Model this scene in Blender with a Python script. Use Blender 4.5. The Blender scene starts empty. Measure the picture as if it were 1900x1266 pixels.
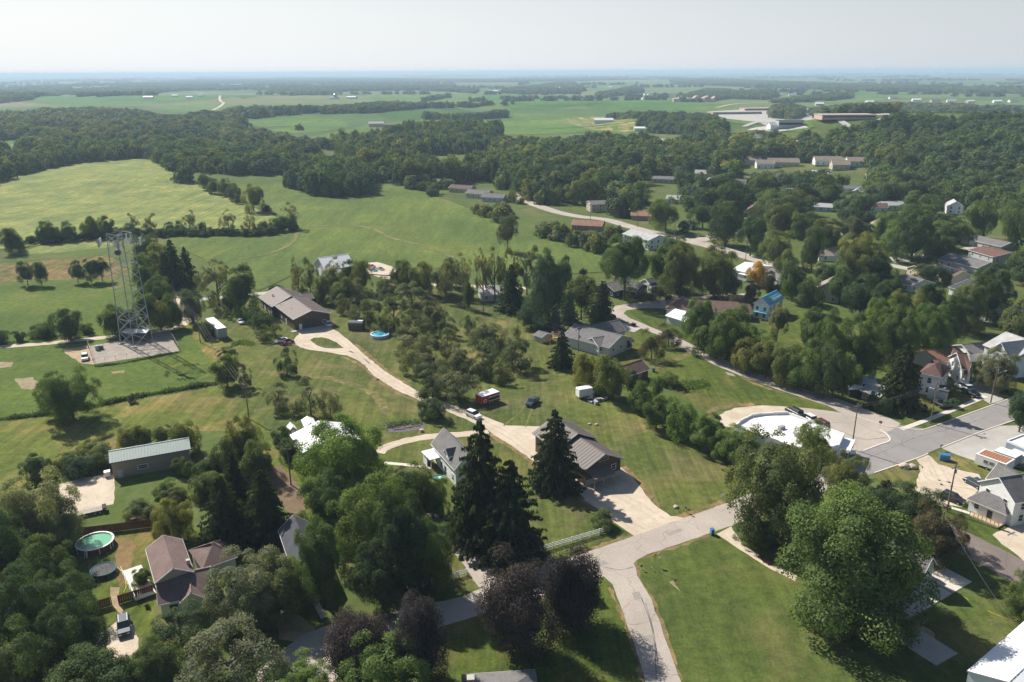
import bpy, math, random
import numpy as np
from mathutils import Vector, Matrix
from mathutils.geometry import delaunay_2d_cdt
random.seed(7)
SC = bpy.context.scene
COL = SC.collection
PI = math.pi

# ------------------------------------------------------------------ camera
H0 = 86.0
PITCH = math.radians(18.69)
ROLL = math.radians(0.30)
FPX = 1478.0                      # focal length in pixels of the 1900 px wide photograph
FW = Vector((0, math.cos(PITCH), -math.sin(PITCH)))
_r0 = Vector((1, 0, 0)); _u0 = Vector((0, math.sin(PITCH), math.cos(PITCH)))
RT = _r0 * math.cos(ROLL) - _u0 * math.sin(ROLL)
UP = _u0 * math.cos(ROLL) + _r0 * math.sin(ROLL)
CAM = Vector((0, 0, H0))
cd = bpy.data.cameras.new('camera'); cam = bpy.data.objects.new('camera', cd); COL.objects.link(cam)
M3 = Matrix((RT, UP, -FW)).transposed()
cam.matrix_world = Matrix.Translation(CAM) @ M3.to_4x4()
cd.sensor_width = 36; cd.lens = 36 * FPX / 1900; cd.clip_start = 0.5; cd.clip_end = 200000
SC.camera = cam

# ------------------------------------------------------------------ light, sky, exposure
SUN = Vector((-0.71 * math.cos(math.radians(41)), 0.704 * math.cos(math.radians(41)), math.sin(math.radians(41)))).normalized()
w = bpy.data.worlds.new('World'); SC.world = w; w.use_nodes = True
nt = w.node_tree; nt.nodes.clear()
sky = nt.nodes.new('ShaderNodeTexSky'); sky.sky_type = 'NISHITA'; sky.sun_disc = False
sky.sun_elevation = math.radians(41); sky.sun_rotation = math.atan2(SUN.x, SUN.y)
sky.altitude = 300; sky.air_density = 1.0; sky.dust_density = 1.2; sky.ozone_density = 1.0
bg = nt.nodes.new('ShaderNodeBackground'); bg.inputs['Strength'].default_value = 0.06
wo = nt.nodes.new('ShaderNodeOutputWorld')
# summer haze whitens the sky towards the skyline, most on the sun's side
tc_ = nt.nodes.new('ShaderNodeTexCoord'); sx_ = nt.nodes.new('ShaderNodeSeparateXYZ'); nt.links.new(tc_.outputs['Generated'], sx_.inputs[0])
mr_ = nt.nodes.new('ShaderNodeMapRange'); mr_.interpolation_type = 'SMOOTHSTEP'
for i_, x_ in zip((1, 2, 3, 4), (-0.02, 0.30, 0.94, 0.0)): mr_.inputs[i_].default_value = x_
nt.links.new(sx_.outputs[2], mr_.inputs[0])
dt_ = nt.nodes.new('ShaderNodeVectorMath'); dt_.operation = 'DOT_PRODUCT'; dt_.inputs[1].default_value = (-0.97, 0.25, 0.0); nt.links.new(tc_.outputs['Generated'], dt_.inputs[0])
m2_ = nt.nodes.new('ShaderNodeMapRange'); m2_.interpolation_type = 'SMOOTHSTEP'
for i_, x_ in zip((1, 2, 3, 4), (-0.7, 0.75, 0.0, 1.0)): m2_.inputs[i_].default_value = x_
nt.links.new(dt_.outputs['Value'], m2_.inputs[0])
hz_ = nt.nodes.new('ShaderNodeMix'); hz_.data_type = 'RGBA'; hz_.inputs[6].default_value = (6.3, 6.8, 7.3, 1); hz_.inputs[7].default_value = (9.6, 9.9, 10.2, 1); nt.links.new(m2_.outputs[0], hz_.inputs[0])
mx_ = nt.nodes.new('ShaderNodeMix'); mx_.data_type = 'RGBA'; nt.links.new(mr_.outputs[0], mx_.inputs[0]); nt.links.new(sky.outputs[0], mx_.inputs[6]); nt.links.new(hz_.outputs[2], mx_.inputs[7])
nt.links.new(mx_.outputs[2], bg.inputs[0]); nt.links.new(bg.outputs[0], wo.inputs[0])
sl = bpy.data.lights.new('sun', 'SUN'); sl.energy = 4.8; sl.angle = math.radians(0.5); sl.color = (1.0, 0.94, 0.84)
so = bpy.data.objects.new('sun', sl); COL.objects.link(so); so.rotation_euler = SUN.to_track_quat('Z', 'Y').to_euler()
so.location = (-200, 200, 300)
vs = SC.view_settings; vs.view_transform = 'Standard'; vs.look = 'None'; vs.gamma = 1; vs.use_curve_mapping = False; vs.exposure = 0.72
SC.render.engine = 'CYCLES'
SC.cycles.max_bounces = 5; SC.cycles.diffuse_bounces = 2; SC.cycles.glossy_bounces = 2; SC.cycles.transmission_bounces = 2
SC.cycles.volume_bounces = 0; SC.cycles.transparent_max_bounces = 6
SC.cycles.use_denoising = True; SC.cycles.denoiser = 'OPENIMAGEDENOISE'; SC.cycles.denoising_input_passes = 'RGB_ALBEDO_NORMAL'; SC.cycles.denoising_prefilter = 'ACCURATE'
SC.cycles.use_adaptive_sampling = True; SC.cycles.adaptive_threshold = 0.015

# ------------------------------------------------------------------ terrain and pixel <-> place
HILLS = []          # x, y, radius x, radius y, height
def sm(a, b, t):
    t = min(1.0, max(0.0, (t - a) / (b - a))); return t * t * (3 - 2 * t)
def hgt(x, y):
    if y < 400: return 0.0
    d = math.hypot(x, y)
    m = sm(580, 720, d)
    if m <= 0: return 0.0
    s = 0.0
    for hx, hy, rx, ry, hh in HILLS:
        q = ((x - hx) / rx) ** 2 + ((y - hy) / ry) ** 2
        if q < 9: s += hh * math.exp(-q)
    s += m * (2.5 * math.sin(x / 310.0 + 1.0) * math.sin(y / 270.0))
    return s * m
def ray(u, v):
    return (FW * FPX + RT * (u - 950.0) - UP * (v - 633.0)).normalized()
def gz(u, v, z):
    d = ray(u, v); t = (z - H0) / d.z
    return CAM + d * t
def gp(u, v, z=0.0):
    """the place on the ground (plus z) seen at a pixel"""
    d = ray(u, v)
    if d.z > -0.0008: d.z = -0.0008
    p = CAM + d * ((z - H0) / d.z)
    if p.y < 400 or not HILLS: return p
    t = 150.0; lo = t
    while t < 60000:
        q = CAM + d * t
        if q.z < hgt(q.x, q.y) + z: break
        lo = t; t *= 1.02
    hi = t
    for _ in range(18):
        m = (lo + hi) / 2; q = CAM + d * m
        if q.z < hgt(q.x, q.y) + z: hi = m
        else: lo = m
    return CAM + d * hi
def proj(p):
    d = Vector(p) - CAM; z = d.dot(FW)
    if z < 1: return (-9999, -9999, 1)
    return (950 + FPX * d.dot(RT) / z, 633 - FPX * d.dot(UP) / z, z)
def flat_at(u, dist):
    """unit of bearing: x for a pixel column at forward distance y"""
    return (u - 950.0) / FPX * (dist * math.cos(PITCH) + H0 * math.sin(PITCH))
for (u, dist, rx, ry, hh) in [(1760, 1000, 270, 170, 35), (1860, 700, 130, 70, 16), (1560, 920, 120, 90, 14), (1255, 1330, 140, 90, 19),
                              (560, 1700, 300, 180, 12), (100, 2700, 800, 350, 18), (1000, 2100, 550, 190, 10), (820, 1080, 180, 100, 8), (260, 700, 150, 90, 4)]:
    HILLS.append((flat_at(u, dist), dist, rx, ry, hh))

# ------------------------------------------------------------------ materials
MATS = {}
def _nt(name):
    m = bpy.data.materials.new(name); m.use_nodes = True; t = m.node_tree
    return m, t, t.nodes['Principled BSDF'], t.nodes, t.links
def N(t, ty, **k):
    n = t.nodes.new(ty)
    for a, b in k.items(): setattr(n, a, b)
    return n
def noise(t, vec, scale, detail=4, rough=0.6, dist=0.0):
    n = N(t, 'ShaderNodeTexNoise'); n.inputs['Scale'].default_value = scale; n.inputs['Detail'].default_value = detail
    n.inputs['Roughness'].default_value = rough; n.inputs['Distortion'].default_value = dist
    t.links.new(vec, n.inputs['Vector']); return n.outputs['Fac']
def ramp(t, fac, stops):
    r = N(t, 'ShaderNodeValToRGB'); el = r.color_ramp.elements
    while len(el) < len(stops): el.new(0.5)
    for e, (p, c) in zip(el, stops):
        e.position = p; e.color = (*c, 1) if len(c) == 3 else c
    t.links.new(fac, r.inputs['Fac']); return r.outputs['Color']
def mixc(t, a, b, fac, mode='MIX'):
    m = N(t, 'ShaderNodeMix', data_type='RGBA', blend_type=mode)
    for s, val in ((m.inputs[0], fac), (m.inputs[6], a), (m.inputs[7], b)):
        if isinstance(val, (float, int)): s.default_value = val
        elif isinstance(val, tuple): s.default_value = (*val, 1)
        else: t.links.new(val, s)
    return m.outputs[2]
def maprange(t, v, a, b, c=0.0, d=1.0):
    m = N(t, 'ShaderNodeMapRange'); t.links.new(v, m.inputs['Value'])
    for i, x in zip((1, 2, 3, 4), (a, b, c, d)): m.inputs[i].default_value = x
    return m.outputs[0]
def geo_pos(t, sx=1, sy=1, rot=0.0):
    g = N(t, 'ShaderNodeNewGeometry')
    mp = N(t, 'ShaderNodeMapping'); mp.inputs['Scale'].default_value = (sx, sy, 1); mp.inputs['Rotation'].default_value = (0, 0, rot)
    t.links.new(g.outputs['Position'], mp.inputs['Vector']); return mp.outputs['Vector']
def bump(t, bs, h, strength, dist):
    b = N(t, 'ShaderNodeBump'); b.inputs['Strength'].default_value = strength; b.inputs['Distance'].default_value = dist
    t.links.new(h, b.inputs['Height']); t.links.new(b.outputs[0], bs.inputs['Normal'])
def plain(name, c, rough=0.6, metal=0.0, var=0.12, scale=1.5, bmp=0.0):
    """painted or raw surface with slight wear"""
    if name in MATS: return MATS[name]
    m, t, b, _, L = _nt(name)
    co = N(t, 'ShaderNodeTexCoord').outputs['Object']
    f = noise(t, co, scale, 5, 0.65)
    col = ramp(t, f, [(0.25, tuple(x * (1 - var) for x in c)), (0.75, tuple(min(1, x * (1 + var)) for x in c))])
    L.new(col, b.inputs['Base Color']); b.inputs['Roughness'].default_value = rough; b.inputs['Metallic'].default_value = metal
    b.inputs['Specular IOR Level'].default_value = 0.3
    if bmp: bump(t, b, noise(t, co, 12, 3), bmp, 0.05)
    MATS[name] = m; return m
def ribbed(name, c, ang, pitch=0.9, rough=0.45, metal=0.0, var=0.08, depth=0.35):
    """sheet metal, clapboard or shingle: lines a given direction, fine relief"""
    if name in MATS: return MATS[name]
    m, t, b, _, L = _nt(name)
    v = geo_pos(t, 1, 1, -ang)
    sp = N(t, 'ShaderNodeSeparateXYZ'); L.new(v, sp.inputs[0])
    mo = N(t, 'ShaderNodeMath', operation='FRACT'); mu = N(t, 'ShaderNodeMath', operation='MULTIPLY'); mu.inputs[1].default_value = 1 / pitch
    L.new(sp.outputs[0], mu.inputs[0]); L.new(mu.outputs[0], mo.inputs[0])
    line = maprange(t, mo.outputs[0], 0.0, 0.12)
    f = noise(t, v, 0.35, 5, 0.7)
    base = ramp(t, f, [(0.3, tuple(x * (1 - var) for x in c)), (0.7, tuple(min(1, x * (1 + var)) for x in c))])
    col = mixc(t, tuple(x * (1 - depth) for x in c), base, line)
    L.new(col, b.inputs['Base Color']); b.inputs['Roughness'].default_value = rough; b.inputs['Metallic'].default_value = metal
    b.inputs['Specular IOR Level'].default_value = 0.35
    MATS[name] = m; return m
def shingle(name, c, var=0.22):
    if name in MATS: return MATS[name]
    m, t, b, _, L = _nt(name)
    g = N(t, 'ShaderNodeTexCoord').outputs['Object']
    f1 = noise(t, g, 0.5, 6, 0.75); f2 = noise(t, g, 5.0, 2, 0.6)
    a = ramp(t, f1, [(0.3, tuple(x * (1 - var) for x in c)), (0.7, tuple(x * (1 + var) for x in c))])
    k = ramp(t, f2, [(0.35, (0.8, 0.8, 0.8)), (0.65, (1.12, 1.12, 1.12))])
    sp = N(t, 'ShaderNodeSeparateXYZ'); L.new(g, sp.inputs[0])
    mu = N(t, 'ShaderNodeMath', operation='MULTIPLY'); mu.inputs[1].default_value = 7.0
    mo = N(t, 'ShaderNodeMath', operation='FRACT'); L.new(sp.outputs[2], mu.inputs[0]); L.new(mu.outputs[0], mo.inputs[0])
    ln = maprange(t, mo.outputs[0], 0, 0.25, 0.8, 1.0)
    c1 = mixc(t, a, k, 1.0, 'MULTIPLY'); c2 = mixc(t, c1, ln, 1.0, 'MULTIPLY')
    L.new(c2, b.inputs['Base Color']); b.inputs['Roughness'].default_value = 0.9; b.inputs['Specular IOR Level'].default_value = 0.15
    MATS[name] = m; return m
def siding(name, c, pitch=0.22, vertical=False):
    if name in MATS: return MATS[name]
    m, t, b, _, L = _nt(name)
    g = N(t, 'ShaderNodeTexCoord').outputs['Object']
    sp = N(t, 'ShaderNodeSeparateXYZ'); L.new(g, sp.inputs[0])
    mu = N(t, 'ShaderNodeMath', operation='MULTIPLY'); mu.inputs[1].default_value = 1 / pitch
    mo = N(t, 'ShaderNodeMath', operation='FRACT')
    if vertical:
        ad = N(t, 'ShaderNodeMath', operation='ADD'); L.new(sp.outputs[0], ad.inputs[0]); L.new(sp.outputs[1], ad.inputs[1]); L.new(ad.outputs[0], mu.inputs[0])
    else: L.new(sp.outputs[2], mu.inputs[0])
    L.new(mu.outputs[0], mo.inputs[0]); ln = maprange(t, mo.outputs[0], 0, 0.2, 0.72, 1.0)
    f = noise(t, g, 0.8, 5, 0.7)
    a = ramp(t, f, [(0.3, tuple(x * 0.88 for x in c)), (0.7, tuple(min(1, x * 1.06) for x in c))])
    L.new(mixc(t, a, ln, 1.0, 'MULTIPLY'), b.inputs['Base Color']); b.inputs['Roughness'].default_value = 0.65
    MATS[name] = m; return m
def grass(name, c, dry, dryness=0.5, stripes=None, patch=14.0, sc=1.0):
    """mown or rough grass: clumps, dry patches, mowing or sowing lines"""
    if name in MATS: return MATS[name]
    m, t, b, _, L = _nt(name)
    v = geo_pos(t)
    f0 = noise(t, v, 1 / patch, 6, 0.62, 0.6); f1 = noise(t, v, 0.45 * sc, 5, 0.7); f2 = noise(t, v, 2.2 * sc, 3, 0.6)
    a = ramp(t, f1, [(0.28, tuple(x * 0.66 for x in c)), (0.72, tuple(x * 1.36 for x in c))])
    dm = maprange(t, f0, 0.62 - 0.22 * dryness, 0.78 - 0.2 * dryness)
    a = mixc(t, a, ramp(t, f1, [(0.3, tuple(x * 0.8 for x in dry)), (0.7, tuple(x * 1.2 for x in dry))]), dm)
    dk = noise(t, v, 1 / (patch * 2.7), 3, 0.5)
    a = mixc(t, a, ramp(t, dk, [(0.35, (0.78, 0.84, 0.82)), (0.65, (1.22, 1.14, 1.0))]), 1.0, 'MULTIPLY')
    if stripes:
        ang, pitch, amt = stripes
        vv = geo_pos(t, 1 / pitch, 0.02, -ang)
        s = noise(t, vv, 1.0, 3, 0.6)
        vw = geo_pos(t, 1 / pitch * 3.1, 0.06, -ang)
        s2 = noise(t, vw, 1.0, 2, 0.6)
        a = mixc(t, a, ramp(t, s, [(0.4, (1 - amt,) * 3), (0.6, (1 + amt, 1 + amt * 0.9, 1 + amt * 0.5))]), 1.0, 'MULTIPLY')
        a = mixc(t, a, ramp(t, s2, [(0.4, (1 - amt * 0.6,) * 3), (0.6, (1 + amt * 0.6, 1 + amt * 0.5, 1 + amt * 0.3))]), 1.0, 'MULTIPLY')
    a = mixc(t, a, ramp(t, f2, [(0.3, (0.8, 0.82, 0.8)), (0.7, (1.18, 1.16, 1.12))]), 1.0, 'MULTIPLY')
    L.new(a, b.inputs['Base Color']); b.inputs['Roughness'].default_value = 0.95; b.inputs['Specular IOR Level'].default_value = 0.05
    bump(t, b, f2, 0.5, 0.25)
    MATS[name] = m; return m
def dirt(name, c, c2, scale=0.35, crack=0.0, stain=0.0):
    """gravel, sand, asphalt or concrete"""
    if name in MATS: return MATS[name]
    m, t, b, _, L = _nt(name)
    v = geo_pos(t)
    f1 = noise(t, v, scale, 6, 0.68, 0.4); f2 = noise(t, v, 3.0, 3, 0.65)
    a = ramp(t, f1, [(0.3, c2), (0.62, c)])
    a = mixc(t, a, ramp(t, f2, [(0.3, (0.86,) * 3), (0.7, (1.1,) * 3)]), 1.0, 'MULTIPLY')
    if crack:
        vo = N(t, 'ShaderNodeTexVoronoi', feature='DISTANCE_TO_EDGE'); vo.inputs['Scale'].default_value = 0.11
        wv = N(t, 'ShaderNodeMix', data_type='VECTOR'); wv.inputs[0].default_value = 0.12
        nn = N(t, 'ShaderNodeTexNoise'); nn.inputs['Scale'].default_value = 0.3; L.new(v, nn.inputs['Vector'])
        ad = N(t, 'ShaderNodeVectorMath', operation='ADD'); sc_ = N(t, 'ShaderNodeVectorMath', operation='SCALE'); sc_.inputs['Scale'].default_value = 3.0
        L.new(nn.outputs['Color'], sc_.inputs[0]); L.new(v, ad.inputs[0]); L.new(sc_.outputs[0], ad.inputs[1]); L.new(ad.outputs[0], vo.inputs['Vector'])
        ln = maprange(t, vo.outputs['Distance'], 0.0, 0.012, 1 - crack, 1.0)
        a = mixc(t, a, ln, 1.0, 'MULTIPLY')
    if stain:
        a = mixc(t, a, ramp(t, noise(t, v, 0.06, 4, 0.6), [(0.35, (1 - stain,) * 3), (0.65, (1.05,) * 3)]), 1.0, 'MULTIPLY')
    L.new(a, b.inputs['Base Color']); b.inputs['Roughness'].default_value = 0.9; b.inputs['Specular IOR Level'].default_value = 0.2
    bump(t, b, f2, 0.3, 0.05)
    MATS[name] = m; return m
def leafmat(name, woods=False):
    m, t, b, nodes, L = _nt(name)
    oi = N(t, 'ShaderNodeObjectInfo')
    at = N(t, 'ShaderNodeAttribute', attribute_name='var')
    if woods:
        ia = N(t, 'ShaderNodeAttribute', attribute_type='INSTANCER', attribute_name='tint')
        base = ia.outputs['Color']
    else: base = oi.outputs['Color']
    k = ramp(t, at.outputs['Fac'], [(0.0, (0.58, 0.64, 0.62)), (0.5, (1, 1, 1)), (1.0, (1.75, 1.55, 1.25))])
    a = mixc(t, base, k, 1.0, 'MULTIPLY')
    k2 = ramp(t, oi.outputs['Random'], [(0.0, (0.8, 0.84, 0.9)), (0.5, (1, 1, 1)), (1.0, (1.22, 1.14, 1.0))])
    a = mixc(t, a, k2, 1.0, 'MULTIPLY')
    di = N(t, 'ShaderNodeBsdfDiffuse'); tr = N(t, 'ShaderNodeBsdfTranslucent'); ms = N(t, 'ShaderNodeMixShader'); ms.inputs[0].default_value = 0.388
    tc = mixc(t, a, (1.35, 1.45, 0.6), 1.0, 'MULTIPLY')
    L.new(a, di.inputs[0]); L.new(tc, tr.inputs[0]); L.new(di.outputs[0], ms.inputs[1]); L.new(tr.outputs[0], ms.inputs[2])
    gl = N(t, 'ShaderNodeBsdfGlossy'); gl.inputs['Roughness'].default_value = 0.7; gl.inputs[0].default_value = (0.8, 0.85, 0.8, 1)
    m2 = N(t, 'ShaderNodeMixShader'); m2.inputs[0].default_value = 0.015
    L.new(ms.outputs[0], m2.inputs[1]); L.new(gl.outputs[0], m2.inputs[2])
    L.new(m2.outputs[0], nodes['Material Output'].inputs[0]); nodes.remove(b)
    return m
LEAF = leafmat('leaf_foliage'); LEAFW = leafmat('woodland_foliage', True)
BARK = plain('bark', (0.10, 0.08, 0.06), 0.95, var=0.35, scale=4)
GLASS = plain('window_glass', (0.035, 0.045, 0.055), 0.12); GLASS.node_tree.nodes['Principled BSDF'].inputs['Specular IOR Level'].default_value = 0.6
WHITE = plain('white_paint', (0.78, 0.78, 0.77), 0.55, var=0.05)
BLACK = plain('black_rubber', (0.02, 0.02, 0.02), 0.8)
STEEL = plain('galvanised_steel', (0.42, 0.44, 0.46), 0.45, 0.5)
CONC = plain('concrete', (0.42, 0.40, 0.36), 0.85)

# ------------------------------------------------------------------ mesh helpers
def tagp(o, label=None, cat=None, group=None, kind=None):
    if label: o['label'] = label
    if cat: o['category'] = cat
    if group: o['group'] = group
    if kind: o['kind'] = kind
    return o
def empty(name, loc, label, cat, group=None):
    o = bpy.data.objects.new(name, None); COL.objects.link(o); o.location = loc; o.empty_display_size = 1
    return tagp(o, label, cat, group)
class MB:
    def __init__(s): s.v = []; s.f = []
    def quad(s, a, b, c, d):
        n = len(s.v); s.v += [tuple(a), tuple(b), tuple(c), tuple(d)]; s.f.append((n, n + 1, n + 2, n + 3))
    def poly(s, pts):
        n = len(s.v); s.v += [tuple(p) for p in pts]; s.f.append(tuple(range(n, n + len(pts))))
    def prism(s, a, b):
        """two matching outlines joined"""
        n = len(s.v); k = len(a); s.v += [tuple(p) for p in a] + [tuple(p) for p in b]
        s.f.append(tuple(range(n + k - 1, n - 1, -1))); s.f.append(tuple(range(n + k, n + 2 * k)))
        for i in range(k):
            j = (i + 1) % k; s.f.append((n + i, n + j, n + k + j, n + k + i))
    def cyl(s, p0, p1, r0, r1=None, n=8):
        p0 = Vector(p0); p1 = Vector(p1); r1 = r0 if r1 is None else r1
        d = (p1 - p0).normalized(); a = d.orthogonal().normalized(); b = d.cross(a)
        A = [p0 + (a * math.cos(2 * PI * i / n) + b * math.sin(2 * PI * i / n)) * r0 for i in range(n)]
        B = [p1 + (a * math.cos(2 * PI * i / n) + b * math.sin(2 * PI * i / n)) * max(r1, 1e-4) for i in range(n)]
        s.prism(A, B)
    def tube(s, pts, r, n=6):
        for a, b in zip(pts, pts[1:]): s.cyl(a, b, r, r, n)
    def build(s, name, mat, parent=None, label=None, smooth=False, bevel=0):
        me = bpy.data.meshes.new(name)
        off = Vector(parent['_o']) if parent is not None and '_o' in parent else Vector((0, 0, 0))
        me.from_pydata([(x - off.x, y - off.y, z - off.z) for x, y, z in s.v], [], s.f)
        me.materials.append(mat)
        o = bpy.data.objects.new(name, me); COL.objects.link(o)
        if parent is not None: o.parent = parent; o['_o'] = tuple(off)
        if label: o['label'] = label
        if smooth: me.polygons.foreach_set('use_smooth', [True] * len(me.polygons))
        return o
def root(name, p, label, cat, group=None):
    o = empty(name, p, label, cat, group); o['_o'] = tuple(p); return o
def top(o, label, cat, group=None):
    """a thing that is one mesh: put its origin on its base"""
    return tagp(o, label, cat, group)
class Fr:
    """a frame standing on the ground: x along, y across, z up"""
    def __init__(s, p, ang): s.p = Vector(p); s.a = ang; s.c = math.cos(ang); s.s = math.sin(ang)
    def __call__(s, x, y, z): return Vector((s.p.x + x * s.c - y * s.s, s.p.y + x * s.s + y * s.c, s.p.z + z))
    def box(s, mb, x0, x1, y0, y1, z0, z1, tx=0.0, ty=0.0):
        a = [s(x0, y0, z0), s(x1, y0, z0), s(x1, y1, z0), s(x0, y1, z0)]
        b = [s(x0 + tx, y0 + ty, z1), s(x1 - tx, y0 + ty, z1), s(x1 - tx, y1 - ty, z1), s(x0 + tx, y1 - ty, z1)]
        mb.prism(a, b)

# ------------------------------------------------------------------ sheets of ground cover
def jit(pts, step, amp, rnd, closed=True):
    out = []; n = len(pts)
    for i in range(n if closed else n - 1):
        a = Vector(pts[i][:2]); b = Vector(pts[(i + 1) % n][:2]); d = b - a; k = max(1, int(d.length / step)); nn = Vector((-d.y, d.x)).normalized() if d.length > 0 else Vector((0, 0))
        for j in range(k):
            q = a + d * (j / k)
            o = amp * (math.sin(q.x * 0.9 / step * 1.7 + q.y) * 0.4 + rnd.uniform(-0.6, 0.6))
            out.append(q + nn * o)
    return out
def sheet(name, pts, mat, lift, step=None, amp=0.25, kind='structure', drape=False, holes=(), label=None, thick=0.0, gridstep=15.0):
    """a flat or draped sheet whose outline is given in world coordinates"""
    rnd = random.Random(sum(map(ord, name)) + len(pts))
    if step: pts = jit(pts, step, amp, rnd)
    vs = [Vector((p[0], p[1])) for p in pts]; ed = [(i, (i + 1) % len(vs)) for i in range(len(vs))]; fc = [tuple(range(len(vs)))]
    if drape:
        xs = [p.x for p in vs]; ys = [p.y for p in vs]
        g = gridstep
        X = np.arange(min(xs), max(xs), g); Y = np.arange(min(ys), max(ys), g)
        from mathutils.geometry import intersect_point_quad_2d
        poly = [(p.x, p.y) for p in vs]
        for x in X:
            for y in Y:
                if inpoly(x, y, poly): vs.append(Vector((x + 0.01, y + 0.013)))
    r = delaunay_2d_cdt(vs, ed, fc, 1, 1e-4)
    v3 = [(p.x, p.y, (hgt(p.x, p.y) if drape else 0.0) + lift + thick) for p in r[0]]
    f3 = [tuple(f) for f in r[2]]
    me = bpy.data.meshes.new(name)
    if thick:
        n = len(v3); cnt = {}
        for f in f3:
            for i in range(len(f)):
                e = (f[i], f[(i + 1) % len(f)]); cnt[tuple(sorted(e))] = cnt.get(tuple(sorted(e)), 0) + 1
        be = [e for e, c in cnt.items() if c == 1]
        v3 += [(x, y, z - thick) for x, y, z in v3[:n]]
        f3 = f3 + [(a, b, b + n, a + n) for a, b in be]
    me.from_pydata(v3, [], f3); me.materials.append(mat)
    # make sure that faces look up
    o = bpy.data.objects.new(name, me); COL.objects.link(o); o['kind'] = kind
    if label: o['label'] = label
    return o
def inpoly(x, y, P):
    c = False; j = len(P) - 1
    for i in range(len(P)):
        xi, yi = P[i]; xj, yj = P[j]
        if (yi > y) != (yj > y) and x < (xj - xi) * (y - yi) / (yj - yi) + xi: c = not c
        j = i
    return c
def pxs(pts): return [gp(u, v) for u, v in pts]
def smooth_line(P, k=8, closed=False):
    out = []; n = len(P)
    for i in range(n if closed else n - 1):
        if closed: p0, p1, p2, p3 = (P[(i + j - 1) % n] for j in range(4))
        else: p0 = P[max(i - 1, 0)]; p1 = P[i]; p2 = P[i + 1]; p3 = P[min(i + 2, n - 1)]
        for j in range(k):
            t = j / k
            out.append(0.5 * ((2 * p1) + (p2 - p0) * t + (2 * p0 - 5 * p1 + 4 * p2 - p3) * t * t + (3 * p1 - p0 - 3 * p2 + p3) * t ** 3))
    if not closed: out.append(P[-1])
    return out
def ribbon(name, px, width, mat, lift, amp=0.1, step=1.5, drape=False, world=False, **k):
    P = [Vector((p[0], p[1])) for p in (px if world else pxs(px))]
    P = smooth_line(P, 6)
    Lf, Rt = [], []
    for i, p in enumerate(P):
        d = (P[min(i + 1, len(P) - 1)] - P[max(i - 1, 0)]).normalized(); n = Vector((-d.y, d.x))
        wd = width if not callable(width) else width(i / (len(P) - 1))
        Lf.append(p + n * wd / 2); Rt.append(p - n * wd / 2)
    return sheet(name, Lf + Rt[::-1], mat, lift, step, amp, drape=drape, **k)

# ------------------------------------------------------------------ the ground
G_BASE = grass('countryside_grass', (0.085, 0.125, 0.035), (0.15, 0.14, 0.06), 0.35, patch=26)
def make_ground():
    angs = [math.radians(a) for a in (list(np.arange(-50, 50, 0.5)) + list(np.arange(50, 310, 6)))]
    rs = [0.0, 30.0]; r = 60.0
    while r < 3200: rs.append(r); r *= 1.03
    while r < 90000: rs.append(r); r *= 1.25
    vs = [(0, 0, 0)]; n = len(angs)
    for r in rs[1:]:
        for a in angs:
            x = r * math.sin(a); y = r * math.cos(a); vs.append((x, y, hgt(x, y)))
    fs = [(0, 1 + (i + 1) % n, 1 + i) for i in range(n)]
    for k in range(len(rs) - 2):
        b = 1 + k * n
        for i in range(n):
            j = (i + 1) % n; fs.append((b + i, b + j, b + n + j, b + n + i))
    me = bpy.data.meshes.new('ground'); me.from_pydata(vs, [], fs); me.flip_normals() if False else None
    me.polygons.foreach_set('use_smooth', [True] * len(me.polygons))
    o = bpy.data.objects.new('ground', me); COL.objects.link(o); o['kind'] = 'structure'; return o
# far country: the ground's own patchwork of crops
def far_ground_material():
    m, t, b, _, L = _nt('farmland')
    v = geo_pos(t)
    near = grass('n', (0.08, 0.12, 0.035), (0.15, 0.14, 0.06), 0.3)
    vo = N(t, 'ShaderNodeTexVoronoi'); vo.inputs['Scale'].default_value = 1 / 420.0
    vv = geo_pos(t, 0.6, 1.0, 0.2)
    nn = N(t, 'ShaderNodeTexNoise'); nn.inputs['Scale'].default_value = 0.003; L.new(v, nn.inputs['Vector'])
    ad = N(t, 'ShaderNodeVectorMath', operation='ADD'); s_ = N(t, 'ShaderNodeVectorMath', operation='SCALE'); s_.inputs['Scale'].default_value = 300
    L.new(nn.outputs['Color'], s_.inputs[0]); L.new(vv, ad.inputs[0]); L.new(s_.outputs[0], ad.inputs[1]); L.new(ad.outputs[0], vo.inputs['Vector'])
    sp = N(t, 'ShaderNodeSeparateColor'); L.new(vo.outputs['Color'], sp.inputs[0])
    far = ramp(t, sp.outputs[0], [(0.0, (0.05, 0.09, 0.03)), (0.3, (0.08, 0.135, 0.04)), (0.6, (0.11, 0.165, 0.05)), (0.85, (0.13, 0.16, 0.05)), (1.0, (0.2, 0.17, 0.09))])
    f1 = noise(t, v, 0.4, 5, 0.7); f0 = noise(t, v, 0.03, 6, 0.62, 0.5)
    nc = ramp(t, f1, [(0.28, (0.055, 0.085, 0.02)), (0.72, (0.11, 0.14, 0.045))])
    nc = mixc(t, nc, (0.16, 0.14, 0.065), maprange(t, f0, 0.5, 0.75))
    ln = N(t, 'ShaderNodeVectorMath', operation='LENGTH'); L.new(v, ln.inputs[0])
    c = mixc(t, nc, far, maprange(t, ln.outputs['Value'], 900, 1500))
    fm = noise(t, v, 0.02, 4, 0.6)
    c = mixc(t, c, ramp(t, fm, [(0.35, (0.85,) * 3), (0.65, (1.12,) * 3)]), 1.0, 'MULTIPLY')
    L.new(c, b.inputs['Base Color']); b.inputs['Roughness'].default_value = 0.95; b.inputs['Specular IOR Level'].default_value = 0.05
    return m
ground = make_ground(); ground.data.materials.append(far_ground_material())

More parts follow.
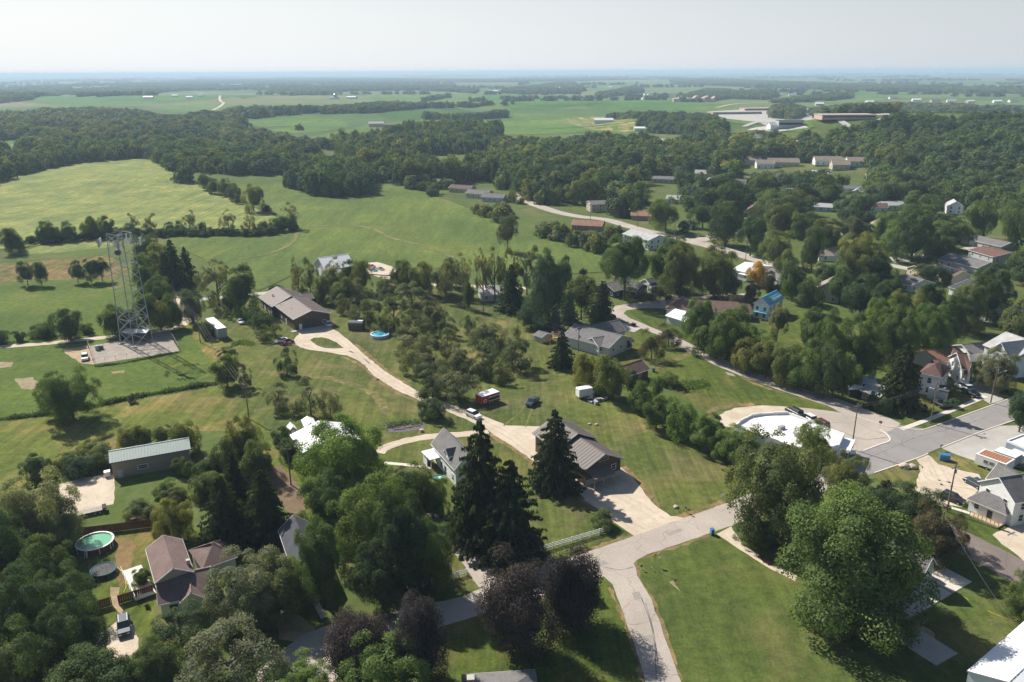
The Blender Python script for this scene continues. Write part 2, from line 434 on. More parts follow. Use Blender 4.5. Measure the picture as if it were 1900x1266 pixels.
# grasses
LAWN = grass('lawn_mown', (0.076, 0.104, 0.027), (0.15, 0.125, 0.055), 0.45, (0.5, 2.6, 0.13), 16)
LAWN_G = grass('lawn_green', (0.082, 0.110, 0.032), (0.15, 0.14, 0.06), 0.5, (0.3, 4.0, 0.10), 22)
LAWN_D = grass('lawn_dry', (0.090, 0.112, 0.036), (0.155, 0.14, 0.07), 0.6, (-0.6, 2.4, 0.14), 13)
PAST = grass('pasture', (0.085, 0.125, 0.030), (0.14, 0.14, 0.05), 0.3, patch=12)
FIELD_Y = grass('soy_field', (0.165, 0.205, 0.075), (0.25, 0.25, 0.105), 0.6, (0.12, 1.6, 0.16), 9)
HAY = grass('hay_field', (0.100, 0.140, 0.042), (0.135, 0.165, 0.045), 0.45, (-0.35, 7.0, 0.10), 30)
HAY_D = grass('rough_hay', (0.108, 0.135, 0.036), (0.20, 0.165, 0.07), 0.7, (0.35, 2.0, 0.14), 14)
WEEDS = grass('weedy_plot', (0.11, 0.115, 0.04), (0.20, 0.14, 0.085), 0.9, (0.0, 2.0, 0.2), 6)
CROP_A = grass('crop_far_a', (0.062, 0.145, 0.028), (0.10, 0.18, 0.04), 0.4, (0.9, 14.0, 0.10), 60, 0.3)
CROP_B = grass('crop_far_b', (0.085, 0.155, 0.035), (0.14, 0.18, 0.05), 0.5, (0.4, 12.0, 0.08), 70, 0.3)
CROP_C = grass('crop_far_c', (0.045, 0.10, 0.025), (0.07, 0.13, 0.03), 0.4, patch=60, sc=0.3)
TAN = grass('crop_tan', (0.19, 0.19, 0.07), (0.34, 0.26, 0.14), 1.0, (0.2, 9.0, 0.12), 30, 0.3)
# hard ground
ASPH = dirt('worn_asphalt', (0.41, 0.36, 0.315), (0.35, 0.31, 0.27), 0.12, 0.28, 0.08)
ASPH_G = dirt('grey_asphalt', (0.27, 0.255, 0.245), (0.225, 0.215, 0.21), 0.15, 0.3, 0.08)
ASPH_R = dirt('reddish_asphalt', (0.20, 0.165, 0.145), (0.16, 0.135, 0.12), 0.15, 0.25, 0.08)
GRAV = dirt('pale_gravel', (0.56, 0.48, 0.38), (0.44, 0.36, 0.27), 0.30, 0, 0.12)
GRAV_G = dirt('grey_gravel', (0.34, 0.30, 0.255), (0.25, 0.215, 0.18), 0.5, 0, 0.15)
SAND = dirt('sandy_dirt', (0.44, 0.33, 0.20), (0.26, 0.19, 0.11), 0.45, 0, 0.2)
SOIL = dirt('brown_soil', (0.20, 0.135, 0.085), (0.13, 0.09, 0.055), 0.6, 0, 0.2)
CONCW = dirt('new_concrete', (0.60, 0.555, 0.49), (0.55, 0.50, 0.44), 0.08, 0, 0.05)
CONCG = dirt('old_concrete', (0.42, 0.40, 0.37), (0.36, 0.34, 0.31), 0.2, 0, 0.08)

L1, L2, L3, L4, L5, L6 = 0.010, 0.016, 0.022, 0.028, 0.034, 0.040
# nearer grass areas
sheet('mown_lawn', pxs([(395, 565), (640, 540), (900, 560), (1060, 640), (1100, 740), (1240, 790), (1370, 865), (1350, 935), (1240, 960), (1165, 1000), (1000, 1055), (860, 1110), (780, 980), (700, 860), (560, 900), (440, 740), (400, 640)]), LAWN_D, L1, 3, 0.6)
sheet('green_lawn', pxs([(1180, 1045), (1320, 990), (1440, 1060), (1700, 1170), (1900, 1060), (1990, 1100), (1900, 1400), (1300, 1400), (1262, 1266), (1226, 1160)]), LAWN_G, L1, 2, 0.3)
sheet('corner_lawn', pxs([(820, 1165), (1000, 1110), (1124, 1078), (1165, 1170), (1200, 1275), (1180, 1400), (700, 1400), (650, 1250)]), LAWN, L1, 2, 0.3)
sheet('shop_side_lawn', pxs([(1000, 720), (1140, 745), (1260, 800), (1365, 862), (1352, 932), (1270, 960), (1214, 935), (1155, 868), (1100, 800), (1040, 782), (960, 760)]), LAWN_D, L2, 2, 0.4)
sheet('house_lawn', pxs([(1180, 600), (1210, 617), (1260, 648), (1390, 705), (1530, 752), (1572, 770), (1480, 757), (1410, 750), (1360, 757), (1300, 760), (1220, 700), (1130, 680)]), LAWN, L1, 2, 0.3)
sheet('court_lawn', pxs([(1160, 577), (1190, 572), (1235, 573), (1290, 590), (1330, 640), (1290, 645), (1215, 612)]), LAWN, L1, 2, 0.3)
sheet('side_lawn', pxs([(1370, 560), (1480, 580), (1530, 600), (1500, 640), (1400, 640), (1360, 600)]), LAWN, L1, 3, 0.5)
sheet('backyard_lawn', pxs([(125, 985), (290, 965), (390, 990), (440, 1040), (290, 1110), (280, 1190), (180, 1160), (170, 1080), (120, 1050)]), LAWN, L1, 2, 0.4)
sheet('pasture', pxs([(0, 525), (205, 518), (330, 540), (330, 590), (215, 622), (100, 632), (-60, 640), (-60, 528)]), PAST, L1, 3, 0.6)
sheet('tower_pasture', pxs([(-60, 650), (120, 640), (310, 618), (380, 600), (402, 700), (300, 728), (120, 755), (-60, 785)]), PAST, L1, 3, 0.6)
sheet('hay_strip', pxs([(-80, 795), (120, 760), (300, 735), (420, 715), (460, 760), (480, 800), (330, 800), (200, 850), (60, 900), (-80, 930)]), HAY_D, L1, 3, 0.6)
sheet('field_lane_grass', pxs([(340, 600), (400, 600), (470, 760), (520, 830), (600, 950), (560, 980), (500, 870), (450, 760), (400, 690)]), HAY_D, L2, 3, 0.6)
sheet('weedy_plot', pxs([(-40, 492), (60, 486), (205, 474), (240, 500), (205, 517), (-40, 524)]), WEEDS, L2, 3, 1.0)
sheet('weed_strip', pxs([(20, 473), (80, 455), (210, 440), (210, 458), (100, 470)]), FIELD_Y, L2, 3, 1.0)
# large fields
sheet('soy_field', pxs([(-90, 470), (-90, 372), (0, 338), (70, 318), (150, 303), (250, 293), (284, 294), (332, 333), (376, 345), (436, 370), (480, 391), (514, 404), (500, 424), (400, 428), (230, 428), (60, 458)]), FIELD_Y, 0.25, 8, 1.2, drape=True)
sheet('hay_field', pxs([(405, 333), (520, 325), (560, 362), (690, 342), (750, 346), (830, 372), (900, 402), (1000, 437), (1140, 484), (1150, 505), (1000, 510), (850, 500), (720, 500), (590, 490), (480, 540), (420, 520), (380, 480), (300, 450), (330, 436), (512, 425), (548, 412), (515, 400), (470, 382)]), HAY, 0.20, 8, 1.2, drape=True)
ribbon('field_track', [(550, 433), (546, 448), (525, 462), (490, 474), (440, 482)], 2.2, grass('track_grass', (0.13, 0.14, 0.06), (0.25, 0.2, 0.12), 0.8), 0.32, 0.4, 3, drape=True)
ribbon('field_path', [(570, 422), (640, 419), (690, 425), (725, 442), (780, 456), (850, 482)], 2.4, MATS['track_grass'], 0.32, 0.4, 3, drape=True)
for i, (pts, m) in enumerate([
    ([(440, 223), (500, 217), (575, 215), (630, 222), (655, 236), (600, 245), (545, 248), (500, 243), (540, 235), (480, 236)], CROP_B),
    ([(565, 258), (630, 243), (690, 230), (760, 226), (850, 222), (930, 212), (1030, 211), (1100, 213), (1190, 230), (1215, 242), (1160, 251), (1090, 245), (1000, 250), (900, 252), (820, 241), (730, 250), (640, 263)], CROP_B),
    ([(700, 212), (760, 205), (850, 202), (880, 207), (885, 216), (800, 222), (720, 221)], CROP_C),
    ([(1028, 225), (1080, 217), (1130, 217), (1180, 227), (1205, 240), (1150, 246), (1085, 240)], TAN),
    ([(-60, 276), (0, 262), (70, 261), (72, 268), (40, 277), (-60, 284)], CROP_B),
    ([(300, 201), (370, 194), (430, 198), (400, 207), (320, 209)], CROP_B),
    ([(40, 190), (180, 166), (400, 163), (480, 170), (430, 182), (330, 190), (200, 197), (110, 196)], CROP_A),
    ([(400, 160), (540, 160), (545, 176), (450, 184), (410, 178)], CROP_C),
    ([(660, 170), (870, 170), (900, 186), (940, 196), (820, 196), (700, 190)], CROP_B),
    ([(900, 172), (1060, 180), (1100, 192), (1000, 205), (930, 200), (890, 188)], CROP_A),
    ([(1060, 186), (1290, 187), (1320, 200), (1290, 206), (1160, 204), (1090, 200)], CROP_A),
    ([(1250, 190), (1350, 195), (1380, 203), (1330, 212), (1260, 205)], CROP_B),
    ([(770, 300), (800, 290), (860, 280), (930, 281), (965, 288), (940, 300), (880, 308), (860, 326), (820, 320), (760, 308)], HAY),
    ([(415, 297), (440, 293), (448, 299), (425, 305)], HAY),
    ([(1020, 273), (1050, 272), (1050, 280), (1025, 284)], HAY),
    ([(1335, 213), (1420, 210), (1440, 222), (1390, 232), (1345, 228)], CROP_B),
    ([(1400, 232), (1500, 225), (1510, 236), (1490, 246), (1420, 246)], CROP_B),
    ([(1410, 162), (1600, 158), (1740, 168), (1750, 176), (1560, 178), (1430, 172)], CROP_A),
    ([(1500, 185), (1640, 178), (1650, 186), (1530, 193)], CROP_B),
    ([(950, 150), (1180, 152), (1190, 160), (980, 162)], CROP_A),
    ([(500, 150), (650, 150), (660, 157), (520, 158)], CROP_C),
]):
    sheet('field', pxs(pts), m, 0.5, 20, 2.5, drape=True, gridstep=24)
for pts, wd in [([(1130, 190), (1080, 196), (1000, 198)], 5), ([(965, 195), (1040, 199), (1100, 197)], 4), ([(985, 223), (1040, 220)], 5), ([(720, 199), (650, 206)], 5), ([(990, 240), (1060, 238), (1130, 233)], 5), ([(780, 181), (900, 184), (1030, 190)], 4)]:
    ribbon('grass_terrace', pts, wd, CROP_C, 0.8, 1.0, 12, drape=True)
# roads and drives
up = [(480, 1245), (560, 1178), (613, 1160), (740, 1134), (860, 1107), (902, 1087), (1000, 1053), (1077, 1029), (1165, 999), (1271, 961), (1350, 933), (1450, 893), (1530, 862)]
lo = [(1545, 905), (1440, 946), (1360, 975), (1317, 990), (1200, 1030), (1182, 1040), (1177, 1046), (1183, 1069), (1208, 1112), (1226, 1160), (1241, 1206), (1264, 1266), (1310, 1420), (1240, 1420), (1198, 1266), (1183, 1215), (1165, 1164), (1150, 1121), (1136, 1085), (1120, 1070), (1000, 1107), (860, 1151), (740, 1190), (660, 1228), (600, 1280), (560, 1330), (460, 1380)]
sheet('road', pxs(up + lo), ASPH, L6, 1.5, 0.12)
sheet('main_street', pxs([(1530, 862), (1602, 835), (1651, 818), (1680, 806), (1716, 796), (1778, 774), (1865, 742), (1960, 705), (1960, 750), (1874, 782), (1822, 800), (1747, 830), (1698, 851), (1632, 875), (1545, 905)]), ASPH_G, L6 + 0.004, 2, 0.05)
sheet('lane', pxs([(1142, 568), (1165, 564), (1190, 561), (1228, 556), (1236, 546), (1255, 546), (1275, 552), (1330, 546), (1385, 545), (1380, 552), (1300, 560), (1250, 566), (1236, 573), (1190, 572), (1163, 576), (1157, 582), (1168, 590), (1219, 612), (1262, 629), (1325, 659), (1392, 688), (1455, 711), (1501, 725), (1552, 739), (1640, 772), (1672, 786), (1655, 800), (1640, 806), (1578, 776), (1536, 753), (1455, 727), (1392, 705), (1330, 679), (1265, 647), (1228, 624), (1205, 616), (1172, 602), (1140, 588), (1134, 578)]), ASPH, L4, 2, 0.1)
sheet('street_patch', pxs([(1642, 806), (1668, 789), (1716, 796), (1651, 820)]), ASPH_G, L5 + 0.002, 2, 0.05)
ribbon('upper_street', [(950, 360), (967, 369), (1001, 383), (1035, 394), (1075, 402), (1125, 408), (1181, 424), (1249, 440), (1290, 450), (1340, 463), (1400, 481), (1440, 494)], 8.5, ASPH, L4, 0.15, 3)
ribbon('side_road', [(1292, 446), (1320, 441), (1350, 432), (1380, 425)], 9, ASPH, L3, 0.15, 3)
ribbon('side_street', [(1530, 880), (1600, 920), (1700, 965), (1773, 1000), (1837, 1032), (1899, 1066), (1990, 1115)], 8.2, ASPH_R, L5, 0.1, 2)
sheet('gravel_drive', pxs([(544, 632), (557, 617), (590, 611), (615, 608), (633, 620), (671, 653), (709, 686), (749, 711), (789, 734), (825, 747), (881, 766), (942, 790), (1005, 791), (1040, 793), (1050, 850), (1097, 890), (1152, 868), (1174, 886), (1195, 913), (1214, 938), (1244, 958), (1268, 961), (1180, 996), (1140, 970), (1104, 941), (1058, 904), (1010, 868), (982, 850), (937, 820), (891, 790), (830, 764), (784, 745), (734, 724), (696, 699), (673, 674), (645, 660), (595, 652), (557, 645)]), GRAV, L3, 1.2, 0.25)
sheet('drive_island_grass', pxs([(575, 631), (583, 627), (597, 626), (610, 629), (625, 636), (638, 646), (620, 647), (602, 646), (588, 641)]), LAWN_D, L4, 1.0, 0.12)
sheet('paved_apron', pxs([(548, 612), (557, 618), (616, 608), (618, 598)]), CONCG, L4, None)
ribbon('gravel_path', [(703, 840), (719, 829), (759, 817), (810, 809), (861, 806), (905, 800)], 3.0, GRAV, L3, 0.25)
ribbon('concrete_walk', [(713, 859), (757, 863), (800, 868)], 1.2, CONCW, L3, 0.02)
ribbon('tree_lane', [(765, 920), (780, 945), (812, 978), (843, 1005), (870, 1032), (892, 1062), (908, 1085)], 4.0, ASPH, L3, 0.25)
ribbon('farm_track', [(-60, 650), (0, 644), (101, 636), (217, 624), (311, 613), (345, 598), (345, 585), (336, 573), (320, 550)], 3.6, GRAV, L3, 0.3)
ribbon('barn_track', [(370, 556), (430, 550), (480, 545), (540, 540)], 4.0, CONCG, L3, 0.3)
ribbon('orchard_track', [(700, 510), (760, 525), (850, 530), (930, 533), (980, 535)], 4.0, GRAV, L3, 0.3)
sheet('tower_gravel', pxs([(164, 643), (312, 615), (333, 652), (175, 676)]), GRAV_G, L4, 2, 0.3)
sheet('tower_dirt', pxs([(118, 650), (165, 640), (176, 676), (150, 676), (135, 665)]), SAND, L3, 2, 0.6)
sheet('barn_dirt', pxs([(97, 903), (150, 887), (206, 881), (214, 905), (210, 935), (150, 950), (90, 955)]), GRAV, L3, 2, 0.6)
sheet('farmyard_gravel', pxs([(670, 490), (700, 488), (730, 497), (740, 505), (720, 512), (685, 510)]), GRAV, 0.4, 2, 0.4, drape=True)
for pts in ([(28, 703), (60, 700), (78, 712), (60, 722), (40, 722)], [(0, 672), (25, 672), (20, 682), (0, 683)], [(205, 690), (232, 687), (230, 692), (210, 694)], [(1240, 1078), (1250, 1077), (1262, 1095), (1262, 1100), (1250, 1090)]):
    sheet('bare_patch', pxs(pts), dirt('faded_soil', (0.30, 0.235, 0.15), (0.17, 0.15, 0.075), .5), L3, 1.0, 0.5)
sheet('brush_pile_ground', pxs([(475, 870), (520, 865), (560, 910), (570, 950), (535, 955), (500, 905)]), SOIL, L3, 1.0, 0.5)
sheet('sandy_path', pxs([(205, 1090), (222, 1090), (222, 1110), (230, 1130), (222, 1142), (212, 1130), (205, 1110)]), SAND, L3, 1, 0.3)
sheet('worn_ground', pxs([(208, 998), (245, 1000), (250, 1040), (240, 1080), (222, 1090), (208, 1070), (215, 1030)]), grass('worn_lawn', (0.15, 0.12, 0.06), (0.2, 0.14, 0.08), 0.9), L2, 1.5, 0.6)
sheet('car_pad', pxs([(180, 1178), (215, 1155), (250, 1158), (258, 1185), (255, 1225), (185, 1228)]), GRAV, L3, 1.2, 0.3)
sheet('sandy_drive', pxs([(505, 1120), (530, 1120), (560, 1145), (585, 1165), (565, 1195), (520, 1185)]), SAND, L3, 1.2, 0.3)
sheet('laundry_gravel', pxs([(1332, 771), (1362, 757), (1415, 752), (1489, 757), (1543, 765), (1500, 800), (1400, 800), (1340, 790)]), GRAV, L2, 1.5, 0.3)
sheet('parking_lot', pxs([(1489, 757), (1543, 763), (1580, 770), (1640, 800), (1653, 815), (1645, 823), (1602, 838), (1578, 846), (1500, 862), (1455, 780)]), ASPH, L3, 1.5, 0.1)
sheet('gravel_lot', pxs([(1698, 851), (1718, 842), (1727, 848), (1743, 862), (1780, 872), (1816, 880), (1825, 900), (1802, 925), (1785, 941), (1742, 936), (1700, 910), (1700, 890), (1712, 867)]), GRAV, L3, 1.2, 0.3)
sheet('forecourt', pxs([(1747, 830), (1822, 800), (1850, 790), (1960, 790), (1960, 870), (1850, 866), (1790, 852), (1755, 840)]), CONCG, L3, 1.5, 0.05)
sheet('lot_island_grass', pxs([(1725, 845), (1747, 833), (1790, 850), (1850, 868), (1840, 885), (1780, 872), (1743, 862)]), LAWN_D, L5, 1.2, 0.3)
sheet('corner_grass', pxs([(1632, 876), (1696, 852), (1711, 868), (1700, 890), (1660, 900), (1620, 890)]), LAWN_D, L3, 1.2, 0.3)
sheet('white_house_lawn', pxs([(1742, 936), (1785, 942), (1822, 925), (1960, 950), (1960, 1040), (1880, 1000), (1830, 1000), (1790, 988), (1740, 960)]), LAWN, L2, 1.5, 0.3)
sheet('gravel_corner', pxs([(1840, 992), (1870, 980), (1900, 958), (1990, 930), (1990, 1060), (1900, 1042), (1860, 1010)]), GRAV, L3, 1.5, 0.3)
sheet('verge_lawn', pxs([(1585, 770), (1640, 700), (1900, 650), (1960, 680), (1960, 700), (1865, 740), (1716, 792), (1672, 786)]), LAWN, L1, 2, 0.2)
sheet('gravel_path', pxs([(1329, 991), (1357, 977), (1377, 1010), (1427, 1041), (1480, 1070), (1476, 1078), (1430, 1056), (1369, 1018)]), GRAV, L3, 1.2, 0.2)
sheet('bare_ground', pxs([(1640, 1180), (1700, 1150), (1740, 1180), (1690, 1200)]), SAND, L3, 1.2, 0.6)
sheet('school_lot', pxs([(1385, 243), (1400, 238), (1490, 233), (1500, 238), (1440, 246)]), CONCG, 0.6, 20, 1, drape=True)
sheet('school_forecourt', pxs([(1310, 208), (1450, 200), (1640, 205), (1650, 214), (1560, 222), (1330, 215)]), CONCG, 0.6, 20, 1, drape=True, gridstep=24)
ribbon('country_road', [(395, 205), (415, 192), (408, 186), (395, 176), (300, 166)], 7, GRAV, 0.9, 0.3, 12, drape=True)
ribbon('country_road', [(1330, 200), (1420, 191), (1560, 187), (1640, 185)], 8, GRAV, 0.9, 0.3, 12, drape=True)
ribbon('country_road', [(1380, 236), (1460, 228), (1560, 226), (1640, 222)], 8, CONCG, 0.9, 0.3, 12, drape=True)
for pts in ([(1650, 478), (1690, 470), (1730, 474), (1700, 485), (1660, 488)], [(1790, 463), (1830, 458), (1850, 468)], [(1640, 490), (1690, 500), (1700, 506)]):
    if len(pts) == 3: ribbon('driveway', pts, 6, CONCG, L3, 0.2)
    else: sheet('driveway', pxs(pts), CONCG, L3, 2, 0.3)
ribbon('driveway', [(1135, 600), (1160, 607), (1185, 612)], 7, CONCG, L3, 0.1)
sheet('driveway', pxs([(1790, 722), (1815, 705), (1845, 722), (1863, 741), (1838, 750)]), CONCG, L3, 2, 0.1)
sheet('driveway', pxs([(1755, 578), (1860, 590), (1862, 597), (1760, 600)]), CONCG, L3, 2, 0.1)
# low border walk on the new concrete: slabs with joints
def slab_run(name, px_line, width, slab, mat, z=0.06, gap=0.05, group=None):
    P = [Vector((p[0], p[1])) for p in pxs(px_line)]; P = smooth_line(P, 12)
    base = bpy.data.objects.new(name, None); COL.objects.link(base); base['kind'] = 'structure'
    acc = 0.0; cum = [0.0]
    for a, b in zip(P, P[1:]): cum.append(cum[-1] + (b - a).length)
    n = int(cum[-1] / slab)
    mb = MB(); Fr(Vector((0, 0, 0)), 0).box(mb, -slab / 2 + gap / 2, slab / 2 - gap / 2, -width / 2, width / 2, 0, z)
    me = None
    for i in range(n):
        s = (i + 0.5) * slab; j = max(k for k in range(len(cum)) if cum[k] <= s); j = min(j, len(P) - 2)
        p = P[j] + (P[j + 1] - P[j]).normalized() * (s - cum[j]); d = P[j + 1] - P[j]
        if me is None:
            o = mb.build('slab', mat); me = o.data
        else: o = bpy.data.objects.new('slab', me); COL.objects.link(o)
        o.parent = base; o.location = (p.x, p.y, 0.015); o.rotation_euler = (0, 0, math.atan2(d.y, d.x) + random.uniform(-.01, .01))
    return base
slab_run('sidewalk', [(1672, 797), (1700, 787), (1740, 772), (1790, 752), (1835, 733)], 1.5, 1.8, CONCW)
slab_run('garden_walk', [(575, 1092), (583, 1110), (592, 1130), (603, 1150)], 1.0, 1.3, CONCW)
slab_run('front_walk', [(1740, 936), (1790, 950), (1830, 965)], 1.0, 1.5, CONCW)
ribbon('kerb', [(1585, 772), (1640, 790), (1672, 795), (1700, 798), (1716, 797), (1778, 775), (1865, 743), (1960, 706)], 0.3, CONCW, 0.0, 0.0, 5, thick=0.13)
ribbon('kerb', [(1622, 878), (1698, 852), (1722, 842)], 0.3, CONCW, 0.0, 0.0, 5, thick=0.13)
ribbon('kerb', [(1747, 831), (1822, 801), (1874, 783), (1960, 751)], 0.3, CONCW, 0.0, 0.0, 5, thick=0.13)
ribbon('kerb', [(1632, 797), (1644, 805), (1651, 814), (1648, 820), (1630, 826), (1602, 837)], 0.4, CONCW, 0.0, 0.0, 5, thick=0.13)
ribbon('kerb', [(1307, 449), (1330, 455), (1377, 469), (1403, 478)], 0.5, CONCW, 0.0, 0.0, 5, thick=0.13)
# cast concrete drive of big panels
def panels(name, quad, nx, ny, mat, z=0.1):
    A, B, Cc, D = [Vector((p[0], p[1], 0)) for p in pxs(quad)]
    base = bpy.data.objects.new(name, None); COL.objects.link(base); base['kind'] = 'structure'
    for i in range(nx):
        for j in range(ny):
            def q(s, t): return (A * (1 - s) + B * s) * (1 - t) + (D * (1 - s) + Cc * s) * t
            g = 0.006
            cs = [q(i / nx + g, j / ny + g), q((i + 1) / nx - g, j / ny + g), q((i + 1) / nx - g, (j + 1) / ny - g), q(i / nx + g, (j + 1) / ny - g)]
            mb = MB(); mb.prism([c + Vector((0, 0, 0.01)) for c in cs], [c + Vector((0, 0, z)) for c in cs]); o = mb.build('slab', mat); o.parent = base
panels('concrete_driveway', [(1752, 1052), (1804, 1080), (1650, 1172), (1600, 1140)], 2, 4, CONCW)
panels('concrete_pad', [(1710, 1171), (1778, 1214), (1738, 1236), (1673, 1195)], 1, 1, CONCG, 0.14)
TAR = plain('tar_seam', (0.11, 0.10, 0.10), 0.8)
for pts in ([(1560, 868), (1640, 838), (1700, 812), (1760, 797), (1830, 775)], [(1650, 772), (1690, 800)], [(1600, 840), (1630, 826), (1651, 822)], [(1560, 800), (1600, 815), (1645, 812)], [(1198, 1120), (1212, 1170), (1222, 1240)], [(1120, 1052), (1150, 1058), (1176, 1052)], [(1190, 1110), (1205, 1150), (1215, 1200), (1218, 1266)]):
    ribbon('tar_seam', pts, 0.12, TAR, 0.048, 0.06, 0.8)
for pts in ([(935, 790), (968, 762), (975, 745)], [(975, 792), (985, 765), (990, 750)]):
    ribbon('tyre_track', pts, 0.5, grass('tyre_track_grass', (0.14, 0.15, 0.05), (0.2, 0.18, 0.08), 0.7), L3, 0.1)

# worn verges where grass gives way to the road, and wheel tracks on the drives
VERGE = grass('worn_verge', (0.13, 0.115, 0.055), (0.24, 0.17, 0.10), 0.9, patch=3)
for pts, wd in [([(1077, 1026), (1165, 997), (1175, 993)], 1.2), ([(1250, 962), (1290, 952), (1350, 931)], 1.8), ([(1180, 1042), (1186, 1071), (1211, 1114), (1229, 1162), (1246, 1212), (1262, 1262)], .7), ([(1130, 1090), (1147, 1121), (1162, 1164), (1180, 1215), (1195, 1266)], .7), ([(1190, 1036), (1317, 994)], .8),
                ([(1000, 1110), (1110, 1072)], 1.0), ([(1219, 617), (1325, 662), (1392, 708), (1455, 729)], 1.0), ([(1240, 625), (1330, 662), (1392, 690)], 1.0), ([(1400, 750), (1330, 758), (1300, 790)], 2.0),
                ([(910, 805), (985, 855), (1060, 908), (1142, 972)], 1.4), ([(700, 704), (740, 730), (830, 768)], 1.4), ([(633, 662), (675, 680), (700, 706)], 1.2), ([(660, 640), (720, 690), (760, 716)], 1.4), ([(1155, 866), (1180, 890), (1200, 915), (1222, 942)], 1.6)]:
    ribbon('worn_verge', pts, wd, VERGE, L2 + .003 if pts[0][0] != 1400 else L1 + .003, 0.45, 1.0)
grass('worn_track_grass', (0.125, 0.125, 0.05), (0.20, 0.165, 0.09), .8, patch=2)
ribbon('worn_track', [(535, 690), (600, 700), (650, 712), (700, 740), (720, 770)], 2.5, MATS['worn_track_grass'], L2, 0.9, 1.2)
ribbon('worn_track', [(1300, 650), (1250, 668), (1215, 680), (1190, 690)], 3.0, MATS['worn_track_grass'], L3, 0.6, 1.2)
WORN = dirt('drive_wheel_track', (0.50, 0.43, 0.34), (0.40, 0.33, 0.25), 0.5, 0, 0.1)
def tracks(px, off, wd=0.55):
    P = smooth_line([Vector((p[0], p[1])) for p in pxs(px)], 6)
    for s in (-off, off):
        Q = []
        for i, p in enumerate(P):
            d = (P[min(i + 1, len(P) - 1)] - P[max(i - 1, 0)]).normalized(); Q.append(p + Vector((-d.y, d.x)) * s)
        ribbon('wheel_track', Q[::3], wd, WORN, L3 + .004, 0.18, 1.0, world=True)
tracks([(625, 625), (665, 660), (700, 690), (740, 716), (790, 742), (850, 764), (900, 786), (950, 812), (990, 845)], .85)
tracks([(560, 628), (552, 636), (572, 646), (610, 651), (650, 655), (680, 676)], .85); tracks([(706, 838), (722, 829), (760, 817), (812, 809), (860, 806)], .7, .45)
tracks([(1090, 925), (1140, 955), (1190, 985)], .9); tracks([(1060, 900), (1110, 905), (1170, 930), (1225, 965)], .9); tracks([(10, 644), (101, 636), (217, 624), (300, 615)], .8, .5)
tracks([(1730, 850), (1745, 880), (1760, 905), (1790, 920)], .9); tracks([(1715, 865), (1730, 890), (1770, 900), (1810, 905)], .9)
PATCH = dirt('asphalt_patch', (0.30, 0.27, 0.245), (0.26, 0.235, 0.21), 0.3)
for pts in ([(1085, 1050), (1120, 1040), (1130, 1046), (1096, 1058)], [(1010, 1065), (1030, 1058), (1038, 1062), (1018, 1070)], [(1172, 1100), (1186, 1098), (1192, 1112), (1178, 1114)], [(1235, 990), (1262, 981), (1268, 985), (1242, 995)], [(1198, 1180), (1210, 1178), (1218, 1200), (1206, 1203)], [(1345, 690), (1360, 694), (1365, 699), (1350, 696)], [(880, 1113), (905, 1105), (912, 1112), (888, 1120)]):
    sheet('asphalt_patch', pxs(pts), PATCH, L6 + .003 if pts[0][0] not in (1345,) else L4 + .003, 1.0, 0.05)

# ------------------------------------------------------------------ foliage shapes
def leaf_mesh(name, P, Nn, S, var, mat):
    """many small bent leaf sprays"""
    k = len(P); rng = np.random.default_rng(k)
    Nn = Nn / np.linalg.norm(Nn, axis=1, keepdims=True)
    R = rng.normal(size=(k, 3)); T = np.cross(Nn, R); T /= np.linalg.norm(T, axis=1, keepdims=True) + 1e-9
    B = np.cross(Nn, T); S = S[:, None]
    V = np.empty((k, 4, 3)); V[:, 0] = P - T * S; V[:, 1] = P - B * S * 0.62 + Nn * S * 0.22; V[:, 2] = P + T * S; V[:, 3] = P + B * S * 0.62 - Nn * S * 0.12
    me = bpy.data.meshes.new(name)
    me.vertices.add(4 * k); me.vertices.foreach_set('co', V.reshape(-1).astype(np.float32))
    me.loops.add(4 * k); me.loops.foreach_set('vertex_index', np.arange(4 * k, dtype=np.int32))
    me.polygons.add(k); me.polygons.foreach_set('loop_start', np.arange(0, 4 * k, 4, dtype=np.int32)); me.polygons.foreach_set('loop_total', np.full(k, 4, dtype=np.int32))
    a = me.attributes.new('var', 'FLOAT', 'FACE'); a.data.foreach_set('value', var.astype(np.float32))
    me.update(); me.materials.append(mat); return me
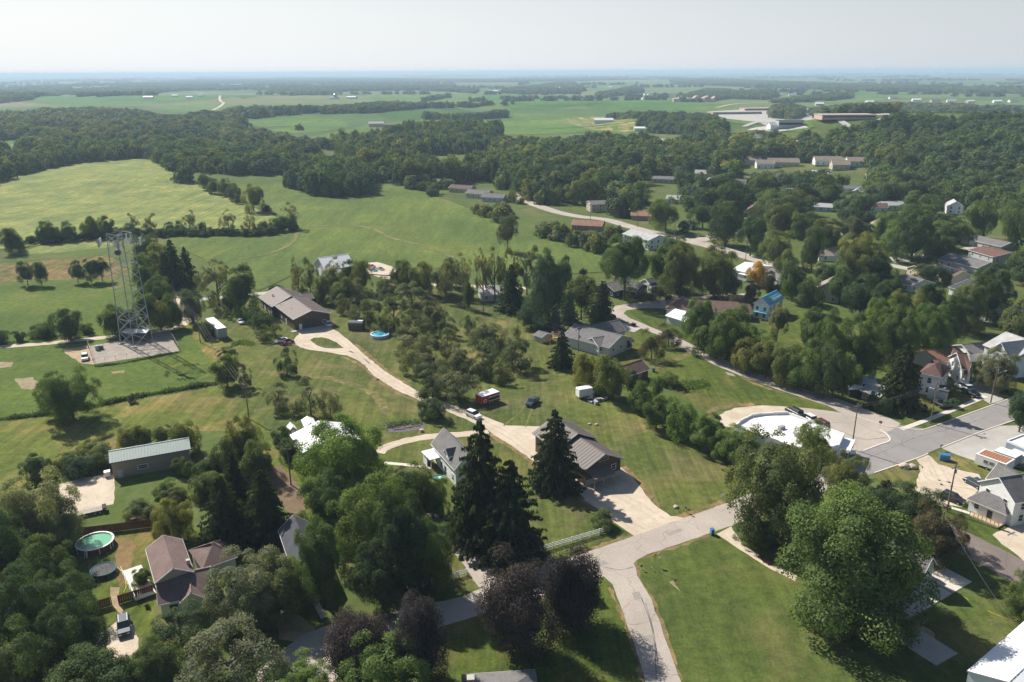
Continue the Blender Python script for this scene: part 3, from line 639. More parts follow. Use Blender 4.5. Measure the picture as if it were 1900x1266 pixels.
def broad_crown(name, seed, n, leaf, lobes=34, lobe_r=(0.2, 0.42), spread=0.72, flat=0.0, gap=0.0, mat=None, droop=0.0, tight=1.0):
    """crown in a unit ball: leaf sprays on overlapping boughs"""
    rng = np.random.default_rng(seed)
    # main boughs, each carrying smaller leafy masses
    nb = max(5, lobes // 6)
    g = np.arange(nb) + 0.5; ph = np.arccos(np.clip(1 - 1.75 * g / nb, -1, 1)); th = 2.39996 * g + rng.normal(0, 0.35, nb)
    B = np.stack([np.sin(ph) * np.cos(th), np.sin(ph) * np.sin(th), np.cos(ph)], 1) + rng.normal(0, 0.16, (nb, 3))
    B /= np.linalg.norm(B, axis=1, keepdims=True); B *= (spread * rng.uniform(0.42, 0.80, nb) * tight)[:, None]
    BR = rng.uniform(0.22, 0.38, nb); own = rng.integers(0, nb, lobes)
    o_ = rng.normal(size=(lobes, 3)); o_ /= np.linalg.norm(o_, axis=1, keepdims=True); o_ += B[own] / (np.linalg.norm(B[own], axis=1, keepdims=True)) * 0.5
    C = B[own] + o_ * BR[own][:, None] * tight ** 2; C[: lobes // 7] *= 0.4
    LR = rng.uniform(*lobe_r, size=lobes) * 0.95; bv = rng.normal(0, 0.10, nb); lv = rng.normal(0, 0.09, size=lobes) + bv[own]
    wgt = LR ** 2; idx = rng.choice(lobes, size=n, p=wgt / wgt.sum())
    q = rng.normal(size=(n, 3)); q /= np.linalg.norm(q, axis=1, keepdims=True)
    out = C[idx] / (np.linalg.norm(C[idx], axis=1, keepdims=True) + 1e-9)
    up = np.array([0, 0, 0.35])
    q = q + out * 0.75 + up; q /= np.linalg.norm(q, axis=1, keepdims=True)
    # ragged sprays
    rr = LR[idx] * (0.62 + 0.5 * rng.random(n) ** 0.7)
    bump_ = 1 + 0.16 * np.sin(q[:, 0] * 9 + idx) * np.sin(q[:, 1] * 8 + idx * 2) * np.sin(q[:, 2] * 9)
    P = C[idx] + q * (rr * bump_)[:, None]
    if droop: P[:, 2] -= droop * np.linalg.norm(P[:, :2], axis=1) ** 2
    if flat: P[:, 2] *= (1 - flat)
    if gap:
        keep = rng.random(n) > gap * (np.sin(P[:, 0] * 6 + seed) * np.sin(P[:, 1] * 7) * np.sin(P[:, 2] * 6 + 1) > 0.12); P = P[keep]; q = q[keep]; idx = idx[keep]
    Nn = q + rng.normal(size=P.shape) * 0.36 + np.array([0, 0, 0.2])
    S = leaf * rng.uniform(0.6, 1.35, size=len(P))
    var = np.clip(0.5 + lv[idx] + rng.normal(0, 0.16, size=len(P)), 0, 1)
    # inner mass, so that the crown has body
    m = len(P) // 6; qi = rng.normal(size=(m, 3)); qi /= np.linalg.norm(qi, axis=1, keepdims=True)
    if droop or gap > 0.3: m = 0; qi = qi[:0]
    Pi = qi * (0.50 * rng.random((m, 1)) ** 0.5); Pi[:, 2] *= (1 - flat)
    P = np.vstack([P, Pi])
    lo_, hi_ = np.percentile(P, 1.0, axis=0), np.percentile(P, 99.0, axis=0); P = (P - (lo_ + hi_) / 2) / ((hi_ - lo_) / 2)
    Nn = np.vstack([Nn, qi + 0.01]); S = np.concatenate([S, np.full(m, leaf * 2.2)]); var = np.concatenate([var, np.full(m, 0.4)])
    return leaf_mesh(name, P, Nn, S, var, mat or LEAF)
def spruce_crown(name, seed, levels, n_leaf, leaf, mat=None, droop=0.30, full=1.12, power=0.6):
    """cone of drooping boughs, height 0..1, radius 1 at the base"""
    rng = np.random.default_rng(seed); P, Nn, S, V = [], [], [], []
    nb = sum(max(5, int(15 * (1 - i / levels) + 4)) for i in range(levels)); per = max(6, n_leaf // nb)
    for i in range(levels):
        t = i / levels; z0 = 0.02 + 0.96 * t; R = (1 - t) ** power * full + 0.02
        k = max(5, int(15 * (1 - t) + 4)); ph = rng.random() * 6.28
        for j in range(k):
            a = ph + 6.283 * (j + rng.uniform(-.3, .3)) / k; L = R * rng.uniform(0.5, 1.22); zz = z0 + rng.uniform(-.5, .5) / levels; bv = rng.normal(0, 0.12)
            s = np.sqrt(rng.random(per)); wdt = 0.13 * (1 - s * 0.7) * R + 0.012
            lat = rng.uniform(-1, 1, per) * wdt
            x = np.cos(a) * s * L - np.sin(a) * lat; y = np.sin(a) * s * L + np.cos(a) * lat
            z = zz - droop * s * L * 0.62 + 0.10 * (s ** 3) * L * 0.5 - np.abs(lat) * 0.25 + rng.normal(0, 0.007, per)
            P.append(np.stack([x, y, z], 1)); Nn.append(np.stack([np.cos(a) * 0.35 + rng.normal(0, .35, per), np.sin(a) * 0.35 + rng.normal(0, .35, per), np.ones(per)], 1))
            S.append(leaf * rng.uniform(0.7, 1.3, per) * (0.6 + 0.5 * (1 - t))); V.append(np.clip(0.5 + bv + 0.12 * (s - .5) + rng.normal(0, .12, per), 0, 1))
    return leaf_mesh(name, np.vstack(P), np.vstack(Nn), np.concatenate(S), np.concatenate(V), mat or LEAF)
def trunk_mesh(name, seed, limbs=6, top=0.8, spread=0.55, r=0.028, fork=0.28):
    """tapered trunk and limbs, height 0..1"""
    rnd = random.Random(seed); mb = MB()
    mb.cyl((0, 0, -0.02), (0, 0, fork), r * 1.25, r * 0.85, 8)
    mb.cyl((0, 0, fork), (rnd.uniform(-.02, .02), rnd.uniform(-.02, .02), top), r * 0.85, r * 0.2, 7)
    for i in range(limbs):
        a = 6.283 * i / limbs + rnd.uniform(-.4, .4); z0 = fork + (top - fork) * 0.75 * (i / limbs); q = spread * rnd.uniform(.7, 1.1) * 0.4
        m1 = (math.cos(a) * q * .5, math.sin(a) * q * .5, z0 + 0.13); e = (math.cos(a) * q, math.sin(a) * q, z0 + 0.3 + rnd.uniform(-.05, .08))
        mb.cyl((0, 0, z0), m1, r * 0.5, r * 0.34, 5); mb.cyl(m1, e, r * 0.34, r * 0.1, 5)
        b = (e[0] * 1.25 + rnd.uniform(-.05, .05), e[1] * 1.25 + rnd.uniform(-.05, .05), e[2] - 0.02); mb.cyl(m1, b, r * 0.25, r * 0.06, 4)
    me = bpy.data.meshes.new(name); me.from_pydata(mb.v, [], mb.f); me.materials.append(BARK); return me
# big detailed crowns for the near trees, lighter ones further away
BIG = [broad_crown('crown', 100 + i, 46000, 0.021, 104 + 10 * i, (0.12, 0.26), 0.78, tight=0.93) for i in range(4)]
DENSE = [broad_crown('crown', 150 + i, 34000, 0.024, 130, (0.14, 0.26), 0.72, tight=0.72) for i in range(2)]
MID = [broad_crown('crown', 200 + i, 12000, 0.036, 56 + 5 * i, (0.15, 0.31), 0.75, tight=0.86) for i in range(5)]
AIRY = [broad_crown('crown', 300 + i, 9500, 0.030, 40, (0.14, 0.3), 0.76, gap=0.5) for i in range(3)]
WILLOW = [broad_crown('crown', 350 + i, 15000, 0.024, 50, (0.16, 0.3), 0.75, droop=0.25, gap=0.3) for i in range(2)]
APPLE = [broad_crown('crown', 400 + i, 8500, 0.034, 40, (0.17, 0.32), 0.74, flat=0.12, gap=0.32, tight=0.92) for i in range(4)]
SMALL = [broad_crown('crown', 500 + i, 5200, 0.052, 36, (0.18, 0.34), 0.72, tight=0.84) for i in range(5)]
TINY = [broad_crown('crown', 600 + i, 420, 0.17, 12, (0.28, 0.5), 0.62, mat=LEAFW) for i in range(4)]
SPR = [spruce_crown('crown', 700 + i, 30, 26000, 0.038) for i in range(2)]
SPM = [spruce_crown('crown', 720 + i, 22, 8000, 0.06) for i in range(2)]
SPT = spruce_crown('crown', 740, 9, 500, 0.2, mat=LEAFW)
TRK = [trunk_mesh('trunk', i) for i in range(3)]; TRK_AIRY = [trunk_mesh('trunk', 20 + i, 10, 0.9, 0.95, 0.03, 0.2) for i in range(2)]
TRK_SP = trunk_mesh('trunk', 40, 0, 0.97, 0, 0.016, 0.5)
COLR = {'dark': (0.0628, 0.1003, 0.0388), 'green': (0.0953, 0.1414, 0.0410), 'bright': (0.1337, 0.1961, 0.0479), 'olive': (0.1256, 0.1505, 0.0524), 'yellow': (0.1550, 0.1720, 0.0480),
        'grey': (0.1605, 0.1731, 0.0983), 'silver': (0.1712, 0.2031, 0.1245), 'purple': (0.0520, 0.0400, 0.0480), 'plum': (0.0800, 0.0760, 0.0480), 'spruce': (0.0440, 0.0622, 0.0287), 'blue': (0.1137, 0.1573, 0.1416),
        'apple': (0.1302, 0.1482, 0.0661), 'orange': (0.4814, 0.2818, 0.0459), 'bluegreen': (0.0767, 0.1231, 0.0684)}
WORDS = {'dark': 'dark green', 'green': 'mid green', 'bright': 'bright green', 'olive': 'olive green', 'yellow': 'yellow green', 'grey': 'grey green', 'silver': 'silvery green', 'purple': 'dark purple',
         'plum': 'bronze leaved', 'spruce': 'very dark green', 'blue': 'blue grey', 'apple': 'dull olive', 'orange': 'orange leaved', 'bluegreen': 'bluish green'}
LAND = [('the lattice tower', 245, 600), ('the green roofed long shed', 275, 850), ('the long brown house', 550, 580), ('the oval gravel turnaround', 605, 637), ('the white semitrailer', 403, 605),
        ('the white roofed garage', 590, 805), ('the white farmhouse', 825, 840), ('the brown two part shop', 1095, 830), ('the red concession trailer', 910, 737), ('the parked dark pickup', 988, 750),
        ('the grey sided ranch house', 1115, 630), ('the maroon shed', 1180, 690), ('the round white roofed building', 1440, 800), ('the white rail fence', 1030, 1015), ('the blue garbage bin', 1321, 990),
        ('the round green pool', 178, 1005), ('the dark blue car on the gravel pad', 232, 1165), ('the brown roofed house by the pool', 340, 1060), ('the dark roofed blue house', 550, 1010), ('the white metal warehouse', 1850, 1220),
        ('the new concrete driveway', 1730, 1090), ('the white house with the porch ramp', 1850, 920), ('the maroon roofed white house', 1740, 690), ('the big pale grey gabled house', 1860, 640), ('the blue roofed house', 1432, 565),
        ('the dark green ranch house', 1172, 540), ('the barn behind the orchard', 615, 490), ('the long white house on the upper street', 1187, 443), ('the white roofed row house', 1380, 500), ('the long grey roofed ranch', 1825, 445),
        ('the dark metal roofed house', 1795, 525), ('the orange roofed house by the street', 1090, 414), ('the isolated field copse', 605, 340), ('the far end of the soy field', 290, 300), ('the tan gabled house', 1400, 392),
        ('the low school buildings', 1420, 205), ('the blue topped pool by the barrel shed', 702, 620), ('the garden bed of dark mulch', 750, 790), ('the brown hip roofed house', 1310, 572), ('the white metal garage', 1257, 587),
        ('the tan townhouses', 1560, 305), ('the meadow among the woods', 860, 300), ('the brown strip of weedy ground', 60, 500), ('the street corner by the parking lot', 1650, 800), ('the split level with the brown roof', 1826, 467)]
USED = {}
def where(u, v, k=0):
    L = sorted(LAND, key=lambda l: math.hypot(l[1] - u, (l[2] - v) * 1.4))[k]
    dx, dy = u - L[1], (v - L[2]) * 1.4
    if abs(dx) > abs(dy): r = 'right of' if dx > 0 else 'left of'
    else: r = 'in front of' if dy > 0 else 'behind'
    return r, L[0].replace('the ', 'the ', 1)
ORD = ['', 'second ', 'third ', 'fourth ', 'fifth ', 'sixth ', 'seventh ', 'eighth ', 'ninth ', 'tenth ']
def auto_label(col, noun, u, v, hm, wide):
    size = 'small' if hm < 5 else ('low spreading' if wide > 0.62 * hm and hm < 9 else ('medium' if hm < 11 else ('tall' if wide < 0.36 * hm else 'large')))
    r, L = where(u, v, 0); base = f'{size} {WORDS[col]} {noun} {r} {L}'
    if base not in USED and len(base.split()) <= 16: USED[base] = 1; return base
    for k in range(1, 9):
        r2, L2_ = where(u, v, k); s = f'{size} {WORDS[col]} {noun} {r} {L}, {r2} {L2_}'
        if len(s.split()) <= 16 and s not in USED: USED[s] = 1; return s
    for k in range(1, 9):
        r2, L2_ = where(u, v, k); s = f'{WORDS[col]} {noun} {r} {L}, {r2} {L2_}'
        if len(s.split()) <= 16 and s not in USED: USED[s] = 1; return s
    for w_ in ORD[1:]:
        s = f'{w_}{size} {WORDS[col]} {noun} {r} {L}'
        if len(s.split()) <= 16 and s not in USED: USED[s] = 1; return s
    return base
def colvar(c, rnd, amt=0.10):
    k = 1 + rnd.uniform(-amt, amt); g = rnd.uniform(-amt, amt) * 0.7
    return (c[0] * k * (1 + g), c[1] * k, c[2] * k * (1 - g), 1)
NT = [0]
def plant(kind, base, r, h, col, label=None, near=True, clear=0.06, group=None, lod=None):
    """one tree or shrub standing at a place: an Empty with trunk and crown, or one mesh when it is small in view"""
    rnd = random.Random(NT[0] * 7 + 3); NT[0] += 1
    spr = kind in ('spruce_tree', 'cedar_tree')
    noun = {'broadleaf_tree': 'tree', 'spruce_tree': 'spruce', 'apple_tree': 'apple tree', 'shrub': 'shrub', 'willow_tree': 'willow', 'purple_maple': 'maple', 'airy_tree': 'open tree'}[kind]
    name = {'airy_tree': 'broadleaf_tree', 'purple_maple': 'maple_tree'}.get(kind, kind)
    cat = {'shrub': 'shrub'}.get(kind, 'tree')
    u, v, _ = proj((base[0], base[1], base[2] + h * 0.5))
    label = label or auto_label(col, noun, u, v, h, r)
    rt = empty(name, base, label, cat, group or {'apple_tree': 'orchard trees', 'shrub': 'shrubs and bushes', 'spruce_tree': 'spruces and firs'}.get(kind, 'broadleaf trees'))
    rz = rnd.uniform(0, 6.28); c4 = colvar(COLR[col], rnd)
    if spr: pool = SPR if lod == 'big' else SPM
    elif kind == 'apple_tree': pool = APPLE
    elif kind == 'willow_tree': pool = WILLOW
    elif kind == 'airy_tree': pool = AIRY
    elif kind == 'purple_maple' and lod == 'big': pool = DENSE
    elif lod == 'big': pool = BIG
    elif lod == 'small': pool = SMALL
    else: pool = MID
    me = rnd.choice(pool)
    if not spr: r *= 0.95 if kind != 'purple_maple' else 0.9
    cr = bpy.data.objects.new('crown', me); COL.objects.link(cr); cr.parent = rt; cr.color = c4
    if spr:
        cr.scale = (r, r, h); cr.location = (0, 0, 0.02 * h)
    elif kind == 'shrub':
        cr.scale = (r, r * rnd.uniform(.85, 1.1), h / 1.75); cr.location = (0, 0, h * 0.42)
    else:
        if kind == 'apple_tree': clear = 0.0; r *= 1.06
        c = h * (1 - clear) / 2; cr.scale = (r, r * rnd.uniform(0.92, 1.08), c * 1.04); cr.location = (0, 0, h - c)
    cr.rotation_euler = (0, 0, rz)
    if kind != 'shrub':
        tm = TRK_SP if spr else rnd.choice(TRK_AIRY if kind in ('airy_tree', 'willow_tree') else TRK)
        tk = bpy.data.objects.new('trunk', tm); COL.objects.link(tk); tk.parent = rt; tk.scale = (max(r * 1.9, h * 0.5), max(r * 1.9, h * 0.5), h * 0.92) if not spr else (h, h, h); tk.rotation_euler = (0, 0, rz)
    return rt
TREES = []
def tree(u0, v0, u1, v1, kind='B', col='green', label=None, clear=0.06, lod=None):
    """place a tree so that its crown fills the given outline box in the photograph"""
    K = {'B': 'broadleaf_tree', 'S': 'spruce_tree', 'A': 'apple_tree', 'H': 'shrub', 'W': 'willow_tree', 'P': 'purple_maple', 'X': 'airy_tree'}[kind]
    u = (u0 + u1) / 2; v = (v0 + v1) / 2; z = 5.0; r = 3; c = 3
    for _ in range(8):
        p = gz(u, v, z) if v > 400 else gp(u, v, z)
        d = (p - CAM).dot(FW); th = math.asin((CAM.z - p.z) / (p - CAM).length)
        r = (u1 - u0) / 2 * d / FPX; e = (v1 - v0) / 2 * d / FPX
        if kind == 'S':
            # cone: top to front edge of the skirt
            hh = max((2 * e - r * math.sin(th)) / math.cos(th), 1.6 * r); z = hh * 0.5; c = hh / 2
        elif kind == 'H':
            q = e * e - (r * math.sin(th)) ** 2; c = math.sqrt(max(q, (0.45 * r) ** 2)) / math.cos(th); c = min(c, 1.2 * r); z = c * 0.85
        else:
            q = e * e - (r * math.sin(th)) ** 2; c = math.sqrt(max(q, (0.55 * r) ** 2)) / math.cos(th); c = min(c, 2.6 * r)
            hh = 2 * c / (1 - clear); z = hh - c
    if kind == 'S': p = gz(u, (v0 + v1) / 2 + 0.0, hh * 0.42) if v > 400 else p; h = hh
    elif kind == 'H': h = 1.75 * c
    else: h = hh
    base = (p.x, p.y, hgt(p.x, p.y))
    px = (u1 - u0)
    if lod is None: lod = 'big' if px > 62 else ('mid' if px > 24 else 'small')
    TREES.append((u0, v0, u1, v1, p.y))
    return plant(K, base, r, h, col, label, clear=clear, lod=lod)

# ------------------------------------------------------------------ the near trees, one by one
T = tree
# bottom and right foreground
T(890, 1050, 1030, 1212, 'P', 'purple', 'dark purple maple, left one of the touching pair by the road fork')
T(1003, 1028, 1128, 1165, 'P', 'purple', 'dark purple maple, right one of the touching pair by the road fork')
T(603, 1137, 722, 1262, 'P', 'purple', 'dark purple maple nearest the sandy drive at the bottom road')
T(718, 1115, 838, 1262, 'P', 'purple', 'dark purple maple behind the bright green tree at the bottom edge')
T(640, 1172, 800, 1310, 'B', 'bright', 'bright green maple in front of the purple maples at the bottom edge')
T(1352, 808, 1526, 992, 'B', 'olive', 'huge olive green oak in front of the round white roofed building')
T(1445, 915, 1716, 1150, 'B', 'green', 'largest green maple of all, hiding the grey house beside the new concrete driveway')
T(1472, 783, 1540, 862, 'B', 'bright', 'light green tree poking up behind the huge olive oak')
T(1530, 845, 1612, 935, 'B', 'olive')
T(1590, 885, 1690, 985, 'S', 'plum', 'dark bronze cedar between the street and the largest maple')
T(1640, 900, 1750, 1000, 'B', 'dark'); T(1560, 900, 1640, 980, 'B', 'dark'); T(1695, 945, 1792, 1045, 'B', 'plum')
T(1872, 1065, 1940, 1150, 'B', 'green', 'green tree cut by the right edge above the white metal warehouse')
T(1500, 1050, 1600, 1170, 'B', 'green'); T(1560, 985, 1690, 1110, 'B', 'green')
T(1365, 960, 1440, 1015, 'H', 'green')
# spruces round the white farmhouse
T(822, 783, 962, 1040, 'S', 'spruce', 'tallest dark spruce, standing against the white farmhouse')
T(880, 850, 1015, 1062, 'S', 'spruce', 'broad dark spruce right behind the left end of the white rail fence')
T(978, 760, 1080, 928, 'S', 'spruce', 'pointed dark spruce in front of the brown two part shop')
T(1093, 945, 1142, 985, 'H', 'olive', 'round olive bush at the right end of the white rail fence')
# the leafy block in the middle bottom
T(560, 785, 712, 930, 'B', 'bright', 'bright green oak in front of the white roofed garage')
T(555, 880, 660, 985, 'B', 'green')
T(610, 890, 770, 1045, 'B', 'bright', 'pale green maple in the middle of the leafy block')
T(715, 868, 800, 960, 'B', 'green'); T(690, 920, 800, 1090, 'B', 'dark'); T(745, 975, 845, 1095, 'B', 'green'); T(770, 885, 835, 960, 'B', 'bright')
T(545, 970, 640, 1100, 'B', 'green', 'green maple with bare lower trunk beside the dark roofed blue house', 0.2)
T(655, 1010, 760, 1130, 'B', 'dark')
T(1110, 940, 1112, 941, 'H', 'green') if False else None
# left bottom
T(362, 880, 470, 1035, 'S', 'spruce', 'dark fir left of a pair behind the brown roofed house by the pool')
T(440, 868, 542, 1022, 'S', 'spruce', 'dark fir right of a pair behind the brown roofed house by the pool')
T(405, 840, 468, 960, 'S', 'spruce')
T(283, 928, 357, 1005, 'B', 'yellow', 'rounded yellow green tree over the end of the brown board fence')
T(385, 1025, 535, 1155, 'B', 'grey', 'grey green tree in front of the brown roofed house by the pool')
T(455, 1045, 570, 1150, 'B', 'olive'); T(500, 1040, 560, 1110, 'B', 'bright')
T(282, 1118, 385, 1205, 'W', 'dark', 'drooping dark green tree in front of the pool house porch')
T(338, 1150, 532, 1300, 'W', 'grey', 'wide grey green willow with open limbs at the bottom edge')
T(225, 1190, 345, 1300, 'B', 'green'); T(75, 1225, 250, 1330, 'B', 'green'); T(490, 1220, 610, 1320, 'B', 'bright')
T(0, 885, 135, 1015, 'B', 'silver', 'silvery green willow beside the pale gravel patch at the left edge')
T(50, 930, 145, 1025, 'B', 'silver'); T(-50, 950, 60, 1080, 'B', 'dark'); T(20, 1000, 135, 1110, 'B', 'green'); T(60, 1055, 165, 1160, 'B', 'dark'); T(-30, 1060, 110, 1220, 'B', 'dark')
T(60, 1110, 190, 1250, 'B', 'dark'); T(-60, 1170, 90, 1330, 'B', 'dark'); T(0, 1060, 40, 1120, 'B', 'plum')
T(240, 1055, 275, 1092, 'H', 'green', 'round green bush beside the white deck of the pool house')
T(268, 1120, 278, 1130, 'H', 'green')
# bushes round the green roofed shed
for b in [(36, 840, 100, 895), (62, 865, 105, 900), (95, 838, 140, 875), (120, 842, 175, 888), (150, 815, 178, 840), (135, 820, 215, 870), (175, 825, 215, 865)]: T(*b, 'H', random.choice(['green', 'dark', 'bluegreen', 'yellow']))
for b in [(218, 795, 262, 835), (245, 790, 285, 830), (288, 790, 325, 825), (318, 785, 370, 840)]: T(*b, 'B', 'yellow')
for b in [(315, 848, 348, 885), (340, 852, 368, 892), (355, 855, 400, 900)]: T(*b, 'H', 'green')
for b in [(418, 775, 486, 860), (448, 820, 500, 885), (395, 815, 450, 880)]: T(*b, 'B', 'olive')
for b in [(380, 840, 420, 885), (350, 880, 400, 930), (300, 900, 345, 935), (370, 870, 420, 915), (230, 930, 290, 962), (410, 800, 440, 830), (285, 890, 330, 925)]: T(*b, 'H', random.choice(['olive', 'green', 'bright']))
for b in [(505, 788, 540, 830), (515, 810, 555, 860), (540, 830, 570, 880)]: T(*b, 'H', 'green')
# left fields
T(75, 688, 178, 772, 'B', 'green', 'lone spreading tree on the grassy fence line left of the tower shadow', 0.1)
T(236, 730, 252, 750, 'H', 'grey')
for b in [(55, 597, 100, 628), (-20, 612, 16, 640), (25, 612, 48, 635), (150, 600, 172, 622)]: T(*b, 'H', 'green')
T(95, 574, 156, 628, 'B', 'dark', 'dark round tree by the farm track left of the tower', 0.08)
T(186, 568, 232, 620, 'B', 'green'); T(215, 575, 262, 622, 'B', 'dark')
for i, b in enumerate([(32, 486, 62, 522), (58, 488, 87, 522)]): T(*b, 'B', 'bluegreen', ['left', 'right'][i] + ' one of two small bluish trees at the edge of the brown strip', 0.2)
for i, b in enumerate([(127, 486, 155, 518), (150, 483, 180, 517), (172, 481, 200, 514)]): T(*b, 'B', 'bluegreen', ['left', 'middle', 'right'][i] + ' one of three small bluish trees left of the lattice tower', 0.2)
T(292, 447, 350, 548, 'S', 'spruce', 'tall dark fir behind the lattice tower, left of two'); T(325, 460, 366, 535, 'S', 'spruce', 'tall dark fir behind the lattice tower, right of two'); T(282, 468, 330, 545, 'S', 'plum')
for b in [(248, 437, 300, 478), (258, 455, 312, 520), (262, 515, 325, 575), (295, 550, 336, 605), (270, 560, 320, 612), (248, 480, 290, 560), (240, 545, 290, 610)]: T(*b, 'B', random.choice(['olive', 'green', 'yellow']))
T(362, 480, 440, 560, 'X', 'grey', 'wide open branched grey green tree above the farm lane', 0.1)
T(415, 497, 472, 570, 'B', 'dark', None, 0.15); T(333, 540, 376, 598, 'B', 'grey')
T(410, 540, 440, 575, 'H', 'dark')
# hedge row across the fields
for b in [(0, 426, 38, 468), (20, 440, 45, 465)]: T(*b, 'B', 'dark')
for b in [(68, 412, 96, 448), (84, 415, 112, 448), (112, 412, 140, 445), (152, 403, 186, 440), (184, 402, 212, 440)]: T(*b, 'B', 'green')
for b in [(238, 396, 257, 425), (262, 398, 290, 430), (333, 391, 367, 430), (408, 391, 438, 430), (448, 395, 477, 430), (522, 376, 555, 420)]: T(*b, 'X', 'grey', None, 0.1)
for b in [(225, 414, 250, 438), (300, 412, 325, 436), (322, 410, 346, 436), (366, 412, 386, 434), (500, 402, 540, 432), (478, 410, 505, 434), (530, 405, 553, 430)]: T(*b, 'H', 'dark')
for i in range(26):
    u = 55 + i * 18 + random.uniform(-5, 5); v = 447 - 16 * min(1, i / 9) + random.uniform(-2, 2)
    T(u - 13, v - 9, u + 13, v + 8, 'H', 'dark', None, lod='small')
for b in [(370, 323, 398, 350), (384, 332, 410, 358), (403, 333, 432, 362), (420, 342, 448, 372), (434, 360, 446, 378)]: T(*b, 'B', random.choice(['green', 'olive']))
T(447, 345, 490, 390, 'B', 'yellow', 'yellow green tree at the pointed end of the row between two fields'); T(485, 378, 505, 393, 'H', 'dark')
T(922, 403, 962, 452, 'B', 'grey', 'lone tree standing in the open hay field below the wooded slope', 0.25)
# round the barn and the brown house
for b in [(535, 480, 570, 545), (555, 478, 592, 540), (600, 478, 640, 530)]: T(*b, 'X', 'grey', None, 0.1)
for b in [(580, 515, 612, 560), (628, 485, 660, 535), (650, 485, 690, 540), (620, 515, 660, 560)]: T(*b, 'B', 'olive')
for b in [(498, 528, 528, 552), (552, 535, 580, 556), (575, 540, 600, 560)]: T(*b, 'H', 'dark')
for b in [(430, 557, 462, 590), (452, 558, 490, 600), (462, 582, 505, 618), (485, 575, 508, 600)]: T(*b, 'A', 'green')
T(474, 604, 502, 632, 'A', 'apple'); T(500, 600, 522, 630, 'A', 'apple'); T(412, 565, 428, 590, 'X', 'grey')
T(395, 660, 442, 716, 'B', 'green', 'green tree at the power line left of the turnaround lawn'); T(405, 643, 443, 672, 'A', 'dark'); T(440, 680, 466, 716, 'A', 'plum')
T(385, 600, 402, 630, 'H', 'dark'); T(370, 595, 398, 632, 'H', 'dark')
T(510, 645, 551, 695, 'A', 'dark', 'dark apple tree alone on the lawn below the parked junk'); T(492, 713, 541, 762, 'A', 'grey'); T(548, 703, 600, 768, 'A', 'grey'); T(590, 722, 634, 775, 'A', 'grey')
T(774, 735, 827, 782, 'H', 'dark', 'big round dark bush beside the gravel drive and the mulch bed')
# orchard
for b in [(606, 524, 652, 566), (640, 515, 690, 560), (690, 515, 738, 560), (735, 525, 792, 575), (655, 555, 708, 600), (700, 555, 760, 610), (742, 575, 800, 625), (765, 560, 828, 606), (640, 565, 668, 590), (690, 590, 722, 618), (800, 572, 826, 602), (622, 545, 655, 580), (770, 540, 815, 575), (700, 530, 745, 565),
          (730, 612, 790, 662), (762, 622, 815, 672), (800, 612, 858, 662), (768, 660, 832, 702), (772, 685, 832, 738), (808, 690, 888, 742), (820, 645, 872, 690), (835, 660, 860, 690), (742, 640, 790, 690), (810, 590, 850, 625), (785, 700, 822, 735),
          (853, 583, 882, 616), (868, 590, 938, 645), (868, 642, 925, 692), (912, 628, 988, 685), (910, 672, 950, 708), (880, 660, 915, 700), (895, 612, 945, 655), (800, 575, 828, 600)]:
    T(*b, 'A', random.choice(['apple', 'apple', 'olive', 'grey']))
for b in [(600, 500, 640, 545), (725, 485, 760, 530), (740, 488, 778, 535), (760, 488, 805, 545), (800, 490, 850, 545), (820, 480, 852, 530)]: T(*b, 'B', random.choice(['green', 'olive']))
for b in [(842, 470, 876, 535), (880, 462, 912, 535), (900, 460, 935, 538), (920, 465, 950, 535), (940, 462, 970, 530), (955, 458, 1000, 528), (985, 470, 1025, 525), (812, 488, 842, 545)]: T(*b, 'X', 'grey', None, 0.22)
T(858, 525, 880, 572, 'B', 'dark'); T(950, 603, 966, 628, 'A', 'apple')
T(920, 492, 978, 590, 'S', 'spruce', 'dark spruce hiding the grey roof at the orchard edge')
T(978, 480, 1060, 602, 'B', 'bluegreen', 'tall deep green maple behind the two blue spruces'); T(1035, 478, 1062, 530, 'B', 'dark'); T(1050, 515, 1108, 590, 'B', 'olive'); T(960, 560, 1010, 605, 'B', 'dark')
T(1016, 568, 1046, 618, 'S', 'blue', 'smaller blue spruce of the two behind the play tower'); T(1035, 552, 1076, 606, 'S', 'blue', 'larger blue spruce of the two behind the play tower')
T(1094, 522, 1142, 600, 'S', 'spruce', 'dark spruce at the bend of the pale lane'); T(1016, 615, 1070, 692, 'S', 'spruce', 'dark spruce in front of the grey sided ranch house')
T(1062, 618, 1080, 645, 'H', 'dark')
T(1063, 658, 1118, 718, 'B', 'yellow'); T(1103, 662, 1165, 738, 'B', 'yellow')
for b in [(1165, 712, 1215, 765), (1192, 735, 1246, 795), (1205, 700, 1232, 740), (1240, 748, 1298, 815), (1285, 770, 1348, 838), (1325, 795, 1402, 862), (1160, 690, 1185, 730), (1222, 738, 1262, 780)]: T(*b, 'B', random.choice(['green', 'green', 'dark', 'bright']), None, 0.05)
T(1220, 688, 1262, 720, 'H', 'green')
T(1188, 614, 1232, 665, 'A', 'plum', 'bronze crab apple beside the grey sided ranch house, nearer of two'); T(1220, 603, 1262, 642, 'A', 'plum', 'bronze crab apple beside the pale lane, farther of two')
T(1148, 628, 1172, 650, 'H', 'dark'); T(1130, 638, 1150, 655, 'H', 'dark'); T(1170, 598, 1180, 606, 'H', 'plum')
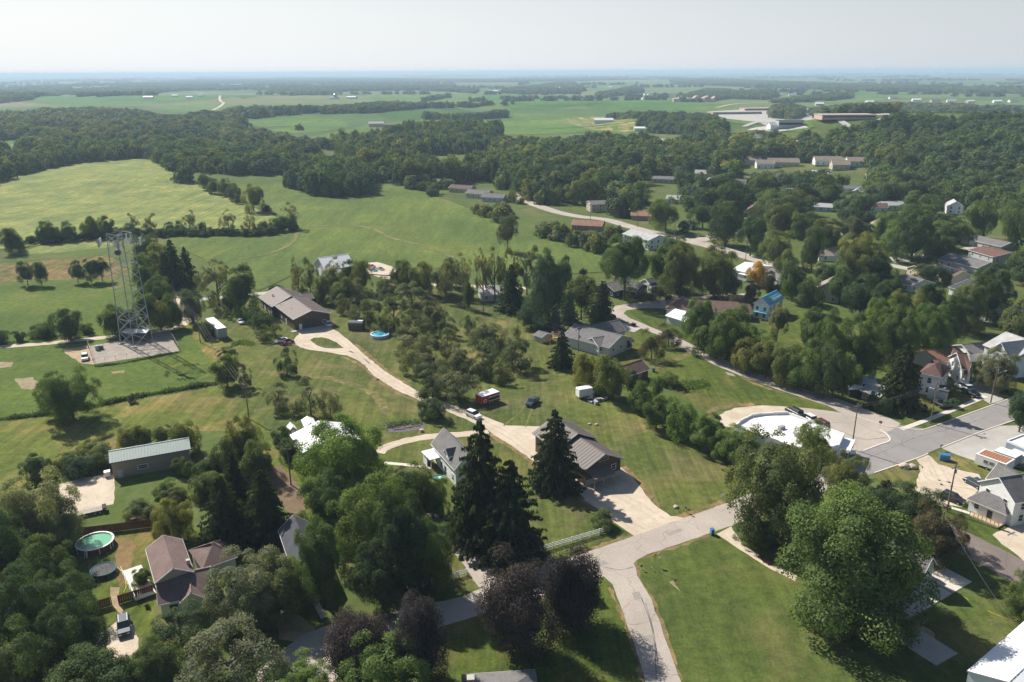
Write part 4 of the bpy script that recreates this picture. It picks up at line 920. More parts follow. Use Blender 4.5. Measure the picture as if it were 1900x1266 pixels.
# row between field and street
T(1116, 440, 1206, 530, 'B', 'green', 'broad green tree with forked trunk at the end of the hay field', 0.25); T(1200, 460, 1246, 520, 'B', 'green', None, 0.2)
T(1228, 462, 1300, 548, 'B', 'olive', 'large round olive tree above the lane bend, left of a pair'); T(1288, 462, 1368, 548, 'B', 'olive', 'large round olive tree above the lane bend, right of a pair')
T(1222, 438, 1270, 475, 'B', 'green'); T(1330, 500, 1372, 545, 'B', 'dark'); T(1240, 452, 1285, 500, 'B', 'green')
T(1075, 498, 1090, 515, 'H', 'purple'); T(1200, 525, 1236, 556, 'A', 'plum', 'small bronze tree in front of the dark green ranch house'); T(1160, 540, 1174, 560, 'A', 'yellow'); T(1232, 546, 1246, 558, 'H', 'dark')
T(1381, 528, 1410, 562, 'P', 'purple', 'small dark purple maple left of the blue roofed house'); T(1388, 486, 1426, 528, 'B', 'orange', 'orange leaved tree in front of the white roofed row house')
T(1410, 505, 1440, 540, 'B', 'plum'); T(1425, 525, 1455, 545, 'H', 'yellow'); T(1428, 568, 1462, 620, 'B', 'grey', None, 0.3)
T(1340, 548, 1380, 580, 'A', 'plum'); T(1310, 545, 1345, 565, 'A', 'plum'); T(1285, 553, 1300, 570, 'H', 'olive')
T(1266, 558, 1330, 640, 'B', 'bright', None, 0.06); T(1312, 572, 1398, 665, 'B', 'bright', None, 0.06); T(1290, 600, 1350, 660, 'B', 'green', None, 0.06); T(1340, 610, 1390, 665, 'B', 'dark')
T(1370, 612, 1440, 650, 'H', 'bright', 'spread of bright green vines behind the yellow green trees')
for b in [(1352, 630, 1408, 688), (1395, 635, 1450, 700), (1435, 640, 1495, 712)]: T(*b, 'B', 'yellow', None, 0.06)
for b in [(1465, 650, 1520, 722), (1495, 600, 1570, 700), (1520, 650, 1580, 735), (1490, 575, 1560, 650), (1555, 590, 1640, 700), (1600, 560, 1670, 660), (1630, 575, 1710, 680), (1690, 570, 1765, 660), (1730, 560, 1800, 640), (1550, 660, 1600, 725)]: T(*b, 'B', random.choice(['green', 'bright', 'dark', 'green']), None, 0.08)
for b in [(1445, 490, 1500, 555), (1480, 520, 1530, 580), (1540, 500, 1590, 560), (1570, 510, 1630, 580), (1610, 520, 1680, 590), (1650, 540, 1720, 600), (1700, 530, 1755, 590), (1760, 530, 1830, 610), (1800, 500, 1880, 590), (1860, 560, 1920, 640), (1440, 465, 1480, 520), (1385, 415, 1400, 440)]: T(*b, 'B', random.choice(['green', 'olive', 'dark', 'green']), None, 0.08)
T(1632, 638, 1716, 775, 'S', 'spruce', 'big dark spruce on the street corner in front of the maroon roofed house'); T(1604, 725, 1632, 762, 'S', 'dark'); T(1626, 735, 1655, 770, 'H', 'dark')
T(1815, 650, 1886, 722, 'B', 'grey', 'round grey green tree in front of the big pale grey gabled house'); T(1872, 730, 1925, 800, 'B', 'dark', 'dark round tree cut by the right edge above the flat roofed garage')
T(1752, 738, 1778, 758, 'H', 'bluegreen'); T(1738, 720, 1765, 735, 'H', 'dark')
T(1550, 505, 1562, 520, 'H', 'dark')
# the right edge and middle distance of the town
for b in [(1490, 425, 1530, 500), (1500, 410, 1570, 470), (1555, 440, 1640, 520), (1640, 410, 1690, 470), (1655, 400, 1740, 480), (1716, 440, 1768, 480), (1800, 375, 1860, 440), (1860, 390, 1910, 460), (1580, 470, 1660, 525), (1505, 490, 1552, 530), (1700, 500, 1755, 510), (1555, 405, 1620, 450), (1620, 395, 1665, 440),
          (1740, 500, 1765, 525), (1370, 405, 1420, 470), (1320, 385, 1378, 450), (1280, 380, 1330, 420), (1208, 370, 1265, 425), (1410, 430, 1470, 490), (1470, 395, 1520, 440), (1425, 380, 1480, 430), (1260, 410, 1282, 430)]:
    T(*b, 'B', random.choice(['green', 'olive', 'dark', 'dark', 'bright']), None, 0.08)
T(1636, 395, 1672, 430, 'P', 'purple'); T(1726, 430, 1752, 452, 'P', 'purple'); T(1745, 500, 1762, 522, 'A', 'plum')
T(1716, 440, 1770, 476, 'B', 'dark', 'dense round dark tree in front of the long grey roofed ranch')
T(1142, 345, 1160, 362, 'H', 'yellow')

# ------------------------------------------------------------------ town trees, copses and woods
HOUSEKEEP = [(1132, 515, 1215, 562), (1237, 570, 1278, 600), (1265, 560, 1372, 582), (1405, 540, 1460, 590), (1150, 422, 1225, 462), (1352, 478, 1458, 530), (1783, 430, 1870, 486), (1738, 466, 1808, 492), (1680, 478, 1755, 512), (1655, 500, 1722, 532), (1760, 506, 1830, 545),
             (1090, 372, 1128, 396), (1068, 400, 1114, 428), (1178, 390, 1214, 410), (1390, 375, 1415, 410), (1266, 402, 1286, 430), (812, 330, 938, 378), (945, 355, 1130, 412), (1180, 420, 1420, 490), (1205, 322, 1250, 345), (1370, 292, 1620, 318), (1405, 252, 1440, 266), (1700, 270, 1728, 282), (1840, 480, 1880, 500), (1320, 195, 1520, 245), (1550, 345, 1600, 362), (1640, 372, 1665, 400), (1225, 262, 1252, 272), (1140, 370, 1150, 380), (1740, 372, 1790, 405), (1475, 315, 1500, 325), (1795, 385, 1835, 412), (1300, 435, 1390, 470), (1610, 378, 1650, 398)]
EXTRA = []
_r = random.Random(31)
for row, (a, b) in enumerate([((1190, 322), (1880, 345)), ((1260, 350), (1900, 372)), ((1230, 372), (1880, 420)), ((1440, 420), (1760, 452)), ((1340, 262), (1640, 272)), ((1520, 480), (1660, 500)), ((1000, 345), (1110, 360))]):
    n_ = max(2, int((b[0] - a[0]) / 76))
    for i in range(n_):
        t_ = (i + .5 + _r.uniform(-.25, .25)) / n_; u_ = a[0] + (b[0] - a[0]) * t_; v_ = a[1] + (b[1] - a[1]) * t_ + _r.uniform(-5, 5); s_ = 14 + (v_ - 260) * .09
        if any(q[0] - s_ < u_ < q[2] + s_ and q[1] - s_ * .6 < v_ < q[3] + s_ * .6 for q in HOUSEKEEP): continue
        EXTRA.append((u_, v_, s_)); 
HOUSEKEEP += [(u_ - s_ * .8, v_ - s_ * .6, u_ + s_ * .8, v_ + s_ * .1) for u_, v_, s_ in EXTRA]
AUTO = []
CLEAR = [(110, 246, 70, 6), (335, 258, 60, 5), (560, 303, 45, 6), (230, 229, 60, 4), (470, 272, 50, 5), (30, 300, 40, 5), (660, 268, 40, 5), (180, 272, 35, 5), (1060, 262, 60, 4), (1180, 285, 45, 5), (1100, 315, 45, 7), (1000, 322, 30, 6), (1300, 325, 50, 6), (1660, 262, 40, 4), (1440, 345, 40, 6), (1560, 395, 40, 7), (1700, 365, 40, 6), (1800, 300, 45, 4)]
def fill(poly, spacing, hr, wr, cols, kinds=('B',), keep=True, seed=1, edge=0.0, gappy=0.0, trim=True):
    P = [(p.x, p.y) for p in pxs(poly)]
    xs = [p[0] for p in P]; ys = [p[1] for p in P]; rnd = random.Random(seed)
    area = (max(xs) - min(xs)) * (max(ys) - min(ys)); n = int(area / spacing ** 2 * 4)
    grid = {}
    for _ in range(n):
        x = rnd.uniform(min(xs), max(xs)); y = rnd.uniform(min(ys), max(ys))
        if not inpoly(x, y, P): continue
        if CLEAR and spacing > 9.5:
            cu, cv, _ = proj((x, y, hgt(x, y)))
            if any(((cu - a) / rx) ** 2 + ((cv - b) / ry) ** 2 < 1 + .3 * math.sin(cu * .3) for a, b, rx, ry in CLEAR): continue
        k = (int(x // (spacing * .72)), int(y // (spacing * .72)))
        if k in grid: continue
        if gappy and math.sin(x / 37.0 + seed) * math.sin(y / 29.0) + rnd.uniform(-.4, .4) > 1 - gappy: continue
        grid[k] = 1
        h = rnd.uniform(*hr); r = spacing * rnd.uniform(*wr); z = hgt(x, y); u, v, d = proj((x, y, z)); _, vt, _ = proj((x, y, z + h)); rp = r * FPX / d
        if trim and v < 345 and not inpoly(u, vt + 1.5, poly): continue
        if keep and any(u + rp * 0.7 > a and u - rp * 0.7 < c and vt < e - 1 and v > b_ + (e - b_) * 0.45 for a, b_, c, e in HOUSEKEEP if v < e + (45 if e - b_ > 17 or c - a > 40 else 14)): continue
        if keep and v > 440 and any(a < u < c and b_ < (v + vt) / 2 < e for a, b_, c, e, _ in TREES): continue
        nv = math.sin(x / 61 + seed) * math.cos(y / 83 + seed) + 0.6 * math.sin(x / 23 + 1) * math.cos(y / 31); ci = int(((nv * 0.32 + 0.5) + rnd.uniform(-.28, .28)) * len(cols)) % len(cols)
        gf = 1 + 0.28 * math.sin(x / 19 + seed) * math.sin(y / 27) + rnd.uniform(-.22, .22); r *= gf; h *= 0.55 + 0.45 * gf
        AUTO.append((rp * (h * FPX / d), x, y, z, r, h, cols[ci], rnd.choice(kinds), u, v))
fill([(1600, 300), (1990, 290), (1990, 430), (1850, 400), (1640, 350)], 12, (9, 15), (0.45, 0.64), ['green', 'dark', 'bluegreen', 'olive'], ('B',), keep=False, seed=41, trim=False)
G4 = ['green', 'dark', 'olive', 'green', 'dark', 'bluegreen', 'yellow']
fill([(1180, 335), (1300, 300), (1500, 292), (1650, 320), (1900, 350), (1990, 400), (1990, 560), (1860, 520), (1640, 500), (1500, 470), (1280, 400)], 13.5, (10, 18), (0.52, 0.8), G4, ('B', 'B', 'B', 'B', 'B', 'B', 'S'), seed=2, trim=False)
fill([(930, 300), (1100, 275), (1300, 270), (1500, 290), (1290, 320), (1180, 345), (1180, 410), (1050, 390), (960, 365), (900, 330)], 13, (10, 18), (0.52, 0.8), G4 + ['yellow'], ('B', 'B', 'B', 'S'), seed=3, trim=False)
fill([(735, 342), (800, 340), (880, 362), (950, 372), (1010, 396), (1080, 425), (1150, 440), (1130, 478), (1000, 437), (905, 405), (830, 375)], 9, (4, 9), (0.4, 0.7), G4 + ['yellow', 'grey', 'olive'], ('B', 'B', 'H'), seed=4)
fill([(530, 345), (560, 330), (620, 325), (680, 340), (684, 360), (640, 368), (580, 362)], 10, (13, 17), (0.5, 0.7), ['dark', 'bluegreen', 'dark'], ('B',), keep=False, seed=5)
fill([(285, 296), (330, 310), (400, 322), (430, 335), (520, 320), (520, 332), (420, 336), (350, 340), (325, 328)], 11, (9, 14), (0.45, 0.62), G4, ('B',), keep=False, seed=6)
fill([(0, 305), (150, 285), (285, 275), (420, 290), (540, 290), (600, 310), (700, 335), (690, 345), (560, 325), (440, 325), (320, 318), (280, 294), (150, 302), (70, 317), (0, 337), (-90, 368), (-90, 320)], 13, (10, 15), (0.45, 0.6), G4, ('B', 'B', 'B', 'B', 'S'), keep=False, seed=7, trim=False)
fill([(700, 335), (640, 300), (620, 275), (740, 256), (880, 240), (920, 252), (915, 285), (800, 290), (755, 305), (800, 330), (850, 335), (930, 300), (900, 335), (830, 340), (740, 345)], 13, (11, 18), (0.45, 0.62), G4, ('B', 'B', 'S'), keep=True, seed=8, trim=False)
fill([(920, 252), (1010, 256), (1100, 250), (1250, 250), (1330, 262), (1320, 300), (1200, 300), (1060, 290), (1020, 292), (950, 300), (910, 290)], 13, (10, 17), (0.45, 0.62), G4, ('B', 'B', 'S'), keep=True, seed=9)
fill([(1330, 262), (1500, 258), (1700, 300), (1990, 340), (1990, 352), (1650, 322), (1500, 292), (1300, 300)], 13, (9, 15), (0.42, 0.6), G4, ('B', 'B', 'S'), keep=True, seed=10, trim=False)
fill([(1500, 262), (1540, 240), (1640, 215), (1800, 208), (1990, 215), (1990, 338), (1700, 302), (1560, 280)], 13, (10, 15), (0.5, 0.68), ['dark', 'green', 'dark'], ('B',), keep=False, seed=11)
fill([(1170, 222), (1200, 208), (1330, 214), (1352, 240), (1340, 262), (1250, 250), (1190, 240)], 13, (10, 15), (0.5, 0.68), ['dark', 'green', 'dark'], ('B',), keep=False, seed=12)
def band(poly, sp, hr=(9, 14), seed=20, gappy=0.0, cols=('dark', 'green', 'bluegreen', 'olive', 'green', 'grey')): fill(poly, sp, hr, (0.45, 0.62), list(cols), ('B',), keep=False, seed=seed, gappy=gappy)
band([(-100, 215), (140, 200), (230, 203), (330, 214), (440, 200), (640, 196), (690, 205), (560, 212), (450, 222), (440, 232), (520, 246), (640, 262), (620, 280), (540, 290), (420, 290), (285, 275), (150, 285), (0, 305), (-100, 320), (-100, 285), (45, 278), (78, 268), (72, 260), (-100, 262)], 15, (8, 16), gappy=0.38, seed=21, cols=('dark', 'green', 'bluegreen', 'olive', 'grey', 'yellow', 'green'))
band([(575, 252), (640, 262), (740, 252), (880, 236), (900, 242), (740, 258), (620, 276)], 13, (11, 17), seed=22, gappy=0.12)
band([(470, 232), (560, 232), (600, 238), (540, 245), (480, 240)], 14, seed=23)
band([(785, 208), (880, 212), (925, 205), (960, 212), (930, 220), (860, 224), (790, 222)], 14, seed=24)
band([(600, 200), (700, 190), (860, 190), (960, 186), (965, 194), (880, 200), (780, 202), (700, 210), (600, 212)], 15, seed=25, gappy=0.45)
band([(500, 162), (590, 160), (700, 158), (820, 158), (890, 165), (880, 174), (780, 168), (640, 170), (540, 178), (500, 172)], 20, seed=26, gappy=0.6)
band([(-100, 175), (60, 160), (130, 158), (120, 176), (60, 186), (-100, 200)], 20, seed=27, gappy=0.55)
band([(150, 165), (330, 158), (480, 160), (470, 166), (330, 168), (230, 178), (150, 180)], 22, seed=28, gappy=0.5)
band([(935, 165), (1000, 158), (1060, 150), (1090, 168), (1050, 174), (980, 175), (935, 173)], 16, seed=29, gappy=0.2)
band([(1095, 174), (1180, 160), (1200, 172), (1130, 180)], 18, seed=30, gappy=0.45)
band([(1262, 178), (1310, 165), (1350, 166), (1350, 184), (1310, 190), (1262, 190)], 16, seed=31, gappy=0.2)
band([(1350, 172), (1425, 166), (1450, 178), (1420, 186), (1360, 184)], 16, seed=32)
band([(1430, 195), (1480, 192), (1500, 214), (1470, 224), (1432, 220)], 15, (10, 16), seed=33)
band([(1380, 190), (1430, 186), (1560, 172), (1600, 178), (1560, 186), (1460, 192)], 18, seed=34, gappy=0.5)
band([(1500, 200), (1640, 190), (1990, 200), (1990, 214), (1800, 206), (1640, 212), (1540, 220)], 19, seed=35, gappy=0.5)
band([(1090, 215), (1190, 206), (1200, 222), (1150, 222)], 17, seed=36, gappy=0.3)
band([(1345, 245), (1400, 240), (1480, 248), (1540, 256), (1480, 262), (1400, 264), (1340, 262)], 14, seed=37, gappy=0.5)
band([(1240, 145), (1400, 150), (1560, 155), (1700, 158), (1900, 165), (1900, 176), (1700, 172), (1500, 166), (1250, 158)], 26, seed=38, gappy=0.7)
band([(300, 150), (600, 145), (900, 148), (1100, 146), (1200, 148), (1000, 152), (700, 155), (400, 156)], 30, seed=39, gappy=0.75)
band([(120, 158), (420, 150), (480, 153), (300, 160)], 26, seed=40, gappy=0.6)
# scattered hedges and shelter belts out to the skyline
rnd = random.Random(99)
for i in range(190):
    d = 2500 * (9 ** (rnd.random() ** 0.8)); a = rnd.uniform(-44, 44); cx = d * math.tan(math.radians(a)); cy = d
    ang = rnd.choice([0, 0.08, -0.1, 0.15, 1.4]) + rnd.uniform(-.15, .15); n = rnd.randint(6, 46); sp = 15 + d / 600; ww = rnd.choice([5, 8, 14, 30, 60]) * (0.7 + d / 8000)
    for k in range(n):
        s = rnd.uniform(-.5, .5) * n * sp * 0.8; q = rnd.gauss(0, 0.4) * ww
        x = cx + math.cos(ang) * s - math.sin(ang) * q; y = cy + math.sin(ang) * s + math.cos(ang) * q
        z = hgt(x, y); h = rnd.uniform(9, 15) * (1 + d / 30000); AUTO.append((0, x, y, z, sp * 0.55, h, rnd.choice(['bluegreen', 'green', 'olive']), 'B', -1, -1))
AUTO.sort(key=lambda t: -t[0])
NIND = 170
KIND = {'B': 'broadleaf_tree', 'S': 'spruce_tree', 'H': 'shrub'}
cnt_ = 0
STUFF = []
for t in AUTO:
    a, x, y, z, r, h, c, k, u, v = t
    if a > 0 and cnt_ < NIND and -20 < u < 1920 and v > 0:
        cnt_ += 1
        if k == 'S': r *= 0.62; h *= 1.15
        if k == 'H': h *= 0.7
        plant(KIND[k], (x, y, z), r, h, c if k != 'S' else 'spruce', None, clear=0.08, lod='small' if a < 1500 else 'mid')
    else: STUFF.append(t)
def gn_woods(name, items, mesh_list, kindname='woodland'):
    """one mass of far trees: points that carry small crowns"""
    me = bpy.data.meshes.new(name); me.from_pydata([(t[1], t[2], t[3]) for t in items], [], [])
    n = len(items); rg = np.random.default_rng(5)
    sc = me.attributes.new('size', 'FLOAT_VECTOR', 'POINT'); sc.data.foreach_set('vector', np.array([(t[4], t[4], t[5] * 0.55) for t in items], dtype=np.float32).ravel())
    ro = me.attributes.new('turn', 'FLOAT_VECTOR', 'POINT'); ro.data.foreach_set('vector', np.stack([np.zeros(n), np.zeros(n), rg.uniform(0, 6.28, n)], 1).astype(np.float32).ravel())
    cl = me.attributes.new('tint', 'FLOAT_COLOR', 'POINT'); cl.data.foreach_set('color', np.array([colvar(COLR[t[6]], random, 0.14) for t in items], dtype=np.float32).ravel())
    pk = me.attributes.new('pick', 'INT', 'POINT'); pk.data.foreach_set('value', rg.integers(0, len(mesh_list), n).astype(np.int32))
    o = bpy.data.objects.new(name, me); COL.objects.link(o); o['kind'] = 'stuff'; o['label'] = 'far woods and hedgerows reading as one mass of treetops'
    ng = bpy.data.node_groups.new(name, 'GeometryNodeTree'); ng.interface.new_socket('Geometry', in_out='INPUT', socket_type='NodeSocketGeometry'); ng.interface.new_socket('Geometry', in_out='OUTPUT', socket_type='NodeSocketGeometry')
    gi = ng.nodes.new('NodeGroupInput'); go = ng.nodes.new('NodeGroupOutput'); jn = ng.nodes.new('GeometryNodeJoinGeometry')
    def att(nm, ty):
        a = ng.nodes.new('GeometryNodeInputNamedAttribute'); a.data_type = ty; a.inputs['Name'].default_value = nm; return a.outputs['Attribute']
    S_, R_, K_ = att('size', 'FLOAT_VECTOR'), att('turn', 'FLOAT_VECTOR'), att('pick', 'INT')
    for i, m in enumerate(mesh_list):
        src = bpy.data.objects.new(f'crown_source', m)
        oi = ng.nodes.new('GeometryNodeObjectInfo'); oi.inputs['Object'].default_value = src; oi.inputs['As Instance'].default_value = True
        cp = ng.nodes.new('FunctionNodeCompare'); cp.data_type = 'INT'; cp.operation = 'EQUAL'
        ng.links.new(K_, cp.inputs[2]); cp.inputs[3].default_value = i
        ip = ng.nodes.new('GeometryNodeInstanceOnPoints')
        ng.links.new(gi.outputs[0], ip.inputs['Points']); ng.links.new(cp.outputs[0], ip.inputs['Selection']); ng.links.new(oi.outputs['Geometry'], ip.inputs['Instance'])
        ng.links.new(R_, ip.inputs['Rotation']); ng.links.new(S_, ip.inputs['Scale']); ng.links.new(ip.outputs[0], jn.inputs[0])
    ng.links.new(jn.outputs[0], go.inputs[0])
    md = o.modifiers.new('woods', 'NODES'); md.node_group = ng
    return o
for i, t in enumerate(STUFF): STUFF[i] = (t[0], t[1], t[2], t[3] + t[5] * 0.48, *t[4:])
SMALLW = [broad_crown('crown', 650 + i, 1100, 0.11, 18, (0.26, 0.44), 0.64, mat=LEAFW, tight=0.85) for i in range(4)]
nearS = [t for t in STUFF if t[2] < 1300]; farS = [t for t in STUFF if t[2] >= 1300]
gn_woods('woodland', nearS, SMALLW); gn_woods('distant_woodland', farS, TINY)
print('TREES near', NT[0], 'auto stuff', len(STUFF), len(nearS))
# rough growth along fence lines
def growth(name, px, n, width, size, col, label, seed=1):
    P = smooth_line([Vector((p[0], p[1])) for p in pxs(px)], 8); rg = np.random.default_rng(seed); cum = [0]
    for a, b in zip(P, P[1:]): cum.append(cum[-1] + (b - a).length)
    s = rg.uniform(0, cum[-1], n); X = np.interp(s, cum, [p.x for p in P]); Y = np.interp(s, cum, [p.y for p in P])
    q = rg.normal(0, 0.35, n) * width; hgts = size * rg.random(n) * (0.6 + 0.5 * np.sin(s / 4.0) * np.sin(s / 1.7))
    pos = np.stack([X + rg.normal(0, 0.4, n), Y + q, np.abs(hgts)], 1); nn = rg.normal(size=(n, 3)) * .6 + np.array([0, 0, .6])
    me = leaf_mesh(name, pos, nn, rg.uniform(.12, .32, n), np.clip(rg.normal(.5, .2, n), 0, 1), LEAF)
    o = bpy.data.objects.new(name, me); COL.objects.link(o); o['kind'] = 'stuff'; o['label'] = label; o.color = (*COLR[col], 1); return o
growth('fence_line_growth', [(-60, 785), (60, 772), (170, 755), (250, 738), (330, 724), (402, 712)], 9000, 1.8, 1.3, 'green', 'rough green growth along the fence line across the pasture')
growth('garden_plants', [(432, 640), (450, 636), (470, 640)], 1800, 3.0, 0.8, 'bright', 'low green vegetable patch on the lawn behind the turnaround', 2)
growth('garden_vines', [(1250, 718), (1280, 716), (1312, 712)], 3500, 4.5, 0.9, 'bright', 'low bed of bright green vines on the lawn behind the hedge trees', 3)
growth('mulch_bed_plants', [(716, 792), (750, 786), (782, 786)], 700, 3.0, 0.6, 'green', 'rows of small plants in the dark mulch bed', 4)
growth('tower_fence_weeds', [(178, 680), (230, 674), (330, 654)], 1800, 0.8, 0.6, 'green', 'weeds growing along the tower compound fence', 5)
growth('weed_hedge', [(20, 468), (80, 452), (150, 448), (205, 446)], 2500, 3.0, 1.4, 'grey', 'pale weeds and saplings in the strip above the brown ground', 6)

# ------------------------------------------------------------------ building kit
def frame_from(A, B, C, z):
    if len(A) == 2: a, b, c = gz(*A, z), gz(*B, z), gz(*C, z)
    else: a, b, c = A, B, C
    e = (b - a); e.z = 0; L = e.length; e.normalize(); n = Vector((-e.y, e.x, 0)); Wd = (c - b).dot(n)
    if Wd < 0:
        a, b = b, a; e = -e; Wd = -Wd
    return Fr(Vector((a.x, a.y, 0)), math.atan2(e.y, e.x)), L, Wd
_wc = {}
def window(rt, fr, x, y, z, side, w=1.1, h=1.3, trim=WHITE, name='window', glass=GLASS):
    """frame with a pane as its sub-part; side: 0 front(-y) 1 right(+x) 2 back(+y) 3 left(-x)"""
    key = (round(w, 1), round(h, 1), trim.name, name, glass.name)
    if key not in _wc:
        f = Fr(Vector((0, 0, 0)), 0); m = MB(); t = 0.1
        f.box(m, -w / 2 - t, -w / 2, -0.05, 0.03, -h / 2 - t, h / 2 + t); f.box(m, w / 2, w / 2 + t, -0.05, 0.03, -h / 2 - t, h / 2 + t)
        f.box(m, -w / 2, w / 2, -0.05, 0.03, h / 2, h / 2 + t); f.box(m, -w / 2, w / 2, -0.07, 0.03, -h / 2 - t, -h / 2)
        f.box(m, -w / 2, w / 2, -0.04, 0.0, -0.03, 0.03)
        p = MB(); f.box(p, -w / 2, w / 2, -0.02, 0.025, -h / 2, h / 2)
        a = m.build(name, trim); b = p.build('pane', glass)
        _wc[key] = (a.data, b.data); bpy.data.objects.remove(a); bpy.data.objects.remove(b)
    ma, mb_ = _wc[key]
    o = bpy.data.objects.new(name, ma); COL.objects.link(o); o.parent = rt
    P = fr(x, y, z) - Vector(rt['_o']); o.location = P; o.rotation_euler = (0, 0, fr.a + [0, PI / 2, PI, -PI / 2][side])
    q = bpy.data.objects.new('pane', mb_); COL.objects.link(q); q.parent = o
    return o
def side_pt(side, s, L, W):
    return {0: (s * L, 0), 1: (L, s * W), 2: (L - s * L, W), 3: (0, W - s * W)}[side]
def win_row(rt, fr, L, W, z, sides=(0, 1, 2, 3), gap=3.2, w=1.0, h=1.25, trim=WHITE, skip=()):
    for sd in sides:
        ln = L if sd in (0, 2) else W; n = max(1, int(ln / gap))
        for i in range(n):
            s = (i + 0.5) / n
            if any(k[0] == sd and abs(k[1] - s) * ln < 1.6 for k in skip): continue
            x, y = side_pt(sd, s, L, W); window(rt, fr, x, y, z, sd, w, h, trim)
def door(rt, fr, L, W, side, s, w, h, mat, name='door', z0=0.0, handle=True):
    x, y = side_pt(side, s, L, W); P = fr(x, y, z0); g = Fr(P, fr.a + [0, PI / 2, PI, -PI / 2][side])
    m = MB(); g.box(m, -w / 2, w / 2, -0.06, 0.02, 0, h); d = m.build(name, mat, rt)
    if w > 2:
        k = MB()
        for i in range(1, 4): g.box(k, -w / 2 + .05, w / 2 - .05, -0.085, -0.055, h * i / 4 - 0.04, h * i / 4 + 0.04)
        k.build('panel_rail', mat, d)
    elif handle:
        k = MB(); g.box(k, w / 2 - 0.18, w / 2 - 0.08, -0.12, -0.05, h * .45, h * .5); k.build('handle', STEEL, d)
    return d
def roofslab(a, b, c, d, t=0.16):
    """a roof slope between the eave a-b and the ridge c-d"""
    mb = MB(); n = (b - a).cross(c - b).normalized()
    if n.z < 0: n = -n
    mb.prism([p - n * t for p in (a, b, c, d)], [p for p in (a, b, c, d)]); return mb
def block(rt, fr, L, W, he, hr, wm, rm, axis='x', oh=0.45, trim=WHITE, hip=0.0, z0=0.0, wall='wall', flip=None, ribs=None):
    """walls, two roof slopes and white fascia boards on one rectangle"""
    F = fr if axis == 'x' else Fr(fr(L, 0, 0), fr.a + PI / 2)
    l, w_ = (L, W) if axis == 'x' else (W, L)
    m = MB(); hp = hip
    if hip > 0: F.box(m, 0, l, 0, w_, z0, he)
    else:
        A = [F(0, 0, z0), F(0, w_, z0), F(0, w_, he), F(0, w_ / 2, hr - 0.05), F(0, 0, he)]; B = [F(l, 0, z0), F(l, w_, z0), F(l, w_, he), F(l, w_ / 2, hr - 0.05), F(l, 0, he)]
        m.prism(A, B)
    m.build(wall, wm, rt)
    sl = (hr - he) / (w_ / 2); ze = he - sl * oh + 0.14; zr = hr + 0.14; x0, x1 = -oh, l + oh
    if hip > 0:
        hx = hip * w_ / 2
        m = MB(); T = 0.0
        e = [F(x0, -oh, ze), F(x1, -oh, ze), F(x1, w_ + oh, ze), F(x0, w_ + oh, ze)]; r = [F(x0 + hx + oh, w_ / 2, zr), F(x1 - hx - oh, w_ / 2, zr)]
        m.poly([e[0], e[1], r[1], r[0]]); m.poly([e[1], e[2], r[1]]); m.poly([e[2], e[3], r[0], r[1]]); m.poly([e[3], e[0], r[0]])
        m.poly([p + Vector((0, 0, -0.02)) for p in (e[3], e[2], e[1], e[0])]); m.build('roof', rm, rt)
    else:
        s1 = roofslab(F(x0, -oh, ze), F(x1, -oh, ze), F(x1, w_ / 2, zr), F(x0, w_ / 2, zr)); s1.build('roof_slope', rm, rt)
        s2 = roofslab(F(x1, w_ + oh, ze), F(x0, w_ + oh, ze), F(x0, w_ / 2, zr), F(x1, w_ / 2, zr)); s2.build('roof_slope', rm, rt)
        if ribs:
            m = MB(); n = int((x1 - x0) / ribs)
            for i in range(1, n):
                x = x0 + (x1 - x0) * i / n
                for ya, yb in ((-oh, w_ / 2), (w_ + oh, w_ / 2)):
                    a, b = F(x - .04, ya, ze + .003), F(x - .04, yb, zr + .003); c, d = F(x + .04, yb, zr + .003), F(x + .04, ya, ze + .003); up_ = Vector((0, 0, 0.06))
                    m.prism([a, b, c, d], [a + up_, b + up_, c + up_, d + up_])
            rb = m.build('standing_seams', rm, rt); rb['kind'] = 'stuff'
        m = MB(); F.box(m, x0, x1, w_ / 2 - .13, w_ / 2 + .13, zr - 0.03, zr + .05); m.build('ridge_cap', rm, rt)
        if trim:
            m = MB()
            for xa, xb in ((x0 - 0.03, x0 + 0.03), (x1 - 0.03, x1 + 0.03)):
                for ya in (-oh, w_ + oh):
                    m.prism([F(xa, ya, ze - 0.22), F(xb, ya, ze - 0.22), F(xb, w_ / 2, zr - .22), F(xa, w_ / 2, zr - .22)], [F(xa, ya, ze + .02), F(xb, ya, ze + .02), F(xb, w_ / 2, zr + .02), F(xa, w_ / 2, zr + .02)])
            m.build('bargeboard', trim, rt)
    if trim:
        m = MB()
        for ya in (-oh, w_ + oh): F.box(m, x0, x1, ya - 0.04, ya + 0.03, ze - 0.2, ze - 0.01)
        m.build('gutter', trim, rt)
def chimney(rt, fr, x, y, z0, z1, mat, w=0.8):
    m = MB(); fr.box(m, x - w / 2, x + w / 2, y - w / 2, y + w / 2, z0, z1); c = m.build('chimney', mat, rt)
    k = MB(); fr.box(k, x - w / 2 - .08, x + w / 2 + .08, y - w / 2 - .08, y + w / 2 + .08, z1, z1 + .12); k.build('chimney_cap', CONC, c)
def vents(rt, fr, pts):
    for x, y, z in pts:
        m = MB(); m.cyl(fr(x, y, z - 0.5), fr(x, y, z + 0.35), 0.08, n=6); m.build('vent_pipe', STEEL, rt)
